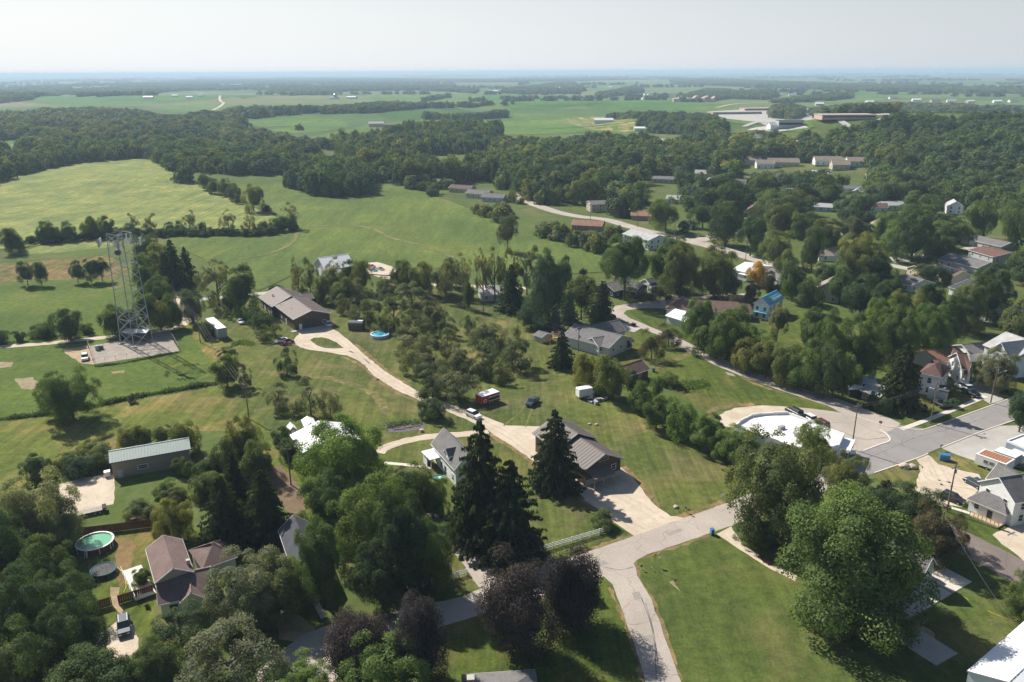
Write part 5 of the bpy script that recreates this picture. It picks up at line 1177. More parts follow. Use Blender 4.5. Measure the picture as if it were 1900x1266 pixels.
def flatroof(rt, fr, x0, x1, y0, y1, z, mat, t=0.18, posts=None, pm=WHITE, name='porch_roof', dz=0.0):
    """lean-to or porch roof carried by posts"""
    m = MB(); a = [fr(x0, y0, z), fr(x1, y0, z), fr(x1, y1, z + dz), fr(x0, y1, z + dz)]
    m.prism(a, [p + Vector((0, 0, t)) for p in a]); m.build(name, mat, rt)
    for px_, py_ in (posts or []):
        m = MB(); fr.box(m, px_ - .07, px_ + .07, py_ - .07, py_ + .07, 0, z + 0.02); m.build('porch_post', pm, rt)
def house(name, label, A, B, C, he, hr, wm, rm, axis='x', cat='house', oh=0.45, rows=((1.5, 1.25),), gap=3.2, sides=(0, 1, 2, 3), trim=WHITE, hip=0.0, doors=(), group=None, ww=1.0, ribs=None, wtrim=None):
    fr, L, W = frame_from(A, B, C, he); c = fr(L / 2, W / 2, 0); c.z = hgt(c.x, c.y) if c.y > 450 else 0.0; fr.p.z = c.z
    rt = root(name, c, label, cat, group)
    block(rt, fr, L, W, he, hr, wm, rm, axis, oh, trim, hip, ribs=ribs)
    for z, h in rows: win_row(rt, fr, L, W, z, sides, gap, ww, h, wtrim or WHITE, skip=[(d[0], d[1]) for d in doors] if z < 2.6 else ())
    for d in doors: door(rt, fr, L, W, *d)
    return rt, fr, L, W
def at_frame(u, v, ang, L, W, z=0.0):
    p = gp(u, v); f0 = Fr(Vector((p.x, p.y, 0)), math.radians(ang)); o = f0(-L / 2, -W / 2, 0)
    return (Vector(o), Vector(f0(L / 2, -W / 2, 0)), Vector(f0(L / 2, W / 2, 0)))
def hat(name, label, u, v, ang, L, W, he, hr, wm, rm, **k):
    """a house given by the pixel of its footprint's centre, its bearing and its real size"""
    A, B, C = at_frame(u, v, ang, L, W); return house(name, label, A, B, C, he, hr, wm, rm, **k)

WW = siding('white_siding', (0.78, 0.78, 0.76)); GREYW = siding('grey_siding', (0.46, 0.46, 0.45)); TANW = siding('tan_siding', (0.50, 0.43, 0.32)); BLUEW = siding('pale_blue_siding', (0.50, 0.60, 0.68))
NAVY = siding('dark_blue_siding', (0.05, 0.09, 0.16)); DKGR = siding('dark_green_siding', (0.035, 0.055, 0.05)); BRNW = siding('brown_boards', (0.085, 0.052, 0.036), 0.3, True); REDB = siding('maroon_boards', (0.13, 0.022, 0.02), 0.3, True)
BEIGE = siding('beige_steel', (0.27, 0.235, 0.205), 0.3, True); BRICK = plain('red_brick', (0.34, 0.17, 0.11), 0.9, var=0.2, scale=3); YELB = plain('yellow_brick', (0.46, 0.34, 0.2), 0.9, var=0.15, scale=3); STONE = plain('tan_stone', (0.33, 0.28, 0.21), 0.9, var=0.3, scale=5)
R_BRN = shingle('brown_shingle', (0.150, 0.100, 0.085)); R_GRY = shingle('grey_shingle', (0.17, 0.165, 0.165)); R_DGR = shingle('charcoal_shingle', (0.075, 0.078, 0.088)); R_TAN = shingle('tan_shingle', (0.26, 0.22, 0.18)); R_PGR = shingle('pale_grey_shingle', (0.40, 0.40, 0.40))
R_MAR = shingle('maroon_shingle', (0.135, 0.082, 0.072)); R_ORG = shingle('terracotta_shingle', (0.27, 0.155, 0.105)); R_RED = shingle('red_brown_shingle', (0.155, 0.09, 0.075)); R_MAUV = shingle('mauve_brown_shingle', (0.19, 0.135, 0.125))
M_WHT = plain('white_steel_roof', (0.80, 0.80, 0.80), 0.4, var=0.03); M_GRN = plain('pale_green_steel', (0.44, 0.50, 0.46), 0.4, var=0.05); M_BRN = plain('brown_steel_roof', (0.19, 0.155, 0.14), 0.65, 0.0, 0.06); M_DBR = plain('taupe_steel_roof', (0.155, 0.135, 0.122), 0.65, 0.0, 0.06)
M_BLU = plain('blue_steel_roof', (0.10, 0.36, 0.50), 0.4, var=0.06); M_DRK = plain('slate_steel_roof', (0.085, 0.09, 0.11), 0.45, 0.1, 0.05); M_WSTEEL = ribbed('white_ribbed_steel', (0.66, 0.70, 0.72), 0.7, 0.45, 0.4, 0.0, 0.04, 0.25)
DKDOOR = plain('dark_door', (0.05, 0.05, 0.05), 0.5); GREYP = plain('grey_paint', (0.35, 0.35, 0.36), 0.6); WOOD = plain('pale_timber', (0.46, 0.34, 0.22), 0.8, var=0.2, scale=4); DKWOOD = plain('dark_timber', (0.11, 0.06, 0.04), 0.85, var=0.3, scale=4); RUST = plain('rusty_steel', (0.30, 0.13, 0.06), 0.8, var=0.3, scale=3)

# ---- 1 the long brown house with its workshop end
rt, fr, L, W = house('brown_house', 'long dark brown house with taupe steel roof and workshop door by the oval turnaround', (545.6, 592), (611.3, 581), (578, 556), 4.3, 6.4, BRNW, M_BRN, 'y', rows=(), ribs=0.95, oh=0.5,
                     doors=((0, 0.16, 1.0, 2.1, WHITE), (0, 0.44, 4.6, 3.4, DKDOOR, 'workshop_door'), (3, 0.55, 1.0, 2.1, WHITE)))
window(rt, fr, L * 0.84, 0, 1.6, 0, 1.2, 1.2); window(rt, fr, 0, W * 0.7, 1.6, 3, 1.2, 1.0)
BL = 16.0
f2 = Fr(fr(-1.2, W + 0.0, 0), fr.a); block(rt, f2, L + 1.4, BL, 4.0, 6.9, BRNW, M_BRN, 'y', 0.5, WHITE, ribs=0.95)
win_row(rt, f2, L + 1.4, BL, 1.6, (3, 1), 3.6, 1.4, 1.2); door(rt, f2, L + 1.4, BL, 3, 0.35, 1.0, 2.1, WHITE)
f3 = Fr(f2(L + 1.0, BL * .35, 0), fr.a); block(rt, f3, 3.5, 6, 3.2, 4.8, BRNW, M_BRN, 'x', 0.4, WHITE)
chimney(rt, f2, 3.0, BL * .55, 4.5, 6.2, STEEL, 0.4); vents(rt, fr, [(1.2, W * .9, 5.4), (2.4, W * .45, 5.4)])
m = MB(); fr.box(m, -1.6, L + 1.2, -1.6, -0.02, 0.05, 0.16); m.build('paved_step', CONC, rt)
# ---- 2 the shop of two roofs
rt, fr, L, W = house('shop', 'brown steel roofed shop with two stepped gables beside the gravel apron', (1087, 868), (1151.6, 849), (1107, 815.5), 4.4, 6.6, BRNW, M_DBR, 'y', rows=(), ribs=0.9, cat='shop building', oh=0.6, trim=GREYP)
for s in (0.18,): window(rt, fr, L * 0.8, 0, 2.6, 0, 1.1, 1.2)
window(rt, fr, L * 0.5, 0, 5.3, 0, 2.4, 0.8, GREYP); door(rt, fr, L, W, 0, 0.62, 1.0, 2.1, WHITE)
m = MB(); fr.box(m, 0.02, L - 0.02, -0.06, -0.01, 0, 1.3); m.build('block_base', CONC, rt)
flatroof(rt, fr, 0.2, L * .62, -3.0, 0.0, 2.6, M_DBR, 0.15, [(0.4, -2.8), (L * .3, -2.8), (L * .6, -2.8)], WOOD, dz=0.9)
f2 = Fr(fr(-0.6, W + 0.05, 0), fr.a); block(rt, f2, L + 1.0, 9.5, 4.9, 7.4, BRNW, M_DBR, 'y', 0.6, GREYP, ribs=0.9); vents(rt, f2, [(L * .8, 4, 6.1)])
# ---- 3 the green roofed shed
rt, fr, L, W = house('long_shed', 'long beige steel shed with pale green metal roof and white trimmed window and door', (205.7, 858), (350.7, 832.4), (349, 813), 4.2, 5.5, BEIGE, M_GRN, 'x', rows=(), cat='shed', ribs=0.6, oh=0.35, trim=plain('dark_green_trim', (0.06, 0.12, 0.10)), doors=((0, 0.09, 1.1, 2.1, GREYP),))
window(rt, fr, L * .38, 0, 1.8, 0, 1.9, 0.9); window(rt, fr, L * .08 + 0.1, 0, 1.35, 0, 0.8, 0.9)
# ---- 4 white roofed garage
rt, fr, L, W = house('garage', 'long garage with white metal roof half hidden by the bright green oak', (563, 839), (541.8, 807.7), (637.8, 782.4), 3.6, 5.6, GREYW, M_WHT, 'x', rows=((1.6, 0.9),), cat='garage', sides=(0, 2), gap=4, trim=GREYP, ribs=1.2)
for lb, a, b, c, hh in (('small white shed with barrel roof behind the white roofed garage', (560, 780), (566, 792), (584, 784), 2.0), ('low white roofed lean-to shed beside the power line', (533, 791), (538, 798.5), (548, 794), 1.9)):
    house('small_shed', lb, a, b, c, hh, hh + 0.7, GREYP, M_WHT, 'x', rows=(), cat='shed', oh=0.15, group='small sheds', doors=((1, 0.5, 0.8, 1.7, WHITE),))
# ---- 5 white farmhouse behind the spruces
rt, fr, L, W = house('farmhouse', 'white farmhouse with dark grey roof and white porch beside the tall spruces', (803.5, 822), (845, 868), (880, 848), 4.6, 7.6, WW, R_GRY, 'x', rows=((1.5, 1.5), (3.6, 1.1)), doors=((0, 0.55, 1.0, 2.1, DKDOOR),), gap=3)
fp, lp, wp = frame_from((784.5, 839), (799, 853), (823, 845), 2.7); fp.p.z = 0
m = MB(); fp.box(m, 0, 0.12, 0, wp * .5, 0, 2.7); fp.box(m, 0, lp * .5, 0, .12, 0, 2.7); m.build('porch_wall', WW, rt)
flatroof(rt, fp, -0.3, lp + .3, -0.3, wp + .3, 2.7, M_WHT, 0.14, [(0.15, 0.15), (lp - .15, .15), (lp - .15, wp - .15), (.15, wp - .15)])
f2 = Fr(fr(L * .55, -0.1, 0), fr.a); block(rt, f2, 2.6, W * .5, 5.8, 6.9, WW, R_GRY, 'y', 0.25, WHITE, z0=4.8)
# ---- 6 house by the pool
rt, fr, L, W = house('brown_roofed_house', 'two storey house with mauve brown roof and white deck beside the round green pool', (274.5, 1018.8), (291, 1078), (355, 1060), 5.4, 7.0, TANW, R_MAUV, 'x', rows=((1.5, 1.3), (4.0, 1.1)), gap=3.6, oh=0.4)
g2, l2, w2 = frame_from((297, 1119), (390, 1098), (407, 1048), 3.0); g2.p.z = 0
block(rt, g2, l2, w2, 3.0, 5.2, WW, R_MAUV, 'x', 0.4, WHITE); win_row(rt, g2, l2, w2, 1.5, (0, 1), 2.8, 1.3, 1.4); door(rt, g2, l2, w2, 0, .5, 1.0, 2.1, WHITE)
f4 = Fr(g2(l2 * .42, -0.9, 0), g2.a); block(rt, f4, 3.2, 2.5, 3.0, 4.3, WW, R_MAUV, 'y', 0.3, WHITE)
f5, l5, w5 = frame_from((378, 1053), (436, 1032), (424, 1015), 3.0); f5.p.z = 0; block(rt, f5, l5, max(w5, 7), 3.0, 5.0, WW, R_MAUV, 'x', 0.4, WHITE, hip=0.9)
chimney(rt, g2, l2 * .62, w2 * .75, 3.6, 6.4, GREYP, 0.5)
dk, ld, wd = frame_from((262, 1048), (290, 1100), (284, 1100), 0.6)
dr = root('deck', dk(ld / 2, 1.6, 0), 'white deck with railing along the pool side of the mauve brown roofed house', 'deck')
m = MB(); dk.box(m, 0, ld, 0, 3.4, 0.45, 0.6); m.build('deck_floor', plain('pale_deck', (0.62, 0.58, 0.52), 0.8), dr)
nb = int(ld / 1.6)
for i in range(nb + 1):
    m = MB(); x = ld * i / nb; dk.box(m, x - .05, x + .05, 3.3, 3.4, .6, 1.6); m.build('rail_post', WHITE, dr)
for z in (1.1, 1.5):
    m = MB(); dk.box(m, 0, ld, 3.33, 3.38, z, z + .08); m.build('rail', WHITE, dr)
# ---- 7 dark roofed blue house
rt, fr, L, W = house('blue_house', 'dark blue sided house with charcoal roof deep among the green trees', (521, 983), (545, 1052), (600, 1036), 5.2, 7.4, NAVY, R_DGR, 'x', rows=((1.5, 1.3), (3.9, 1.1)), gap=3.4)
# ---- 8 roof at the bottom edge
rt, fr, L, W = hat('grey_roofed_house', 'grey hipped roof house with brick chimney cut by the bottom edge', 930, 1322, 5, 10, 9, 2.8, 4.6, TANW, R_GRY, hip=0.7); chimney(rt, fr, 0.8, W * .5, 3.2, 6.4, BRICK, 0.9)
# ---- 9 white metal warehouse
rt, fr, L, W = house('warehouse', 'big white ribbed steel warehouse with white roof in the bottom right corner', (1797, 1246), (1905, 1152), (2060, 1200), 4.6, 6.3, M_WSTEEL, M_WHT, 'x', rows=(), cat='warehouse', ribs=1.0, oh=0.15, trim=GREYP)
# ---- 10 grey house under the biggest maple
rt, fr, L, W = hat('grey_house', 'grey roofed house almost hidden under the largest green maple', 1622, 1066, 38, 12, 9, 4.2, 7.0, GREYW, R_GRY, rows=((1.5, 1.3), (3.8, 1.0))); f2 = Fr(fr(L * .6, -3, 0), fr.a); block(rt, f2, 4, 4, 4.2, 6.2, GREYW, R_GRY, 'y')
# ---- 11 the grey sided ranch house
rt, fr, L, W = house('ranch_house', 'sprawling pale sided ranch house with grey shingle roof and glazed sunroom on piers', (1129, 645), (1173, 627), (1124, 594), 3.6, 6.0, siding('light_grey_siding', (0.56, 0.55, 0.53)), R_GRY, 'y', rows=(), gap=3.5)
for s in (0.2, 0.52, 0.85): window(rt, fr, L * s, 0, 2.2, 0, 0.9, 1.0)
g2, l2, w2 = frame_from((1090, 630), (1111, 642.5), (1128, 632), 3.6); g2.p.z = 0
SIDL = MATS['light_grey_siding']
block(rt, g2, l2, w2, 3.6, 5.2, SIDL, R_GRY, 'y', 0.4, WHITE, z0=1.4)
for i in range(4): window(rt, g2, l2 * (i + .5) / 4, 0, 2.65, 0, 0.95, 1.4)
for i in range(3): window(rt, g2, l2, w2 * (i + .5) / 3, 2.65, 1, 0.9, 1.4)
for x, y in ((0.2, 0.2), (l2 - .2, 0.2), (l2 - .2, w2 - .2), (l2 / 2, .2)):
    m = MB(); g2.box(m, x - .12, x + .12, y - .12, y + .12, 0, 1.42); m.build('pier', GREYP, rt)
g3, l3, w3 = frame_from((1057, 616), (1085, 628), (1130, 600), 3.4); g3.p.z = 0; block(rt, g3, l3, w3, 3.3, 5.6, SIDL, R_GRY, 'y', 0.4, WHITE)
win_row(rt, g3, l3, w3, 1.9, (0,), 3, 1.1, 1.2)
# ---- 12 maroon shed, garden shed and play tower
rt, fr, L, W = house('maroon_shed', 'maroon board shed with brown roof and white window in front of the ranch house', (1165, 697), (1203, 684), (1190, 668), 3.2, 5.0, REDB, R_BRN, 'x', rows=(), cat='shed', doors=((1, 0.5, 2.4, 2.1, WHITE),)); window(rt, fr, L * .6, 0, 1.8, 0, 0.9, 0.9)
house('garden_shed', 'small pale garden shed with grey roof beside the wooden play tower', (991, 622), (1005, 626.5), (1019, 619), 2.1, 3.0, TANW, R_GRY, 'x', rows=(), cat='shed', oh=0.2, doors=((0, 0.4, 1.0, 1.7, GREYP),), group='small sheds')
# ---- 13 others round the lane
rt, fr, L, W = house('dark_green_house', 'dark green sided ranch house with grey roof and brick chimney beside the hay field', (1140, 540), (1181, 531), (1168, 518), 3.0, 5.0, DKGR, R_GRY, 'x', rows=((1.5, 1.3),), doors=((0, .5, 1.0, 2.0, WHITE),)); chimney(rt, fr, L * .55, W * .7, 3.6, 6.2, BRICK)
g2, l2, w2 = frame_from((1179, 541), (1201, 531), (1190, 519), 3.0); g2.p.z = 0; block(rt, g2, l2, w2, 3.0, 5.0, DKGR, R_GRY, 'y'); win_row(rt, g2, l2, w2, 1.5, (0,), 2.5, 1.4, 1.4)
hat('grey_roofed_house', 'low house with slate grey roof right behind the dark green ranch house', 1228, 536, 20, 15, 9, 2.9, 4.8, GREYW, R_DGR)
house('metal_garage', 'white metal garage with white roof inside the lane bend', (1237.5, 585.5), (1271, 596), (1285, 582), 2.8, 4.3, plain('pale_steel_wall', (0.55, 0.57, 0.55), 0.5), M_WHT, 'x', rows=(), cat='garage', doors=((3, .5, 2.6, 2.2, GREYP),))
rt, fr, L, W = hat('hip_roofed_house', 'low house with brown hipped roof between the lane and the blue roofed house', 1313, 583, -12, 30, 12, 2.9, 5.2, TANW, R_BRN, hip=0.8)
rt, fr, L, W = house('blue_roofed_house', 'white two storey house with bright blue metal roof', (1427, 567), (1453, 553), (1440, 541), 5.6, 8.0, WW, M_BLU, 'x', rows=((1.4, 1.2), (3.9, 1.2)), gap=2.8, oh=0.35)
flatroof(rt, fr, -1.6, 0.0, 0, W * .9, 2.7, M_BLU, 0.12, [(-1.5, .2), (-1.5, W * .8)]); f2 = Fr(fr(L * .3, 0.2, 0), fr.a); block(rt, f2, L * .55, W * .35, 7.0, 7.5, WW, M_BLU, 'x', 0.2, WHITE, z0=5.6)
rt, fr, L, W = house('long_white_house', 'long white two storey house with pale roof along the upper street', (1156, 434), (1204, 446), (1223, 437), 5.2, 7.0, WW, R_PGR, 'x', rows=((1.4, 1.2), (3.9, 1.2)), gap=3.4)
rt, fr, L, W = house('white_roofed_house', 'white house with bright white roof and covered balcony behind the round olive trees', (1360, 500), (1392, 507), (1402, 488), 3.6, 5.4, WW, M_WHT, 'x', rows=((1.7, 1.3),)); flatroof(rt, fr, L * .5, L, -2.5, 0, 2.8, M_WHT, .15, [(L * .52, -2.4), (L - .1, -2.4)])
m = MB(); fr.box(m, L * .45, L + .1, -2.6, -2.5, 0.4, 1.3); m.build('balcony_rail', WHITE, rt)
rt, fr, L, W = house('grey_gabled_house', 'white house with slate grey gabled roof right of the orange leaved tree', (1416, 508), (1449, 521), (1458, 506), 3.2, 5.2, WW, R_GRY, 'x', rows=((1.6, 1.3),))
# ---- right hand suburb
rt, fr, L, W = house('long_ranch', 'very long grey roofed ranch house with white garage doors in the right suburb', (1782, 441), (1858, 458), (1869, 450), 2.8, 4.4, GREYW, R_GRY, 'x', rows=((1.4, 1.1),), gap=4, doors=((0, .12, 3.0, 2.2, WHITE), (0, .3, 3.0, 2.2, WHITE)))
rt, fr, L, W = house('brown_roofed_split_level', 'two storey house with red brown roof and pale walls below the long grey ranch', (1798, 464), (1843, 477), (1854, 462), 5.0, 6.4, GREYW, R_RED, 'x', rows=((3.6, 1.1),), gap=4)
rt, fr, L, W = house('grey_ranch', 'grey roofed ranch house in the middle of the right suburb row', (1742, 481), (1768, 487), (1782, 474), 2.9, 4.8, GREYW, R_GRY, 'x'); g2 = Fr(fr(L, 0.5, 0), fr.a); block(rt, g2, 12, W - 1.5, 2.9, 4.6, GREYW, R_GRY, 'x')
rt, fr, L, W = house('solar_house', 'house with maroon roof carrying dark solar panels in the right suburb', (1684, 497), (1711, 506), (1724, 492), 2.9, 4.9, TANW, R_MAR, 'y'); g2 = Fr(fr(L * .6, W * .5, 0), fr.a); block(rt, g2, 14, W * .7, 3.4, 5.4, TANW, R_MAR, 'x')
for i in range(4):
    m = MB(); a = g2(1.2 + i * 2.9, 0.4, 3.4 + .45); b = g2(3.9 + i * 2.9, 0.4, 3.85); c = g2(3.9 + i * 2.9, W * .30, 5.4); d = g2(1.2 + i * 2.9, W * .30, 5.4); up_ = Vector((0, 0, .1)); m.prism([a, b, c, d], [p + up_ for p in (a, b, c, d)]); m.build('solar_panel', plain('solar_cells', (0.02, 0.025, 0.05), 0.2), rt)
rt, fr, L, W = house('grey_gable_house', 'grey roofed house with white garage door below the solar panelled house', (1657, 520), (1690, 530), (1706, 517), 2.9, 4.9, GREYW, R_GRY, 'x', doors=((0, .3, 4.5, 2.3, WHITE),))
rt, fr, L, W = house('metal_roofed_house', 'house with dark slate metal roof behind the right hand trees', (1762, 533), (1800, 543), (1832, 523), 3.0, 5.0, WW, M_DRK, 'x', rows=(), ribs=1.0)
hat('garden_shed', 'small white garden shed on the open lawn at the right edge', 1866, 494, 20, 3.5, 3, 2.0, 2.8, WW, M_WHT, rows=(), cat='shed', oh=.15, group='small sheds')
hat('gazebo', 'small green roofed garden pavilion behind a board fence', 1822, 500, 15, 5, 4.5, 2.4, 3.4, plain('gazebo_wood', (0.08, 0.12, 0.09)), plain('gazebo_roof', (0.10, 0.19, 0.17)), rows=(), cat='pavilion', hip=.9, trim=None, group='small sheds')
rt, fr, L, W = hat('tan_tall_house', 'narrow tan two storey house glimpsed between trees left of the right suburb', 1538, 556, 60, 9, 8, 5.6, 8.2, TANW, R_TAN, rows=((1.4, 1.2), (4.0, 1.2)))
# ---- old houses on the main street
rt, fr, L, W = house('maroon_roofed_house', 'white two storey house with clipped maroon roof on the street corner', (1708, 691), (1745, 699), (1768, 684), 6.2, 9.0, WW, R_MAR, 'x', rows=((1.6, 1.5), (4.4, 1.5)), gap=3.0, hip=0.8)
flatroof(rt, fr, L * .9, L + 3.0, -2.0, 1.5, 2.8, R_DGR, .2, [(L + 2.8, -1.8), (L * .95, -1.8)], dz=0.5); m = MB(); fr.box(m, L * .6, L + 2.6, -1.8, -0.02, 0, 2.7); m.build('porch_room', WW, rt); vents(rt, fr, [(L * .3, W * .3, 8.3), (L * .7, W * .6, 8.6)])
rt, fr, L, W = house('brown_roofed_white_house', 'white gabled house with brown cross roof between two larger white houses', (1763, 662), (1787, 683), (1808, 690), 5.4, 8.2, WW, R_MAR, 'y', rows=((1.5, 1.3), (4.1, 1.3)), gap=3.2); f2 = Fr(fr(-1.5, W * .45, 0), fr.a); block(rt, f2, L + 3, W * .4, 5.0, 7.4, WW, R_MAR, 'x')
hat('orange_roofed_garage', 'garage with faded orange roof behind the maroon roofed white house', 1740, 676, 20, 12, 9, 3.0, 5.0, WW, R_ORG, rows=(), cat='garage')
hat('brown_roofed_garage', 'low garage with brown roof among the dark trees behind the orange roofed garage', 1715, 664, 15, 9, 6, 2.6, 4.0, TANW, R_BRN, rows=(), cat='garage')
hat('grey_roofed_garage', 'low grey roofed garage beside the big pale grey gabled house', 1803, 662, 15, 9, 8, 2.8, 4.4, WW, R_GRY, rows=(), cat='garage')
rt, fr, L, W = house('big_gabled_house', 'big pale grey many gabled house at the right edge beyond the street', (1828, 640), (1886, 662), (1925, 640), 6.8, 10.0, siding('pale_blue_grey_siding', (0.62, 0.66, 0.70)), R_PGR, 'x', rows=((1.6, 1.5), (4.8, 1.5)), gap=3.2)
f2 = Fr(fr(L * .38, -2.5, 0), fr.a); block(rt, f2, 7, W * .7, 6.8, 10.2, MATS['pale_blue_grey_siding'], R_PGR, 'y'); win_row(rt, f2, 7, W * .7, 1.6, (0,), 3, 1.0, 1.5); win_row(rt, f2, 7, W * .7, 4.8, (0,), 3, 1, 1.5); window(rt, f2, 3.5, 0, 8.0, 0, 0.9, 1.2)
# ---- corner cottage and its sheds
rt, fr, L, W = house('corner_cottage', 'small stone cottage with pale grey roof behind the big corner spruce', (1600, 724), (1632, 735), (1655, 722), 2.6, 4.0, STONE, R_PGR, 'x', rows=((1.4, 1.1),), gap=3)
house('lean_to', 'dark shed with white metal roof left of the stone cottage', (1570, 716), (1577, 722), (1592, 714), 2.4, 3.0, DKDOOR, M_WHT, 'y', rows=(), cat='shed', oh=.2, group='small sheds')
house('small_barn', 'little timber shed with grey metal gable roof behind the stone cottage', (1589, 704), (1598, 711), (1617, 704), 2.2, 3.4, DKWOOD, plain('grey_steel_roof', (0.42, 0.45, 0.48), 0.4), 'y', rows=(), cat='shed', oh=.2, group='small sheds')
# ---- white house with the ramp
rt, fr, L, W = house('ramp_house', 'white gabled house with grey roof, low front wing and timber ramp beside the gravel lot', (1820, 893), (1884, 931), (1925, 905), 5.6, 8.6, WW, R_GRY, 'y', rows=((1.6, 1.4), (4.2, 1.4)), gap=3.4, oh=0.4)
f2 = Fr(fr(-1.0, W * .35, 0), fr.a); block(rt, f2, L + 3, W * .45, 5.6, 8.4, WW, R_GRY, 'x')
g2, l2, w2 = frame_from((1800, 924), (1866, 951), (1882, 942), 3.0); g2.p.z = 0; block(rt, g2, l2, max(w2, 4.0), 3.0, 4.6, WW, R_GRY, 'x', hip=0.8, trim=WHITE); window(rt, g2, l2 * .22, 0, 1.8, 0, .9, 1.0); door(rt, g2, l2, w2, 0, .6, 1.0, 2.0, DKDOOR)
rp = root('timber_ramp', g2(l2 * .5, -1.2, 0), 'pale timber ramp with railings along the low white wing', 'ramp')
m = MB(); g2.box(m, l2 * .2, l2, -2.0, -0.05, 0.05, 0.3); m.build('ramp_floor', WOOD, rp)
for i in range(8):
    m = MB(); x = l2 * (.2 + .8 * i / 7); g2.box(m, x - .05, x + .05, -2.0, -1.9, .3, 1.3); m.build('rail_post', WOOD, rp)
m = MB(); g2.box(m, l2 * .2, l2, -2.02, -1.96, 1.2, 1.3); m.build('rail', WOOD, rp)
# ---- flat roofed garage at the right edge
A, B, C = gz(1868, 818, 3.6), gz(1905, 832, 3.6), gz(1945, 812, 3.6)
fr, L, W = frame_from(Vector(A), Vector(B), Vector(C), 3.6)
rt = root('flat_roofed_garage', fr(L / 2, W / 2, 0), 'flat roofed blue grey garage with white gravel roof at the right edge', 'garage')
m = MB(); fr.box(m, 0, L, 0, W, 0, 3.4); m.build('wall', plain('blue_grey_block', (0.26, 0.31, 0.36), 0.8), rt)
m = MB(); fr.box(m, .25, L - .25, .25, W - .25, 3.35, 3.45); m.build('roof', plain('white_ballast', (0.66, 0.64, 0.61), 0.9, var=.2, scale=8), rt)
for a in ((0, L, -.05, .2), (0, L, W - .2, W + .05), (-.05, .2, 0.2, W - .2), (L - .2, L + .05, .2, W - .2)):
    m = MB(); fr.box(m, *a, 3.2, 3.75); m.build('parapet', WHITE, rt)
# ---- the round white roofed building with stepped parapet
PZ = 4.6
outl = [(1364, 790), (1371, 783), (1381, 777), (1393, 771), (1412, 768), (1436, 766.5), (1462, 766), (1490, 776), (1530, 791), (1567, 806), (1556, 829), (1522, 842), (1470, 828), (1420, 810), (1380, 797)]
P = [gz(u, v, PZ) for u, v in outl]; c = sum(P, Vector()) / len(P)
rt = root('laundry_building', (c.x, c.y, 0), 'white building with wide white flat roof and stepped parapet beside the parking lot', 'shop building')
m = MB(); m.prism([(p.x, p.y, 0) for p in P], [(p.x, p.y, PZ - .5) for p in P]); m.build('wall', plain('white_block_wall', (0.70, 0.70, 0.69), 0.8, var=.08), rt)
Q = [c + (p - c) * 0.975 for p in P]; m = MB(); m.prism([(p.x, p.y, PZ - .5) for p in Q], [(p.x, p.y, PZ - .38) for p in Q]); m.build('roof', plain('white_membrane', (0.86, 0.86, 0.85), 0.6, var=.03), rt)
for t_ in (.2, .36, .52, .68, .84):
    a_, b_ = Q[4].lerp(Q[9], t_), Q[14].lerp(Q[11], t_); m = MB(); d_ = (b_ - a_).normalized(); n_ = Vector((-d_.y, d_.x, 0)) * .06
    m.prism([a_ - n_ + Vector((0, 0, -.375)), a_ + n_ + Vector((0, 0, -.375)), b_ + n_ + Vector((0, 0, -.375)), b_ - n_ + Vector((0, 0, -.375))], [a_ - n_ + Vector((0, 0, -.33)), a_ + n_ + Vector((0, 0, -.33)), b_ + n_ + Vector((0, 0, -.33)), b_ - n_ + Vector((0, 0, -.33))]); m.build('roof_seam', plain('membrane_seam', (.62, .62, .6), .7), rt)
for t_, s_ in ((.35, .4), (.6, .55)):
    q_ = Q[4].lerp(Q[9], t_).lerp(Q[14].lerp(Q[11], t_), s_); m = MB(); Fr(Vector((q_.x, q_.y, PZ - .38)), .5).box(m, -.8, .8, -.5, .5, 0, .8); m.build('rooftop_unit', GREYP, rt)
k = 0
for i in range(len(P)):
    a, b = P[i], P[(i + 1) % len(P)]; n = max(1, int((b - a).length / 3.2))
    for j in range(n):
        p0, p1 = a.lerp(b, j / n), a.lerp(b, (j + 1) / n); q0, q1 = c + (p0 - c) * .965, c + (p1 - c) * .965; zt = PZ + (0.45 if 0.5 < j / max(n, 1) else 0.25) * (1 if i < 7 or i in (9, 10) else .4) + 0.12 * (k % 2)
        m = MB(); m.prism([(p.x, p.y, PZ - .52) for p in (p0, p1, q1, q0)], [(p.x, p.y, zt) for p in (p0, p1, q1, q0)]); m.build('parapet_step', MATS['white_block_wall'], rt); k += 1
e = (P[9] - P[10]); fa = math.atan2(e.y, e.x)
ff = Fr(Vector((P[10].x, P[10].y, 0)), fa); lw = e.length
f_ = Fr(Vector((P[9].x, P[9].y, 0)), fa + PI); flatroof(rt, Fr(Vector((P[9].x, P[9].y, 0)), fa), -lw, 0.6, -2.4, -.05, 3.3, WHITE, .2, [(-lw + .3, -2.2), (0.3, -2.2)], name='canopy')
e = (P[10] - P[11]); fw_ = Fr(Vector((P[11].x, P[11].y, 0)), math.atan2(e.y, e.x))
for s in (.25, .5, .78): window(rt, fw_, e.length * s, -0.02, 1.7, 0, 1.6, 1.9, GREYP)
m = MB(); fw_.box(m, e.length * .1, e.length * .9, -.12, -.02, 3.1, 3.9); m.build('sign_board', plain('faded_sign', (0.45, 0.2, 0.17), .6), rt)
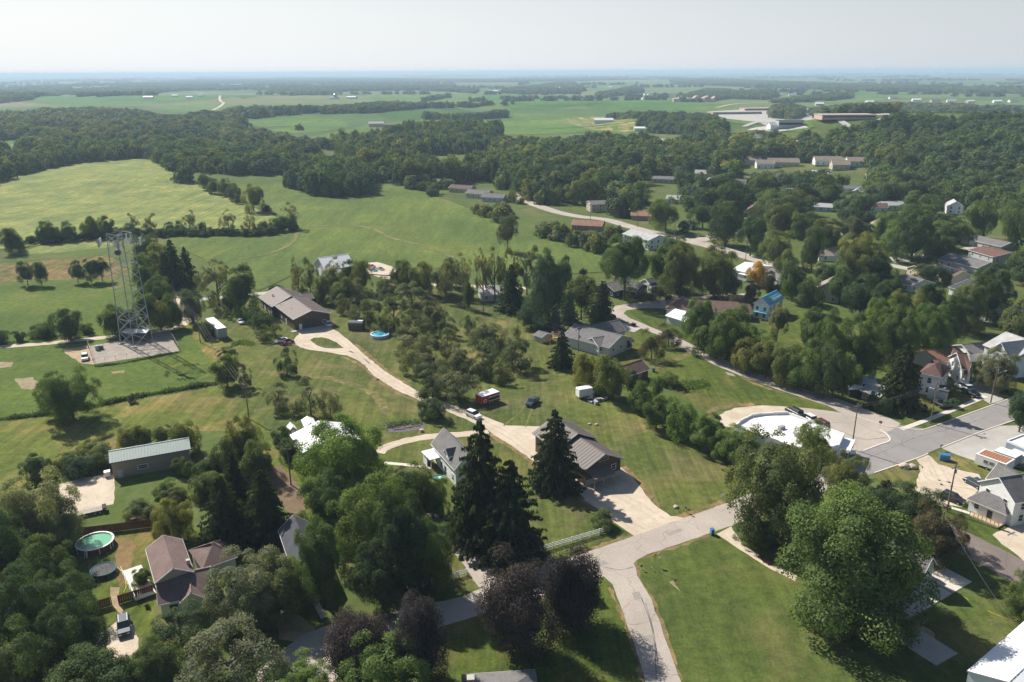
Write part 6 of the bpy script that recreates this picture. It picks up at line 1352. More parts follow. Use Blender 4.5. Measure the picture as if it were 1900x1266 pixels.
# ---- barn with white roof behind the orchard
rt, fr, L, W = house('white_roofed_barn', 'grey barn with white gable roof standing at the edge of the hay field', (583, 489), (604, 500), (642, 486), 4.2, 8.0, GREYW, M_WHT, 'y', rows=(), cat='barn', oh=.5, doors=((0, .5, 3.0, 3.2, WHITE),))
f2 = Fr(fr(L, W * .2, 0), fr.a); block(rt, f2, 8, W * .5, 3.0, 3.8, GREYW, R_GRY, 'x')
hat('red_shed', 'tiny red brown shed at the orchard edge', 735, 523, 0, 4.5, 3.5, 2.2, 3.0, REDB, R_RED, rows=(), cat='shed', oh=.2, group='small sheds')
rt, fr, L, W = hat('orchard_house', 'grey hipped roof house mostly hidden by the orchard edge spruce', 925, 552, 10, 15, 10, 2.8, 5.0, GREYW, R_PGR, hip=.9)
# ---- upper street houses
TOWNH = [('tan_house', 'two storey tan house with grey roof above the street bend', 1110, 391, 12, 13, 10, 5.0, 6.6, TANW, R_GRY), ('orange_roofed_house', 'brick house with orange hipped roof on the field side of the upper street', 1092, 425, -18, 17, 11, 3.0, 5.0, BRICK, R_ORG),
      ('orange_roofed_house', 'brick house with orange roof beyond the upper street', 1197, 407, -15, 16, 10, 3.0, 4.8, BRICK, R_ORG), ('tan_gabled_house', 'tall tan gabled house among the town trees', 1401, 405, 70, 12, 9, 6.0, 9.0, YELB, R_BRN),
      ('white_garage', 'small white gabled garage at the street junction', 1276, 424, 60, 7, 6, 2.8, 4.4, WW, R_GRY), ('tan_bungalow', 'bungalow with tan roof, farthest left of the row behind the field shrubs', 823, 345, -25, 15, 10, 3.2, 5.2, TANW, R_TAN),
      ('brown_bungalow', 'bungalow with brown roof, second in the row behind the field shrubs', 858, 356, -25, 18, 10, 3.2, 5.0, TANW, R_BRN), ('grey_bungalow', 'bungalow with grey cross roof, third in the row behind the field shrubs', 890, 366, -25, 17, 11, 3.2, 5.2, TANW, R_GRY),
      ('grey_bungalow', 'bungalow with grey roof, nearest the end of the curved street', 918, 373, -20, 16, 10, 3.2, 5.2, GREYW, R_GRY), ('white_cottage', 'small white roofed cottage among dark trees above the curved street', 974, 331, 0, 10, 6, 2.6, 3.6, WW, M_WHT),
      ('long_grey_house', 'long grey roofed house among trees in the upper town', 1222, 338, -18, 26, 10, 3.2, 4.8, TANW, R_GRY), ('flat_house', 'low brown roofed house in the upper town above the curved street', 1145, 325, -10, 16, 10, 3.0, 4.6, TANW, R_TAN),
      ('blue_house_far', 'small pale blue house beside dark spruces above the street bend', 1143, 381, 10, 9, 8, 3.0, 4.6, BLUEW, R_PGR), ('white_gabled_house', 'bright white gabled house in the upper left of town', 1235, 268, 20, 16, 12, 4, 6.5, WW, M_WHT),
      ('grey_roofed_house', 'white sided house with grey gabled roof below the sports ground', 1416, 261, -20, 17, 12, 4.5, 7.0, WW, R_GRY), ('blue_roofed_cottage', 'small pale blue roofed cottage in the upper town', 1355, 280, 0, 14, 9, 3, 4.8, BLUEW, R_PGR),
      ('white_hill_house', 'white house at the foot of the wooded hill', 1713, 279, 0, 18, 10, 3.2, 5.0, WW, R_PGR), ('red_roofed_house', 'small house with red roof at the foot of the wooded hill', 1741, 270, 0, 11, 8, 3, 4.4, TANW, plain('red_steel_roof', (0.4, 0.09, 0.07))),
      ('pink_roofed_house', 'house with dusty pink roof in the middle of town', 1625, 392, -10, 12, 9, 3.2, 5, WW, R_MAR), ('white_cross_house', 'white cross gabled house in the middle of town', 1652, 388, 10, 14, 10, 3.2, 5, WW, R_PGR),
      ('white_gable_house', 'white gabled house behind the bare limbed tree', 1768, 395, 70, 11, 9, 5, 7.8, WW, R_PGR), ('blue_gable_house', 'pale blue gabled house at the right side of town', 1808, 402, 60, 10, 8, 4.6, 7.2, BLUEW, R_GRY),
      ('tan_roofed_house', 'low house with brown roof at the right edge of town', 1890, 392, 0, 14, 9, 3, 4.8, WW, R_TAN), ('grey_flat_house', 'low grey roofed house with white gable in the middle of town', 1575, 356, -10, 15, 9, 3, 4.6, WW, R_GRY),
      ('white_peaked_garage', 'white peaked garage right of the low grey roofed house', 1590, 364, 60, 8, 7, 3, 5.4, WW, M_WHT), ('tan_peaked_house', 'tan peaked house below the woods in the middle of town', 1636, 335, 60, 12, 10, 4, 7, TANW, R_TAN),
      ('white_house', 'white house half hidden by trees right of the street corner cottage', 1880, 600, 15, 13, 9, 4.5, 7, WW, R_PGR)]
for nm, lb, u, v, ang, L_, W_, he, hr, wm, rm in TOWNH:
    hat(nm, lb, u, v, ang, L_, W_, he, hr, wm, rm, rows=((1.5, 1.2),) if he < 4 else ((1.5, 1.2), (3.8, 1.2)), gap=4.0)
for i, (u, v, L_) in enumerate([(1393, 305, 17), (1418, 312, 15), (1452, 309, 26), (1540, 306, 28), (1557, 314, 14), (1592, 308, 20)]):
    hat('townhouse', ['tan roofed townhouse, farthest left of the row', 'small tan roofed townhouse, second from left in the row', 'long tan roofed townhouse, third from left in the row', 'long tan roofed townhouse, fourth from left in the row', 'pink walled townhouse in front of the tan row', 'tan roofed townhouse, farthest right of the row'][i], u, v, -8, L_, 12, 4.4, 7.4, [TANW, WW][i % 2], R_TAN, group='tan townhouses', gap=4.5, rows=((1.6, 1.2),))
# ---- more houses glimpsed between the town trees
_r = random.Random(8)
RW = {'grey': R_GRY, 'pale grey': R_PGR, 'brown': R_BRN, 'tan': R_TAN, 'mid grey': R_GRY, 'charcoal': R_DGR, 'white metal': M_WHT}
for u, v, s in EXTRA:
    rk = _r.choice(list(RW)); wk = _r.choice([('white', WW), ('white', WW), ('tan', TANW), ('grey', GREYW), ('pale blue', BLUEW)]); two = _r.random() < .2
    r_, L_ = where(u, v, 0); lb = f"{'two storey' if two else 'low'} {wk[0]} house with {rk} roof {r_} {L_}"
    if lb in USED: r2, L2_ = where(u, v, 1); lb = f"{wk[0]} house with {rk} roof {r_} {L_}, {r2} {L2_}"
    USED[lb] = 1
    hat('town_house', lb, u, v, _r.choice([-12, -18, 75, 12]) + _r.uniform(-6, 6), _r.uniform(10, 15), _r.uniform(8, 10), 5.4 if two else 2.9, 8.0 if two else _r.uniform(4.6, 5.6), wk[1], RW[rk], rows=((1.5, 1.2), (4.0, 1.2)) if two else ((1.5, 1.2),), gap=4.2, group='houses among the town trees')
# ---- school and distant places
def big_flat(name, label, u, v, ang, L_, W_, h, wm, rm, cat='school building', group=None):
    A, B, C = at_frame(u, v, ang, L_, W_); fr, L, W = frame_from(A, B, C, h); c = fr(L / 2, W / 2, 0); z = hgt(c.x, c.y) + .3; fr.p.z = z; c.z = z
    rt = root(name, c, label, cat, group); m = MB(); fr.box(m, 0, L, 0, W, -1, h); m.build('wall', wm, rt); m = MB(); fr.box(m, -.4, L + .4, -.4, W + .4, h, h + .5); m.build('roof', rm, rt)
    m = MB(); fr.box(m, 1, L - 1, -.1, 0, h * .35, h * .7); m.build('window_band', GLASS, rt); return rt
SG = 'low school buildings'; PBR = plain('pale_far_brick', (.50, .36, .30), .9)
WR = plain('white_far_roof', (0.75, 0.74, 0.72), .7)
big_flat('school_wing', 'long low brick school wing left of the trees', 1363, 212, 8, 105, 30, 4.5, PBR, plain('tan_far_roof', (.45, .38, .33)), group=SG)
big_flat('school_wing', 'brick school wing with pale roof behind the trees', 1412, 205, 8, 90, 30, 4.5, PBR, plain('pink_far_roof', (.5, .38, .33)), group=SG)
big_flat('school_hall', 'brick school hall with darker walls right of the tree group', 1590, 213, 0, 110, 60, 4.5, PBR, WR, group=SG)
big_flat('school_hall', 'widest school hall with white roof', 1640, 207, 0, 150, 90, 5, PBR, WR, group=SG)
big_flat('school_hall', 'small brick school hall in front of the widest one', 1567, 220, 0, 60, 25, 4, PBR, plain('tan_far_roof', (.45, .38, .33)), group=SG)
big_flat('press_box', 'grey grandstand building beside the sports ground', 1464, 236, 0, 28, 12, 7, GREYW, R_GRY, cat='grandstand')
hat('brown_barn', 'brown barn with dark roof standing alone in the far green fields', 698, 236, 10, 24, 15, 6, 9, TANW, R_PGR, cat='barn', rows=()); hat('brick_farmhouse', 'hipped roof farmhouse beside the lone barn in the far fields', 724, 237, -5, 20, 14, 5, 8, BRICK, R_GRY, hip=.8, gap=5)
hat('white_shed', 'long white shed in the field below the copse at far right centre', 1194, 243, -5, 28, 10, 4, 6, WW, M_WHT, cat='shed', rows=())
far = [(276, 183, 30, 14, 'long white roofed barn alone in the far left field'), (325, 180, 18, 10, 'small white roofed barn left of the farm trees'), (352, 183, 20, 12, 'tan barn beside the farm road'), (373, 180, 16, 12, 'white farmhouse at the farm trees'), (620, 184, 30, 12, 'white barns beside a dark silo'), (653, 183, 34, 14, 'white machine shed right of the silo farm'),
       (915, 171, 44, 18, 'long white barn left of the farm lane'), (945, 171, 26, 14, 'white barn with grey roof on the far farm'), (1045, 168, 60, 24, 'large grain farm building with green grey roof'), (1168, 184, 36, 20, 'grey grain sheds right of the far farm'), (1198, 185, 24, 14, 'white farm buildings at the far crossroads'), (1225, 184, 20, 12, 'small white barn right of the far crossroads'),
       (1132, 163, 20, 12, 'tiny white farm in the far plain'), (875, 150, 50, 18, 'white farm buildings on the skyline plain'), (895, 147, 40, 14, 'pale barns on the skyline plain'), (1445, 178, 24, 12, 'blue grey house behind the quarry trees'), (1470, 178, 26, 12, 'white house behind the quarry trees'), (1500, 185, 22, 12, 'white roofed house left of the school'), (1520, 196, 20, 12, 'pale house near the school entrance'),
       (1613, 192, 22, 14, 'house with a steep dark roof behind the school'), (1657, 184, 26, 12, 'tan roofed house behind the school'), (1700, 188, 24, 12, 'white house right of the school'), (1735, 190, 26, 12, 'pale house in the far right village'), (1765, 190, 24, 12, 'grey roofed house in the far right village'), (1800, 191, 22, 12, 'white roofed house in the far right village'), (1850, 191, 22, 12, 'red roofed house in the far right village'),
       (1880, 190, 26, 12, 'white house at the far right edge'), (1322, 186, 26, 12, 'blue roofed barn beside the quarry'), (40, 275, 12, 8, 'white cottage in the left valley'), (125, 262, 14, 9, 'tan cottage in the left valley woods'), (545, 149, 60, 20, 'pale barns on the left skyline'), (128, 149, 60, 20, 'bright barns far away on the left skyline'), (1228, 231, 14, 10, 'blue grey house left of the dark dome of trees'), (1120, 228, 30, 10, 'tan sheds along the edge of the far wood'), (1440, 240, 18, 12, 'white clubhouse beside the sports ground'), (1395, 268, 18, 12, 'pale house below the sports ground')]
for i, (u, v, L_, W_, lb) in enumerate(far):
    hat('farm_building' if v < 195 else 'far_house', lb, u, v, random.uniform(-15, 15), L_, W_, 4.5, 7.5, random.choice([WW, WW, TANW]), random.choice([M_WHT, R_PGR, R_GRY, M_WHT]), cat='building', rows=(), oh=.2, trim=None, group='far farm and village buildings')
for i, (u, v) in enumerate([(622, 184), (1032, 168), (1038, 168), (1196, 184), (1203, 184)]):
    p = gp(u, v); s = root('silo', (p.x, p.y, p.z), ['dark silo on the far left farm', 'grain silo left end of the large grain farm', 'second grain silo of the large grain farm', 'white silo of the crossroads farm', 'second silo of the crossroads farm'][i], 'silo', 'silos'); m = MB(); m.cyl(p, p + Vector((0, 0, 14)), 5, 5, 12); m.build('silo_wall', GREYP if i == 0 else WHITE, s); m = MB(); m.cyl(p + Vector((0, 0, 14)), p + Vector((0, 0, 18)), 5.2, .4, 12); m.build('silo_cap', STEEL, s)
p = gp(1290, 190); 
rs = MB(); rg = random.Random(4); pts = [(x * 9.0 - 60, rg.uniform(-6, 6), rg.uniform(8, 17)) for x in range(14)]
for i in range(13):
    a, b = pts[i], pts[i + 1]; rs.prism([p + Vector((a[0], a[1], -2)), p + Vector((b[0], b[1], -2)), p + Vector((b[0], b[1] + 25, -2)), p + Vector((a[0], a[1] + 25, -2))], [p + Vector((a[0], a[1] + 6, a[2])), p + Vector((b[0], b[1] + 6, b[2])), p + Vector((b[0], b[1] + 25, b[2] + 2)), p + Vector((a[0], a[1] + 25, a[2] + 2))])
o = rs.build('quarry_face', plain('quarry_rock', (.38, .28, .2), .9, var=.35, scale=.1)); o['kind'] = 'structure'

# ------------------------------------------------------------------ vehicles
PAINT = {}
def paint(nm, c, rough=0.3):
    if nm not in PAINT:
        m = plain(nm, c, rough, 0.0, 0.04); m.node_tree.nodes['Principled BSDF'].inputs['Coat Weight'].default_value = 0.5; PAINT[nm] = m
    return PAINT[nm]
P_WHITE = paint('white_car_paint', (0.78, 0.78, 0.78)); P_BLACK = paint('black_car_paint', (0.015, 0.016, 0.02)); P_NAVY = paint('navy_car_paint', (0.035, 0.055, 0.085)); P_RED = paint('red_paint', (0.42, 0.03, 0.025)); P_MAR = paint('maroon_car_paint', (0.12, 0.02, 0.03)); P_BLUE = paint('blue_paint', (0.04, 0.16, 0.35)); P_GREY = paint('grey_car_paint', (0.2, 0.2, 0.21)); P_YEL = plain('yellow_paint', (0.75, 0.5, 0.04), 0.5)
LAMP = plain('headlight_glass', (0.8, 0.8, 0.8), 0.15); TAIL = plain('tail_light', (0.4, 0.02, 0.02), 0.3)
PROF = {  # side outline of body and of glasshouse: x from rear to front, z
    'suv': (4.75, 1.95, [(0, .45), (0, 1.0), (.08, 1.12), (3.45, 1.12), (3.6, 1.06), (4.6, .95), (4.75, .75), (4.75, .4), (4.6, .3), (.15, .3)], [(.05, 1.08), (.35, 1.72), (2.75, 1.74), (3.55, 1.08)], [(.42, 1.74), (2.7, 1.76)]),
    'sedan': (4.7, 1.85, [(0, .45), (0, .92), (.1, 1.0), (.9, 1.02), (3.3, 1.0), (4.5, .86), (4.7, .65), (4.7, .4), (4.5, .28), (.15, .28)], [(.75, .98), (1.35, 1.42), (2.5, 1.44), (3.35, .98)], [(1.4, 1.44), (2.45, 1.46)]),
    'pickup': (5.6, 1.98, [(0, .6), (0, 1.15), (1.9, 1.15), (4.2, 1.15), (5.4, 1.08), (5.6, .85), (5.6, .5), (5.4, .42), (.15, .45)], [(1.95, 1.12), (2.1, 1.78), (3.55, 1.8), (4.25, 1.12)], [(2.12, 1.8), (3.5, 1.82)]),
    'van': (5.2, 2.0, [(0, .45), (0, 1.25), (.08, 1.3), (4.1, 1.25), (5.0, 1.05), (5.2, .75), (5.2, .4), (5.0, .3), (.15, .3)], [(.05, 1.25), (.2, 1.95), (3.3, 1.97), (4.2, 1.2)], [(.22, 1.97), (3.25, 2.0)])}
def wheel(rt, fr, x, y, r=0.35, w=0.22, off=0):
    m = MB(); m.cyl(fr(x, y - w / 2, r), fr(x, y + w / 2, r), r, n=14); t = m.build('wheel', BLACK, rt)
    s = 1 if y > off else -1; m = MB(); m.cyl(fr(x, y + s * (w / 2 - .02), r), fr(x, y + s * (w / 2 + .015), r), r * .6, n=10); m.build('rim', STEEL, t)
def vehicle(kind, name, label, u, v, head, pnt, cat, group='parked cars', toward=None):
    """head: pixel that the front points to"""
    p = gp(u, v); q = gp(*head); ang = math.atan2(q.y - p.y, q.x - p.x); L, W, body, glass, roof = PROF[kind]; f = Fr(Vector((p.x, p.y, p.z + .03)), ang)
    rt = root(name, Vector((p.x, p.y, p.z + .03)), label, cat, group)
    def loft(prof, ins, nm, mat, par=rt):
        m = MB(); n = len(prof); base = 0; zs = [z for _, z in prof]; z0, z1 = min(zs), max(zs)
        for y, k in ins: 
            m.v += [tuple(f(x - L / 2 + (0.5 - x / L) * k * 1.2, y, z - (k * .8 if z > z1 - .25 * (z1 - z0) else 0))) for x, z in prof]
        for i in range(len(ins) - 1):
            for j in range(n): a = i * n + j; b = i * n + (j + 1) % n; m.f.append((a, b, b + n, a + n))
        m.f.append(tuple(range(n - 1, -1, -1))); e = (len(ins) - 1) * n; m.f.append(tuple(range(e, e + n)))
        return m.build(nm, mat, par)
    w = W / 2
    loft(body, [(-w + .0, .10), (-w + .1, 0.0), (w - .1, 0.0), (w, .10)], 'body', pnt)
    g = w * .92; loft(glass, [(-g, .12), (-g + .14, 0), (g - .14, 0), (g, .12)], 'cabin_windows', GLASS)
    m = MB(); (x0, z0), (x1, z1) = roof; m.prism([f(x0 - L / 2, -g + .14, z0 - .02), f(x1 - L / 2, -g + .14, z1 - .02), f(x1 - L / 2, g - .14, z1 - .02), f(x0 - L / 2, g - .14, z0 - .02)], [f(x0 - L / 2, -g + .14, z0 + .03), f(x1 - L / 2, -g + .14, z1 + .03), f(x1 - L / 2, g - .14, z1 + .03), f(x0 - L / 2, g - .14, z0 + .03)]); m.build('roof', pnt, rt)
    if kind in ('suv', 'van'):
        for s in (-1, 1): m = MB(); f.box(m, x0 - L / 2 + .1, x1 - L / 2 - .1, s * (g - .25) - .02, s * (g - .25) + .02, z0 + .03, z0 + .09); m.build('roof_rail', STEEL, rt)
    if kind == 'pickup':
        m = MB(); f.box(m, -L / 2 + .12, -L / 2 + 1.8, -w + .15, w - .15, 1.12, 1.165); m.build('bed_liner', BLACK, rt)
    for x in (L * .19, L * .81):
        for s in (-1, 1): wheel(rt, f, x - L / 2, s * (w - .08))
    for s in (-1, 1):
        m = MB(); f.box(m, L / 2 - .12, L / 2 + .02, s * (w - .35) - .18, s * (w - .35) + .18, .62, .78); m.build('headlight', LAMP, rt)
        m = MB(); f.box(m, -L / 2 - .02, -L / 2 + .06, s * (w - .2) - .12, s * (w - .2) + .12, .75, 1.0); m.build('tail_light', TAIL, rt)
        m = MB(); f.box(m, L * .21, L * .21 + .18, s * (w + .1) - .1, s * (w + .1) + .1, .98, 1.12); m.build('side_mirror', pnt, rt)
    return rt
V = vehicle
V('suv', 'parked_car', 'dark blue grey car on the gravel pad below the pool house', 231, 1168, (233, 1200), P_NAVY, 'car')
V('suv', 'parked_car', 'white car parked at the right end of the brown house', 609, 604, (604, 598), P_WHITE, 'car')
V('suv', 'white_car', 'white car driving along the gravel drive', 879, 774, (900, 783), P_WHITE, 'car')
V('pickup', 'pickup_truck', 'dark pickup parked alone on the mown grass', 988, 750, (980, 757), P_NAVY, 'pickup')
V('van', 'parked_van', 'dark car at the back of the round white roofed building', 1473, 769, (1462, 763), P_BLACK, 'car')
V('sedan', 'parked_car', 'dark car between the black and white cars at the white roofed building', 1485, 777, (1474, 771), P_BLACK, 'car')
V('suv', 'parked_car', 'white car parked beside the round white roofed building', 1499, 779, (1488, 773), P_WHITE, 'car')
V('van', 'parked_van', 'maroon van parked beside the round white roofed building', 1521, 791, (1508, 784), P_MAR, 'van')
V('suv', 'parked_car', 'dark car standing closest to the white house in the gravel lot', 1808, 901, (1795, 894), P_NAVY, 'car')
V('suv', 'parked_car', 'dark car parked at the lower edge of the gravel lot', 1768, 930, (1785, 937), P_BLACK, 'car')
V('van', 'parked_van', 'white van parked beside the maroon roofed house', 1787, 722, (1775, 716), P_WHITE, 'van')
V('pickup', 'pickup_truck', 'dark pickup parked in front of the white van', 1800, 733, (1815, 740), P_BLACK, 'pickup')
V('pickup', 'pickup_truck', 'dark truck with red and yellow load on the corner lawn', 1740, 752, (1726, 744), P_BLACK, 'pickup')
V('van', 'parked_van', 'white van at the corner of the white roofed building by the main street', 1566, 838, (1580, 845), P_WHITE, 'van')
V('sedan', 'parked_car', 'white car under the trees left of the brown house', 447, 600, (452, 605), P_WHITE, 'car')
V('sedan', 'parked_car', 'black car in the shaded yard behind the corner spruce', 1652, 655, (1640, 652), P_BLACK, 'car')
V('sedan', 'parked_car', 'red car in the gravel yard behind the barn', 690, 497, (700, 500), P_RED, 'car'); V('sedan', 'parked_car', 'blue car in front of the red car behind the barn', 693, 504, (703, 507), P_BLUE, 'car'); V('sedan', 'parked_car', 'grey car right of the blue car behind the barn', 706, 502, (716, 505), P_GREY, 'car')
V('sedan', 'parked_car', 'bright blue car by the long grey ranch house', 1774, 447, (1782, 449), P_BLUE, 'car'); V('suv', 'parked_car', 'grey car in front of the long grey ranch house', 1788, 451, (1796, 453), P_GREY, 'car')
V('sedan', 'parked_car', 'dark car by the white garage at the street junction', 1265, 431, (1275, 433), P_BLACK, 'car')
V('suv', 'utility_vehicle', 'white roofed utility vehicle beside the tower compound', 158, 667, (158, 680), P_WHITE, 'utility vehicle')
# junk and small machines near the turnaround
def crate(name, label, u, v, sx, sy, sz, mat, cat, ang=0.0, group=None, lid=None):
    p = gp(u, v); f = Fr(Vector((p.x, p.y, 0.03)), math.radians(ang)); rt = root(name, p, label, cat, group)
    m = MB(); f.box(m, -sx / 2, sx / 2, -sy / 2, sy / 2, 0.08, sz, .05, .05); m.build('box', mat, rt)
    m = MB(); f.box(m, -sx / 2 - .04, sx / 2 + .04, -sy / 2 - .04, sy / 2 + .04, sz, sz + .1); m.build('lid', lid or mat, rt)
    return rt
def lawn_machine(label, u, v, ang, pnt):
    p = gp(u, v); f = Fr(Vector((p.x, p.y, .03)), math.radians(ang)); rt = root('ride_on_mower', p, label, 'mower', 'machines parked by the turnaround')
    m = MB(); f.box(m, -.9, .1, -.45, .45, .3, .65, .05, .05); m.build('deck', pnt, rt); m = MB(); f.box(m, .1, .95, -.35, .35, .3, .95, .08, .06); m.build('hood', pnt, rt)
    m = MB(); f.box(m, -.6, -.1, -.25, .25, .65, .85); f.box(m, -.68, -.58, -.25, .25, .65, 1.2); m.build('seat', BLACK, rt)
    for x in (-.65, .7):
        for s in (-1, 1): wheel(rt, f, x, s * .5, .3 if x < 0 else .22, .2)
for i, (u, v, a, c) in enumerate([(535, 640, 20, P_RED), (541, 636, -30, P_BLACK), (527, 641, 60, P_RED), (533, 634, 10, P_BLACK)]): lawn_machine(['red mower nearest the turnaround edge', 'black mower right of the red mower', 'second red mower at the left of the junk row', 'black mower behind the red ones'][i], u, v, a, c)
V('sedan', 'parked_car', 'pale old car at the left of the mowers by the turnaround', 522, 635, (514, 637), P_WHITE, 'car')
# ---- trailers
def trailer(name, label, A, B, C, h, wall, roof, cat='trailer', wheels=2, stripe=None, zf=0.6):
    fr, L, W = frame_from(A, B, C, h); rt = root(name, fr(L / 2, W / 2, 0), label, cat, 'trailers')
    m = MB(); fr.box(m, 0, L, 0, W, zf, h - .05); m.build('body', wall, rt); m = MB(); fr.box(m, -.04, L + .04, -.04, W + .04, h - .05, h + .05, .06, .06); m.build('roof', roof, rt)
    for i in range(wheels):
        for y in (.1, W - .1): wheel(rt, fr, L * .5 + (i - wheels / 2 + .5) * .95, y, .4, .25, W / 2)
    m = MB(); fr.box(m, L, L + 1.3, W / 2 - .08, W / 2 + .08, .45, .6); m.build('hitch', BLACK, rt)
    return rt, fr, L, W
rt, fr, L, W = trailer('semitrailer', 'long white box semitrailer parked on the grass left of the brown house', (403, 611), (420, 608), (398, 588.5), 3.9, plain('grey_trailer_side', (.30, .31, .32), .5), M_WHT); 
for i in range(9):
    m = MB(); y = W * (i + .5) / 9; fr.box(m, L, L + .04, y - .05, y + .05, .7, 3.8); fr.box(m, -.04, 0, y - .05, y + .05, .7, 3.8); q = m.build('side_rib', STEEL, rt); q['kind'] = 'stuff'
rt, fr, L, W = trailer('concession_trailer', 'red concession trailer with white roof and long serving window', (895, 737), (927, 727), (917, 720), 2.9, P_RED, M_WHT)
m = MB(); fr.box(m, L * .4, L * .95, -.05, -.01, 1.2, 2.1); h_ = m.build('serving_hatch', GLASS, rt); m = MB(); fr.box(m, L * .36, L * .98, -.09, -.05, 2.1, 2.3); fr.box(m, L * .36, L * .98, -.12, -.05, 1.05, 1.2); q = m.build('hatch_frame', WHITE, h_); q['kind'] = 'stuff'
m = MB(); m.cyl(fr(L * .16, -.02, 1.5), fr(L * .16, -.06, 1.5), .55, n=14); m.build('round_emblem', WHITE, rt)
m = MB(); m.cyl(fr(L * .16, -.061, 1.5), fr(L * .16, -.08, 1.5), .36, n=14); m.build('emblem_centre', P_RED, rt)
rt, fr, L, W = trailer('box_trailer', 'white box trailer at the left end of the row of leafy trees', (1075, 724), (1100, 720), (1097, 714), 2.9, WHITE, M_WHT)
rt, fr, L, W = trailer('camper_trailer', 'long white camper with rusty stained roof beside the forecourt', (1811, 842), (1868, 862), (1882, 852), 3.0, WHITE, WHITE)
for i in range(9):
    m = MB(); fr.box(m, L * (.06 + .1 * i), L * (.06 + .1 * i) + L * .085, .3, W - .3, 3.06, 3.09); m.build('roof_panel', RUST, rt)
for s in (.35, .55, .8): window(rt, fr, L * s, 0, 1.9, 0, .8, .6, GREYP)
rt, fr, L, W = trailer('white_trailer', 'second white trailer tucked behind the rusty roofed camper', (1845, 836), (1885, 850), (1895, 842), 2.8, GREYP, WHITE)
rt, fr, L, W = trailer('boat_trailer', 'white covered trailer beside the blue grey garage', (1872, 838), (1900, 848), (1908, 842), 2.4, WHITE, WHITE)
fr, L, W = frame_from((143, 957), (195, 945), (190, 938), .8); rt = root('flatbed_trailer', fr(L / 2, W / 2, 0), 'flat timber decked trailer on the pale gravel patch', 'trailer', 'trailers')
nb = int(L / .35)
for i in range(nb):
    m = MB(); fr.box(m, L * i / nb + .02, L * (i + 1) / nb - .02, 0, W, .72, .8); m.build('plank', plain('weathered_planks', (.36, .32, .28), .85, var=.25, scale=2), rt)
m = MB(); fr.box(m, 0, L, .1, .2, .5, .72); m.build('frame_beam', BLACK, rt); m = MB(); fr.box(m, 0, L, W - .2, W - .1, .5, .72); m.build('frame_beam', BLACK, rt)
for i in (0, 1):
    for y in (-.1, W + .1): wheel(rt, fr, L * .62 + i * .95, y, .36, .22, W / 2)
m = MB(); fr.box(m, L - .5, L + .3, 0, W, .8, 1.1); m.build('ramp', BLACK, rt)
# junk pile behind the box trailer
rg = random.Random(11)
for i in range(9):
    u = 1092 + rg.random() * 28; v = 745 - (i // 3) * 6 + (u - 1092) * .3 + rg.uniform(-1, 1)
    crate('junk_item', ['nearest ', 'middle ', 'farthest '][i // 3] + ['grey scrap crate', 'white scrap panel box', 'black scrap tub'][i % 3] + ' in the junk heap beside the white box trailer', u, v, rg.uniform(.8, 2.2), rg.uniform(.5, 1.3), rg.uniform(.4, 1.1), [GREYP, WHITE, BLACK][i % 3], 'scrap', rg.uniform(0, 180), 'junk heap by the box trailer')
for i in range(10):
    u = 1566 + rg.random() * 40; v = 724 + (u - 1566) * .35 + rg.uniform(-5, 6)
    crate('junk_item', ['grey bin', 'timber crate', 'black tub'][i % 3] + ' among the clutter beside the stone cottage', u, v, rg.uniform(.8, 2.0), rg.uniform(.5, 1.3), rg.uniform(.5, 1.2), [GREYP, WOOD, BLACK][i % 3], 'clutter', rg.uniform(0, 180), 'clutter beside the stone cottage')
crate('dumpster', 'blue rubbish skip on the grass island by the gravel lot', 1752, 854, 2.2, 1.4, 1.4, P_BLUE, 'skip', -20)
crate('garbage_bin', 'blue wheeled garbage bin at the road end of the gravel path', 1321, 992, .7, .8, 1.15, P_BLUE, 'bin', 10)
crate('patio_box', 'black box beside the workshop door of the brown house', 536, 596, .9, .7, .9, BLACK, 'box', 30)
def rock(label, u, v, s, mat=None):
    p = gp(u, v); rr = random.Random(int(u)); m = MB(); n = 9
    rings = [(0, 1.0), (.45, 1.08), (.8, .75), (1.0, .3)]; R = [[Vector((p.x + math.cos(6.283 * i / n) * s * k * rr.uniform(.8, 1.15), p.y + math.sin(6.283 * i / n) * s * k * rr.uniform(.7, 1.05), z * s * .9)) for i in range(n)] for z, k in rings]
    for a, b in zip(R, R[1:]): 
        for i in range(n): m.quad(a[i], a[(i + 1) % n], b[(i + 1) % n], b[i])
    m.poly(R[-1]); o = m.build('boulder', mat or plain('pale_boulder', (.45, .38, .3), .9, var=.25, scale=2)); tagp(o, label, 'boulder', 'boulders')
rock('left pale boulder on the dry corner grass by the main street', 1678, 868, 1.2); rock('right pale boulder on the dry corner grass by the main street', 1692, 868, 1.0); rock('small boulder on the lawn near the bright signpost and road', 1254, 942, .6)
rock('left of two small boulders on the lawn above the shop', 1094, 788, .5); rock('right of two small boulders on the lawn above the shop', 1107, 789, .5)
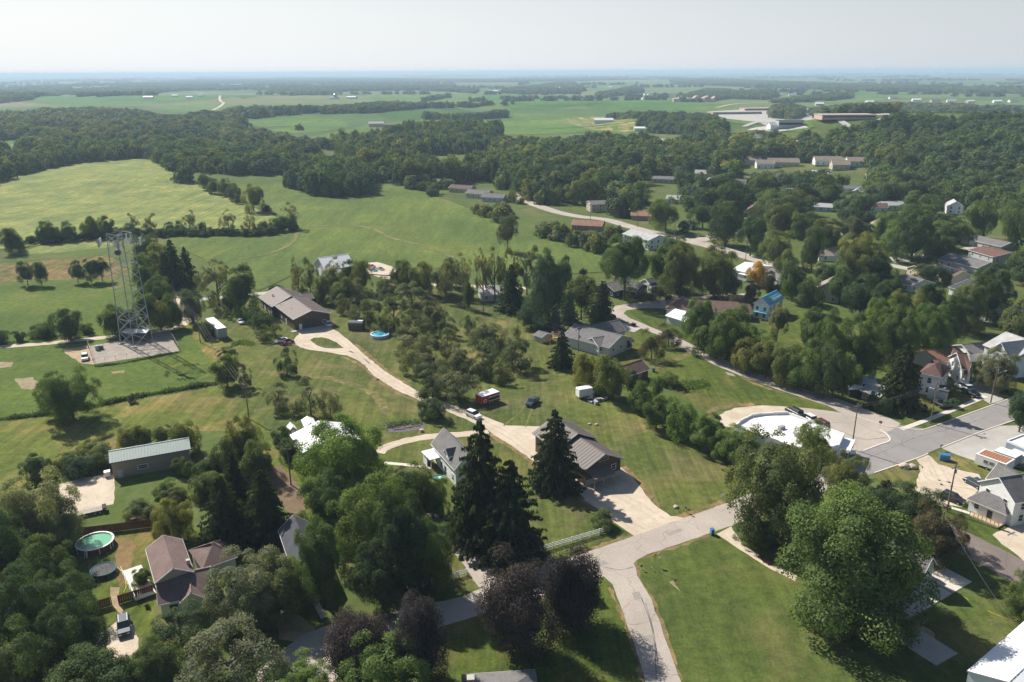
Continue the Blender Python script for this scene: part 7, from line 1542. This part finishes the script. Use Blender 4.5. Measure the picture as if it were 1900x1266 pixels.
# ---- pools, trampoline, playthings
def pool(name, label, u, v, r, h, wall, water, u2=None, squash=1.0, ang=0, rim=WHITE):
    p = gp(u, v); rt = root(name, p, label, 'pool'); n = 28; f = Fr(Vector((p.x, p.y, 0)), ang)
    C_ = lambda k, z: [f(math.cos(6.283 * i / n) * r * k, math.sin(6.283 * i / n) * r * k * squash, z) for i in range(n)]
    m = MB(); a, b, c, d = C_(1, 0.02), C_(1, h), C_(.96, h), C_(.96, .02)
    for i in range(n):
        j = (i + 1) % n; m.quad(a[i], a[j], b[j], b[i]); m.quad(c[i], c[j], d[j], d[i])
    m.build('pool_wall', wall, rt)
    m = MB(); a, b = C_(1.03, h), C_(.93, h); a2, b2 = C_(1.03, h + .06), C_(.93, h + .06)
    for i in range(n):
        j = (i + 1) % n; m.quad(a2[i], a2[j], b2[j], b2[i]); m.quad(a[i], a[j], a2[j], a2[i]); m.quad(b[i], b2[i], b2[j], b[j])
    m.build('pool_rim', rim, rt); m = MB(); m.poly(C_(.95, h - .15)); m.build('water', water, rt)
    for i in range(0, n, 3):
        x, y = math.cos(6.283 * i / n) * r * 1.02, math.sin(6.283 * i / n) * r * 1.02 * squash; m = MB(); f.box(m, x - .05, x + .05, y - .05, y + .05, 0, h); m.build('pool_post', rim, rt)
    m = MB(); x = r * 1.0; q = f(0, -r * squash - .1, 0)
    for s in (-.25, .25): m.cyl(f(s, -r * squash - .5, 0), f(s, -r * squash + .1, h + .5), .035, n=5)
    for k in range(4): m.cyl(f(-.25, -r * squash - .5 + .12 * k, .3 + .3 * k), f(.25, -r * squash - .5 + .12 * k, .3 + .3 * k), .03, n=5)
    if h > 1: ld = m.build('ladder', WHITE, rt); ld['kind'] = 'stuff'
    return rt
POOLG = plain('green_pool_water', (0.16, 0.42, 0.27), .08, var=.05); POOLB = plain('blue_pool_water', (0.08, 0.45, 0.62), .08, var=.04)
pool('round_pool', 'round above ground pool with green water and dark red wall', 178, 1015, 3.3, 1.3, DKWOOD, POOLG)
pool('frame_pool', 'blue and white above ground pool beside the barrel roofed shed', 705, 625, 3.1, 1.1, plain('pool_blue_grey', (.40, .52, .60), .5), POOLB)
p = gp(688, 625); m = MB(); m.prism([p + Vector((0, 0, .05)), p + Vector((2.2, .3, .05)), p + Vector((2.0, 2.4, .05)), p + Vector((-.3, 2.0, .05))], [p + Vector((0, 0, .5)), p + Vector((2.2, .3, .9)), p + Vector((2.0, 2.4, .9)), p + Vector((-.3, 2.0, .4))]); o = m.build('pool_cover', WHITE); tagp(o, 'crumpled white pool cover lying beside the blue pool', 'cover')
pool('paddling_pool', 'turquoise inflatable paddling pool behind the white farmhouse porch', 815, 889, 1.6, .45, plain('turquoise_vinyl', (.04, .42, .42), .4), plain('shallow_water', (.45, .72, .75), .1), squash=.6, ang=-.3, rim=plain('turquoise_vinyl', (0, 0, 0)))
p = gp(193, 1064); rt = root('trampoline', p, 'black trampoline with safety net below the round green pool', 'trampoline'); n = 24
m = MB(); m.poly([(p.x + math.cos(6.283 * i / n) * 2.0, p.y + math.sin(6.283 * i / n) * 2.0, .85) for i in range(n)]); m.build('mat', plain('trampoline_mat', (.03, .03, .035), .7), rt)
m = MB()
for i in range(n):
    a, b = [(p.x + math.cos(6.283 * k / n) * 2.15, p.y + math.sin(6.283 * k / n) * 2.15, .85) for k in (i, i + 1)]; m.cyl(a, b, .13, n=6)
m.build('safety_pad', plain('teal_pad', (.05, .2, .24), .6), rt)
for i in range(8):
    a = 6.283 * i / 8; x, y = p.x + math.cos(a) * 2.25, p.y + math.sin(a) * 2.25; m = MB(); m.cyl((x, y, 0), (x, y, 2.6), .03, n=5); m.build('net_pole', GREYP, rt)
m = MB()
for i in range(n):
    for z in (1.3, 1.8, 2.3, 2.6):
        a, b = [(p.x + math.cos(6.283 * k / n) * 2.2, p.y + math.sin(6.283 * k / n) * 2.2, z) for k in (i, i + 1)]; m.cyl(a, b, .012, n=3)
q = m.build('net', BLACK, rt); q['kind'] = 'stuff'
def play_tower(u, v):
    p = gp(u, v); f = Fr(Vector((p.x, p.y, 0)), .3); rt = root('play_tower', p, 'wooden play tower with raised platform beside the garden shed', 'play tower')
    for x in (0, 2.4):
        for y in (0, 2.2): m = MB(); f.box(m, x - .07, x + .07, y - .07, y + .07, 0, 3.2); m.build('post', WOOD, rt)
    m = MB(); f.box(m, 0, 2.4, 0, 2.2, 1.5, 1.65); m.build('platform', WOOD, rt)
    for a in ((0, 2.4, -.05, 0), (0, 2.4, 2.2, 2.25), (-.05, 0, 0, 2.2), (2.4, 2.45, 0, 2.2)):
        m = MB(); f.box(m, *a, 2.0, 2.35); m.build('side_board', WOOD, rt); m = MB(); f.box(m, *a, 3.1, 3.25); m.build('top_rail', WOOD, rt)
    m = MB(); m.prism([f(-2.6, .6, .1), f(-2.6, 1.3, .1), f(0, 1.3, 1.6), f(0, .6, 1.6)], [f(-2.6, .6, .2), f(-2.6, 1.3, .2), f(0, 1.3, 1.7), f(0, .6, 1.7)]); m.build('slide', P_YEL, rt)
play_tower(1028, 636)
p = gp(1012, 645); rt = root('swing_set', p, 'pale wooden swing frame on the lawn in front of the play tower', 'swing')
for s in (-1.5, 1.5):
    for q in (-.9, .9): m = MB(); m.cyl((p.x + s, p.y + q, 0), (p.x + s, p.y, 2.2), .06, n=6); m.build('leg', WOOD, rt)
m = MB(); m.cyl((p.x - 1.7, p.y, 2.2), (p.x + 1.7, p.y, 2.2), .07, n=6); m.build('crossbar', WOOD, rt)
# barrel roofed shed
p = gp(662, 611); f = Fr(Vector((p.x, p.y, 0)), math.radians(-8)); rt = root('barrel_shed', p, 'small dark timber shed with barrel roof beside the blue pool', 'shed', 'small sheds')
n = 9; A = [f(-2.6, math.cos(PI * i / (n - 1)) * 1.7, 1.9 + math.sin(PI * i / (n - 1)) * 1.3) for i in range(n)]; B = [q + (f(2.6, 0, 0) - f(-2.6, 0, 0)) for q in A]
m = MB(); f.box(m, -2.5, 2.5, -1.6, 1.6, 0, 1.95); m.build('wall', DKWOOD, rt); m = MB(); m.prism(A, B); m.build('barrel_roof', M_DRK, rt); door(rt, Fr(f(-2.5, -1.6, 0), f.a), 5, 3.2, 3, .5, 1.0, 1.8, WOOD); m = MB(); f.box(m, .6, 2.4, -.5, .5, 3.15, 3.3); m.build('roof_light', WHITE, rt)
# propane tank
p = gp(385, 864); rt = root('propane_tank', p, 'upright white gas tank among the bushes right of the long shed', 'tank'); m = MB(); m.cyl(p, p + Vector((0, 0, 1.8)), .5, .5, 12); m.build('tank', WHITE, rt, smooth=False); m = MB(); m.cyl(p + Vector((0, 0, 1.8)), p + Vector((0, 0, 2.1)), .5, .12, 12); m.build('dome', WHITE, rt)
# mulch bed
sheet('mulch_bed', pxs([(713, 789), (735, 784), (770, 781), (787, 787), (785, 796), (750, 802), (722, 803)]), plain('dark_mulch', (.11, .10, .12), .9, var=.3, scale=3), .03, 1, .1)
for i in range(3):
    p = gp(742 + i * 14, 797 - i * 3); m = MB(); Fr(p, .2).box(m, -1.4, 1.4, -.05, .05, 0, .25); o = m.build('garden_edging', WOOD); tagp(o, ['left', 'middle', 'right'][i] + ' timber edging board of the dark mulch garden bed', 'edging', 'mulch bed edging')
# yellow hose and tape
def line_obj(name, label, pts, r, mat, cat, z=.06):
    P = smooth_line([gp(*q) + Vector((0, 0, z)) for q in pts], 6); m = MB(); m.tube(P, r, 5); o = m.build(name, mat); return tagp(o, label, cat)
line_obj('garden_hose', 'yellow hose winding over the worn lawn below the trampoline', [(213, 1050), (225, 1060), (232, 1075), (234, 1090), (229, 1100)], .05, P_YEL, 'hose')
line_obj('yellow_tape', 'short yellow line lying on the lawn beside the concrete driveway', [(1779, 1103), (1796, 1113)], .035, P_YEL, 'tape'); line_obj('yellow_tape', 'longer yellow line lying on the lawn by the white warehouse', [(1833, 1134), (1850, 1142), (1882, 1153)], .04, P_YEL, 'tape')
# ------------------------------------------------------------------ fences
def rail_fence(name, label, px, n, mat=WHITE, h=1.25, rails=(.45, .8, 1.15)):
    P = [gp(*q) for q in px]; rt = root(name, P[0].lerp(P[-1], .5), label, 'fence', 'white rail fences'); cum = [0]
    for a, b in zip(P, P[1:]): cum.append(cum[-1] + (b - a).length)
    pts = []
    for i in range(n + 1):
        s = cum[-1] * i / n; j = max(k for k in range(len(cum)) if cum[k] <= s + 1e-6); j = min(j, len(P) - 2); pts.append(P[j] + (P[j + 1] - P[j]).normalized() * (s - cum[j]))
    for i, q in enumerate(pts):
        d = pts[min(i + 1, n)] - pts[max(i - 1, 0)]; f = Fr(q, math.atan2(d.y, d.x)); m = MB(); f.box(m, -.08, .08, -.08, .08, 0, h); po = m.build('post', mat, rt)
        m = MB(); f.box(m, -.11, .11, -.11, .11, h, h + .06, .06, .06); m.build('post_cap', mat, po)
        if i < n:
            L_ = (pts[i + 1] - q).length; f = Fr(q, math.atan2(pts[i + 1].y - q.y, pts[i + 1].x - q.x))
            for z in rails: m = MB(); f.box(m, .08, L_ - .08, -.03, .03, z - .08, z + .08); m.build('rail', mat, rt)
rail_fence('rail_fence', 'long white rail fence between the road and the tall spruces', [(936, 1046), (1030, 1016), (1129, 987)], 11)
rail_fence('rail_fence', 'short white rail fence left of the tree lined lane', [(785, 1089), (866, 1067)], 5)
def board_fence(name, label, px, h=1.8, mat=None, bw=.34):
    mat = mat or plain('red_brown_fence', (.145, .055, .035), .85, var=.25, scale=3); a, b = gp(*px[0]), gp(*px[1]); rt = root(name, a.lerp(b, .5), label, 'fence', 'brown board fences'); L_ = (b - a).length; f = Fr(a, math.atan2(b.y - a.y, b.x - a.x)); n = max(1, int(L_ / 2.4))
    for i in range(n + 1): m = MB(); x = L_ * i / n; f.box(m, x - .07, x + .07, -.14, -.0, 0, h + .12); m.build('post', mat, rt)
    for z in (.35, h - .3): m = MB(); f.box(m, 0, L_, .055, .1, z - .06, z + .06); m.build('rail', mat, rt)
    nb = int(L_ / bw); m0 = MB(); Fr(Vector(), 0).box(m0, .0, bw - .03, 0, .04, .06, h); me = None
    for i in range(nb):
        if me is None: o = m0.build('board', mat); me = o.data
        else: o = bpy.data.objects.new('board', me); COL.objects.link(o)
        o.parent = rt; o.location = f(i * bw + .01, .01, random.uniform(-.03, .03)) - Vector(rt['_o']); o.rotation_euler = (0, 0, f.a)
board_fence('board_fence', 'long red brown board fence behind the round green pool', [(146, 995), (293, 977)]); board_fence('board_fence', 'red brown board fence joining the pool house deck', [(221, 1122), (285, 1102)]); board_fence('board_fence', 'short red brown board fence left of the sandy gap', [(165, 1137), (208, 1124)])
board_fence('board_fence', 'grey brown board fence behind the solar panelled house', [(1762, 492), (1820, 507)], 1.7, plain('grey_boards', (.16, .14, .12), .9)); board_fence('board_fence', 'dark board fence beside the rusty roofed camper', [(1823, 862), (1866, 878)], 1.8, DKWOOD)
def chain_fence(px, label):
    rt = root('chain_link_fence', gp(*px[0]), label, 'fence', 'tower compound fence')
    for a_, b_ in zip(px, px[1:]):
        a, b = gp(*a_), gp(*b_); n = max(1, int((b - a).length / 3))
        for i in range(n + 1): q = a.lerp(b, i / n); m = MB(); m.cyl(q, q + Vector((0, 0, 2.1)), .04, n=5); m.build('post', STEEL, rt)
        m = MB(); m.cyl(a + Vector((0, 0, 2.05)), b + Vector((0, 0, 2.05)), .03, n=4); m.build('top_rail', STEEL, rt); m = MB(); L_ = (b - a).length; d = (b - a) / L_
        k = int(L_ / .6)
        for i in range(k):
            q = a + d * (i * L_ / k); w_ = d * (L_ / k)
            m.cyl(q, q + w_ * 3 + Vector((0, 0, 2)) if i < k - 3 else q + Vector((0, 0, 2)), .006, n=3)
            m.cyl(q + Vector((0, 0, 2)), q + w_ * 3 if i < k - 3 else q, .006, n=3)
        q = m.build('wire_mesh', STEEL, rt); q['kind'] = 'stuff'
chain_fence([(164, 643), (312, 615), (333, 652), (175, 677), (164, 643)], 'chain link fence round the lattice tower compound')
for i in range(9):
    t_ = i / 8; p = gp(375 + 50 * t_, 600 + 120 * t_); m = MB(); m.cyl(p, p + Vector((0, 0, 1.4)), .07, n=5); o = m.build('fence_post', DKWOOD); tagp(o, 'weathered fence post along the edge of the tower pasture', 'post', 'fence posts by the tower pasture')
for i in range(14):
    t_ = i / 13; p = gp(t_ * 400, 780 - t_ * 68); m = MB(); m.cyl(p, p + Vector((0, 0, 1.5)), .06, n=5); o = m.build('fence_post', DKWOOD); tagp(o, 'thin fence post in the overgrown line across the pasture', 'post', 'fence posts in the overgrown line')
# ------------------------------------------------------------------ lattice tower
HT = 37.3
TSTEEL = plain('weathered_steel', (0.33, 0.345, 0.36), .8, .0)
base = [gp(225, 640), gp(259, 649), gp(283, 632), gp(249, 624.5)]; topx = [gz(204, 437, HT), gz(233, 432, HT), gz(250, 431, HT), gz(227, 430, HT)]
c = sum(base, Vector()) / 4
ang = math.atan2((base[1] - base[0]).y, (base[1] - base[0]).x); sb = sum((base[i] - base[(i + 1) % 4]).length for i in range(4)) / 4 * 0.76
tw = root('lattice_tower', c, 'tall four legged steel lattice communications tower in a gravel compound', 'tower')
fT = Fr(Vector((c.x, c.y, 0)), ang)
def tp(i, z): 
    h = (sb / 2) * (1 - .25 * z / HT); sx, sy = [(-1, -1), (1, -1), (1, 1), (-1, 1)][i]; return fT(sx * h, sy * h, z)
for i in range(4):
    m = MB(); m.cyl(tp(i, 0), tp(i, HT), .18, .13, 8); m.build('leg', TSTEEL, tw); m = MB(); q = tp(i, 0); Fr(q, ang).box(m, -.7, .7, -.7, .7, 0, .35); m.build('footing', CONC, tw)
lv = [0, 4.5, 9.0, 12.5, 15.8, 18.8, 21.7, 24.5, 27.2, 29.8, 32.3, 34.7, 37.0]
for k in range(len(lv) - 1):
    for i in range(4):
        j = (i + 1) % 4; a, b = (i, j) if (k % 2 == 0) else (j, i)
        m = MB(); m.cyl(tp(a, lv[k]), tp(b, lv[k + 1]), .085, n=5); m.build('brace', TSTEEL, tw)
        if k < 3: m = MB(); m.cyl(tp(b, lv[k]), tp(a, lv[k + 1]), .085, n=5); m.build('brace', TSTEEL, tw)
        if k in (1, 2, 5, 8, 11): m = MB(); m.cyl(tp(i, lv[k]), tp(j, lv[k]), .065, n=5); m.build('strut', TSTEEL, tw)
for i in range(4): m = MB(); m.cyl(tp(i, HT), tp((i + 1) % 4, HT), .09, n=5); m.build('top_ring', TSTEEL, tw)
m = MB(); m.cyl(tp(0, HT - .8), tp(2, HT - .8), .07, n=5); m.cyl(tp(1, HT - .8), tp(3, HT - .8), .07, n=5); m.build('cross_beam', TSTEEL, tw)
for i in range(4):
    d = (tp(i, 34) - Vector((c.x, c.y, 34))).normalized(); n_ = Vector((-d.y, d.x, 0)); o_ = tp(i, 34.5); e = o_ + d * 2.3
    m = MB(); m.cyl(o_, e, .07, n=5); m.cyl(o_ + Vector((0, 0, -1.2)), e, .05, n=5); m.cyl(e - n_ * 2.2, e + n_ * 2.2, .085, n=5); ar = m.build('antenna_arm', TSTEEL, tw)
    for s in (-2, -.7, .7, 2):
        q = e + n_ * s; m = MB(); Fr(q, math.atan2(n_.y, n_.x)).box(m, -.17, .17, -.12, .12, -1.2, 1.3); m.build('panel_antenna', WHITE if s < 0 else GREYP, ar)
q = tp(1, 32.0) + Vector((0, -.7, 0)); m = MB(); m.cyl(q, q + Vector((0, -.7, 0)), 1.0, .85, 16); m.build('dish', plain('dark_dish', (.08, .1, .14), .5), tw)
m = MB(); Fr(tp(1, 34.5), ang).box(m, -.35, .35, -.5, -.2, -1.2, 1.3); m.build('equipment_cabinet', GREYP, tw)
m = MB(); m.tube([tp(3, 0), tp(3, HT)], .12, 5); m.build('cable_run', BLACK, tw)
hat('equipment_shelter', 'white roofed equipment hut inside the tower legs', 257, 629, -6, 8.0, 3.6, 2.9, 3.3, DKDOOR, M_WHT, rows=(), cat='hut', oh=.3, trim=None)
crate('transformer_box', 'small grey cabinet at the left of the tower compound', 181, 650, 1, .8, 1.5, GREYP, 'cabinet'); crate('generator_box', 'green generator box beside the equipment hut', 187, 648, 1.5, 1, 1.2, plain('box_green', (.12, .2, .14), .6), 'cabinet')
# ------------------------------------------------------------------ poles, wires and signs
POLEW = plain('pole_timber', (.17, .13, .10), .9, var=.25, scale=3); POLES = {}
def pole(key, u, v, label, h=10.5, arm=1.2, lamp=None, ang=0.0, steel=False, tr=True):
    p = gp(u, v); rt = root('utility_pole', p, label, 'utility pole', 'utility poles'); m = MB(); m.cyl(p, p + Vector((0, 0, h)), .17, .12, 8); m.build('shaft', STEEL if steel else POLEW, rt); POLES[key] = p + Vector((0, 0, h - .5))
    f = Fr(p, ang)
    if arm: m = MB(); f.box(m, -arm, arm, -.06, .06, h - .9, h - .75); a_ = m.build('crossarm', POLEW, rt)
    if arm:
        for s in (-1, -.35, .35, 1): m = MB(); q = f(s * arm * .95, 0, h - .75); m.cyl(q, q + Vector((0, 0, .22)), .05, n=6); m.build('insulator', GREYP, a_)
    if tr: m = MB(); q = f(.35, 0, h - 2.2); m.cyl(q, q + Vector((0, 0, .9)), .22, n=8); m.build('transformer', GREYP, rt)
    if lamp: m = MB(); q = p + Vector((0, 0, h - 2.5)); e = f(lamp, 0, h - 2.2); m.cyl(q, e, .05, n=5); l = m.build('lamp_arm', STEEL, rt); m = MB(); Fr(e, ang).box(m, -.3, .4, -.13, .13, -.1, .05); m.build('lamp_head', GREYP, l)
pole('A', 462, 777, 'power pole alone on the grassy strip between field and lawn', 9.5, .9, tr=False); pole('B', 372, 636, 'power pole beside the long white semitrailer', 9.5, .9, tr=False); pole('C', 330, 585, 'power pole by the farm track behind the tower', 9.5, .9)
pole('D', 897, 583, 'power pole at the upper end of the orchard lawn', 10.0, 0); pole('E', 1073, 665, 'power pole in front of the ranch house', 9.0, 0); pole('F', 1580, 834, 'tall power pole at the parking lot edge by the main street', 12.0, 1.1, tr=False, ang=.4)
pole('G', 1726, 786, 'street light pole in front of the big corner spruce', 11.5, 1.0, 3.0, ang=.4); pole('H', 1838, 748, 'street light pole beside the driveway with the white van', 11.0, 1.0, 3.4, ang=.4); pole('I', 1757, 950, 'power pole with crossarm at the gravel lot corner', 11.0, 1.2, ang=.5)
pole('J', 1733, 1052, 'power pole with white cap beside the concrete driveway', 11.5, 0, tr=False); pole('K', 1183, 421, 'utility pole at the bend of the upper street', 10, .9, tr=False); pole('L', 1251, 441, 'utility pole in front of the white garage junction', 9, 0, tr=False)
pole('M', 1383, 486, 'utility pole at the right end of the upper street', 11, .9); pole('N', 1095, 408, 'utility pole beside the orange roofed house', 10, .9, tr=False); pole('O', 540, 900, 'power pole hidden in the leafy block', 9.5, .9, tr=False)
WIREM = plain('bare_wire', (.16, .155, .15), .6)
def wire(a, b, label, offs=((0, 0),), sag=.9, r=.014):
    P, Q = (POLES[x] if isinstance(x, str) else x for x in (a, b)); d = (Q - P).normalized(); n_ = Vector((-d.y, d.x, 0)); rt = root('power_line', (P + Q) / 2, label, 'power line', 'power lines')
    for o_, z in offs:
        pts = [P.lerp(Q, t / 14) + n_ * o_ + Vector((0, 0, z - sag * 4 * (t / 14) * (1 - t / 14))) for t in range(15)]; m = MB(); m.tube(pts, r, 3); m.build('wire', WIREM, rt)
three = ((-.8, 0), (0, .1), (.8, 0))
wire('A', 'B', 'power line from the lone pole past the white semitrailer', three, 1.6); wire('B', 'C', 'power line along the farm lane behind the tower', three); wire('A', 'O', 'power line from the lone pole down into the leafy block', three, 1.2)
wire('D', 'E', 'pair of power lines from the orchard pole to the ranch house', ((0, 0), (.1, -1.2)), 1.5); wire('F', 'G', 'power line across the parking lot to the street light', three); wire('G', 'H', 'power line along the main street', three); wire('I', 'J', 'power line over the side street', ((0, 0),)); wire('K', 'L', 'line along the upper street, left span', ((0, 0),)); wire('L', 'M', 'line along the upper street, right span', ((0, 0),)); wire('N', 'K', 'line beside the upper street bend', ((0, 0),)); wire('J', gz(1905, 1190, 5.0), 'single service wire from the white capped pole to the warehouse', ((0, 0),), .8, .022)
wire('E', gz(1250, 760, 6), 'service wires from the ranch house pole over the leafy row', ((0, 0),), 1.0)
def sign(name, label, u, v, h, w_, hh, mat, ang, shape='box', post=STEEL, text=None, edge=None):
    p = gp(u, v); rt = root(name, p, label, 'sign', 'roadside signs'); m = MB(); m.cyl(p, p + Vector((0, 0, h)), .04, n=6); m.build('post', post, rt); f = Fr(p, ang); m = MB(); z = h - hh / 2
    n = {'diamond': 4, 'oct': 8}.get(shape, 0)
    if n:
        off = PI / n if n == 8 else 0
        A = [f(math.cos(6.2832 * i / n + off) * w_ / 2, -.06, z + math.sin(6.2832 * i / n + off) * w_ / 2) for i in range(n)]; m.prism(A, [a + (f(0, .03, 0) - f(0, 0, 0)) for a in A])
    else: f.box(m, -w_ / 2, w_ / 2, -.07, -.04, z - hh / 2, z + hh / 2)
    s = m.build('sign_plate', mat, rt)
    if text: 
        cu = bpy.data.curves.new('lettering', 'FONT'); cu.body = text; cu.size = hh * .34; cu.align_x = 'CENTER'; cu.align_y = 'CENTER'; t_ = bpy.data.objects.new('lettering', cu); COL.objects.link(t_); cu.materials.append(WHITE); t_.parent = s; t_.location = f(0, -.075, z) - Vector(rt['_o']); t_.rotation_euler = (PI / 2, 0, ang)
sign('warning_sign', 'yellow diamond warning sign at the road fork lawn corner', 1214, 1049, 2.6, 1.0, 1.0, P_YEL, 0.3, 'diamond'); sign('street_sign', 'tall thin street name signpost beside the yellow diamond sign', 1222, 1062, 3.2, .9, .22, WHITE, .8)
sign('marker_post', 'short white marker post below the yellow diamond sign', 1209, 1059, .9, .2, .35, WHITE, .3); sign('small_sign', 'low brown sign left of the yellow diamond sign', 1190, 1058, 1.1, .5, .4, DKWOOD, .2)
sign('stop_sign', 'stop sign facing the lane at the main street corner', 1632, 797, 2.4, .85, .85, P_RED, 2.6, 'oct'); sign('yard_sign', 'small pale yard sign beside the road edge on the mown lawn', 1340, 928, 1.4, .9, .6, WHITE, .4); sign('real_estate_sign', 'small sign standing on the gravel corner grass', 1745, 836, 1.6, .8, .6, GREYP, .3)
def mailbox(u, v, label):
    p = gp(u, v); rt = root('mailbox', p, label, 'mailbox', 'mailboxes'); m = MB(); Fr(p, .3).box(m, -.05, .05, -.05, .05, 0, 1.0); m.build('post', WOOD, rt); m = MB(); Fr(p, .3).box(m, -.12, .12, -.25, .25, 1.0, 1.28, .02, 0); m.build('box', BLACK, rt)
mailbox(1272, 951, 'black mailbox on the road edge beside the small boulder'); mailbox(1277, 955, 'second dark mailbox nearer the gravel apron')
for lb, u, v, sx, sy, sz, mt, ct in [('green plastic bin on the lawn right of the maroon shed', 1212, 690, .8, .8, 1.1, plain('green_plastic', (.05, .16, .08), .5), 'bin'), ('low wooden table on the lawn behind the ranch house sunroom', 1098, 652, 1.6, .8, .75, WOOD, 'table'),
    ('white water tank beside the green roofed long shed corner', 200, 884, 1.2, 1.2, 1.2, WHITE, 'tank'), ('grey storage chest against the white deck', 262, 1072, 1.2, .6, .7, GREYP, 'chest'), ('brown compost box behind the brown board fence', 250, 968, 1.4, 1.4, .9, DKWOOD, 'compost box'),
    ('small timber crate at the mulch bed corner', 782, 801, .9, .7, .5, WOOD, 'crate'), ('black grill on the patio of the brown house', 512, 588, .9, .6, 1.0, BLACK, 'grill'), ('red fuel box beside the maroon roofed white house', 1757, 736, .9, .6, .8, P_RED, 'box'),
    ('orange play cube on the shaded lawn behind the corner spruce', 1674, 643, 1.3, 1.3, 1.0, plain('orange_plastic', (.6, .2, .04), .5), 'play cube')]:
    crate(ct.replace(' ', '_'), lb, u, v, sx, sy, sz, mt, ct, 25)
# chairs on the patio and firewood
for i, (u, v) in enumerate([(498, 578), (502, 582), (507, 579)]): crate('patio_furniture', ['left', 'middle', 'right'][i] + ' pale patio seat on the slab left of the brown house', u, v, .9, .8, .6, WHITE, 'seat', 30 * i, 'patio furniture')
fr_ = None
for i in range(7):
    u = 1400 + i * 9; p = gp(1412 + i * 3, 1035 + i * 2.2); m = MB(); m.cyl(p + Vector((-.6, 0, .2)), p + Vector((.6, .2, .25)), .16, n=7); o = m.build('log', DKWOOD); tagp(o, 'dark cut log in the small heap beside the gravel path', 'log', 'logs beside the gravel path')

# ------------------------------------------------------------------ haze
def haze():
    mb = MB(); X = 60000; mb.v = []; Fr(Vector((0, 0, 0)), 0).box(mb, -X, X, -3000, 70000, -12, 99)
    m = bpy.data.materials.new('haze_air'); m.use_nodes = True; t = m.node_tree; t.nodes.clear()
    o_ = t.nodes.new('ShaderNodeOutputMaterial'); v = t.nodes.new('ShaderNodeVolumePrincipled'); v.inputs['Color'].default_value = (0.60, 0.81, 1.0, 1)
    v.inputs['Density'].default_value = 0.00012; v.inputs['Anisotropy'].default_value = 0.1
    t.links.new(v.outputs[0], o_.inputs['Volume']); m.cycles.homogeneous_volume = True if hasattr(m.cycles, 'homogeneous_volume') else None
    o = mb.build('haze', m); o['kind'] = 'stuff'; return o
haze()
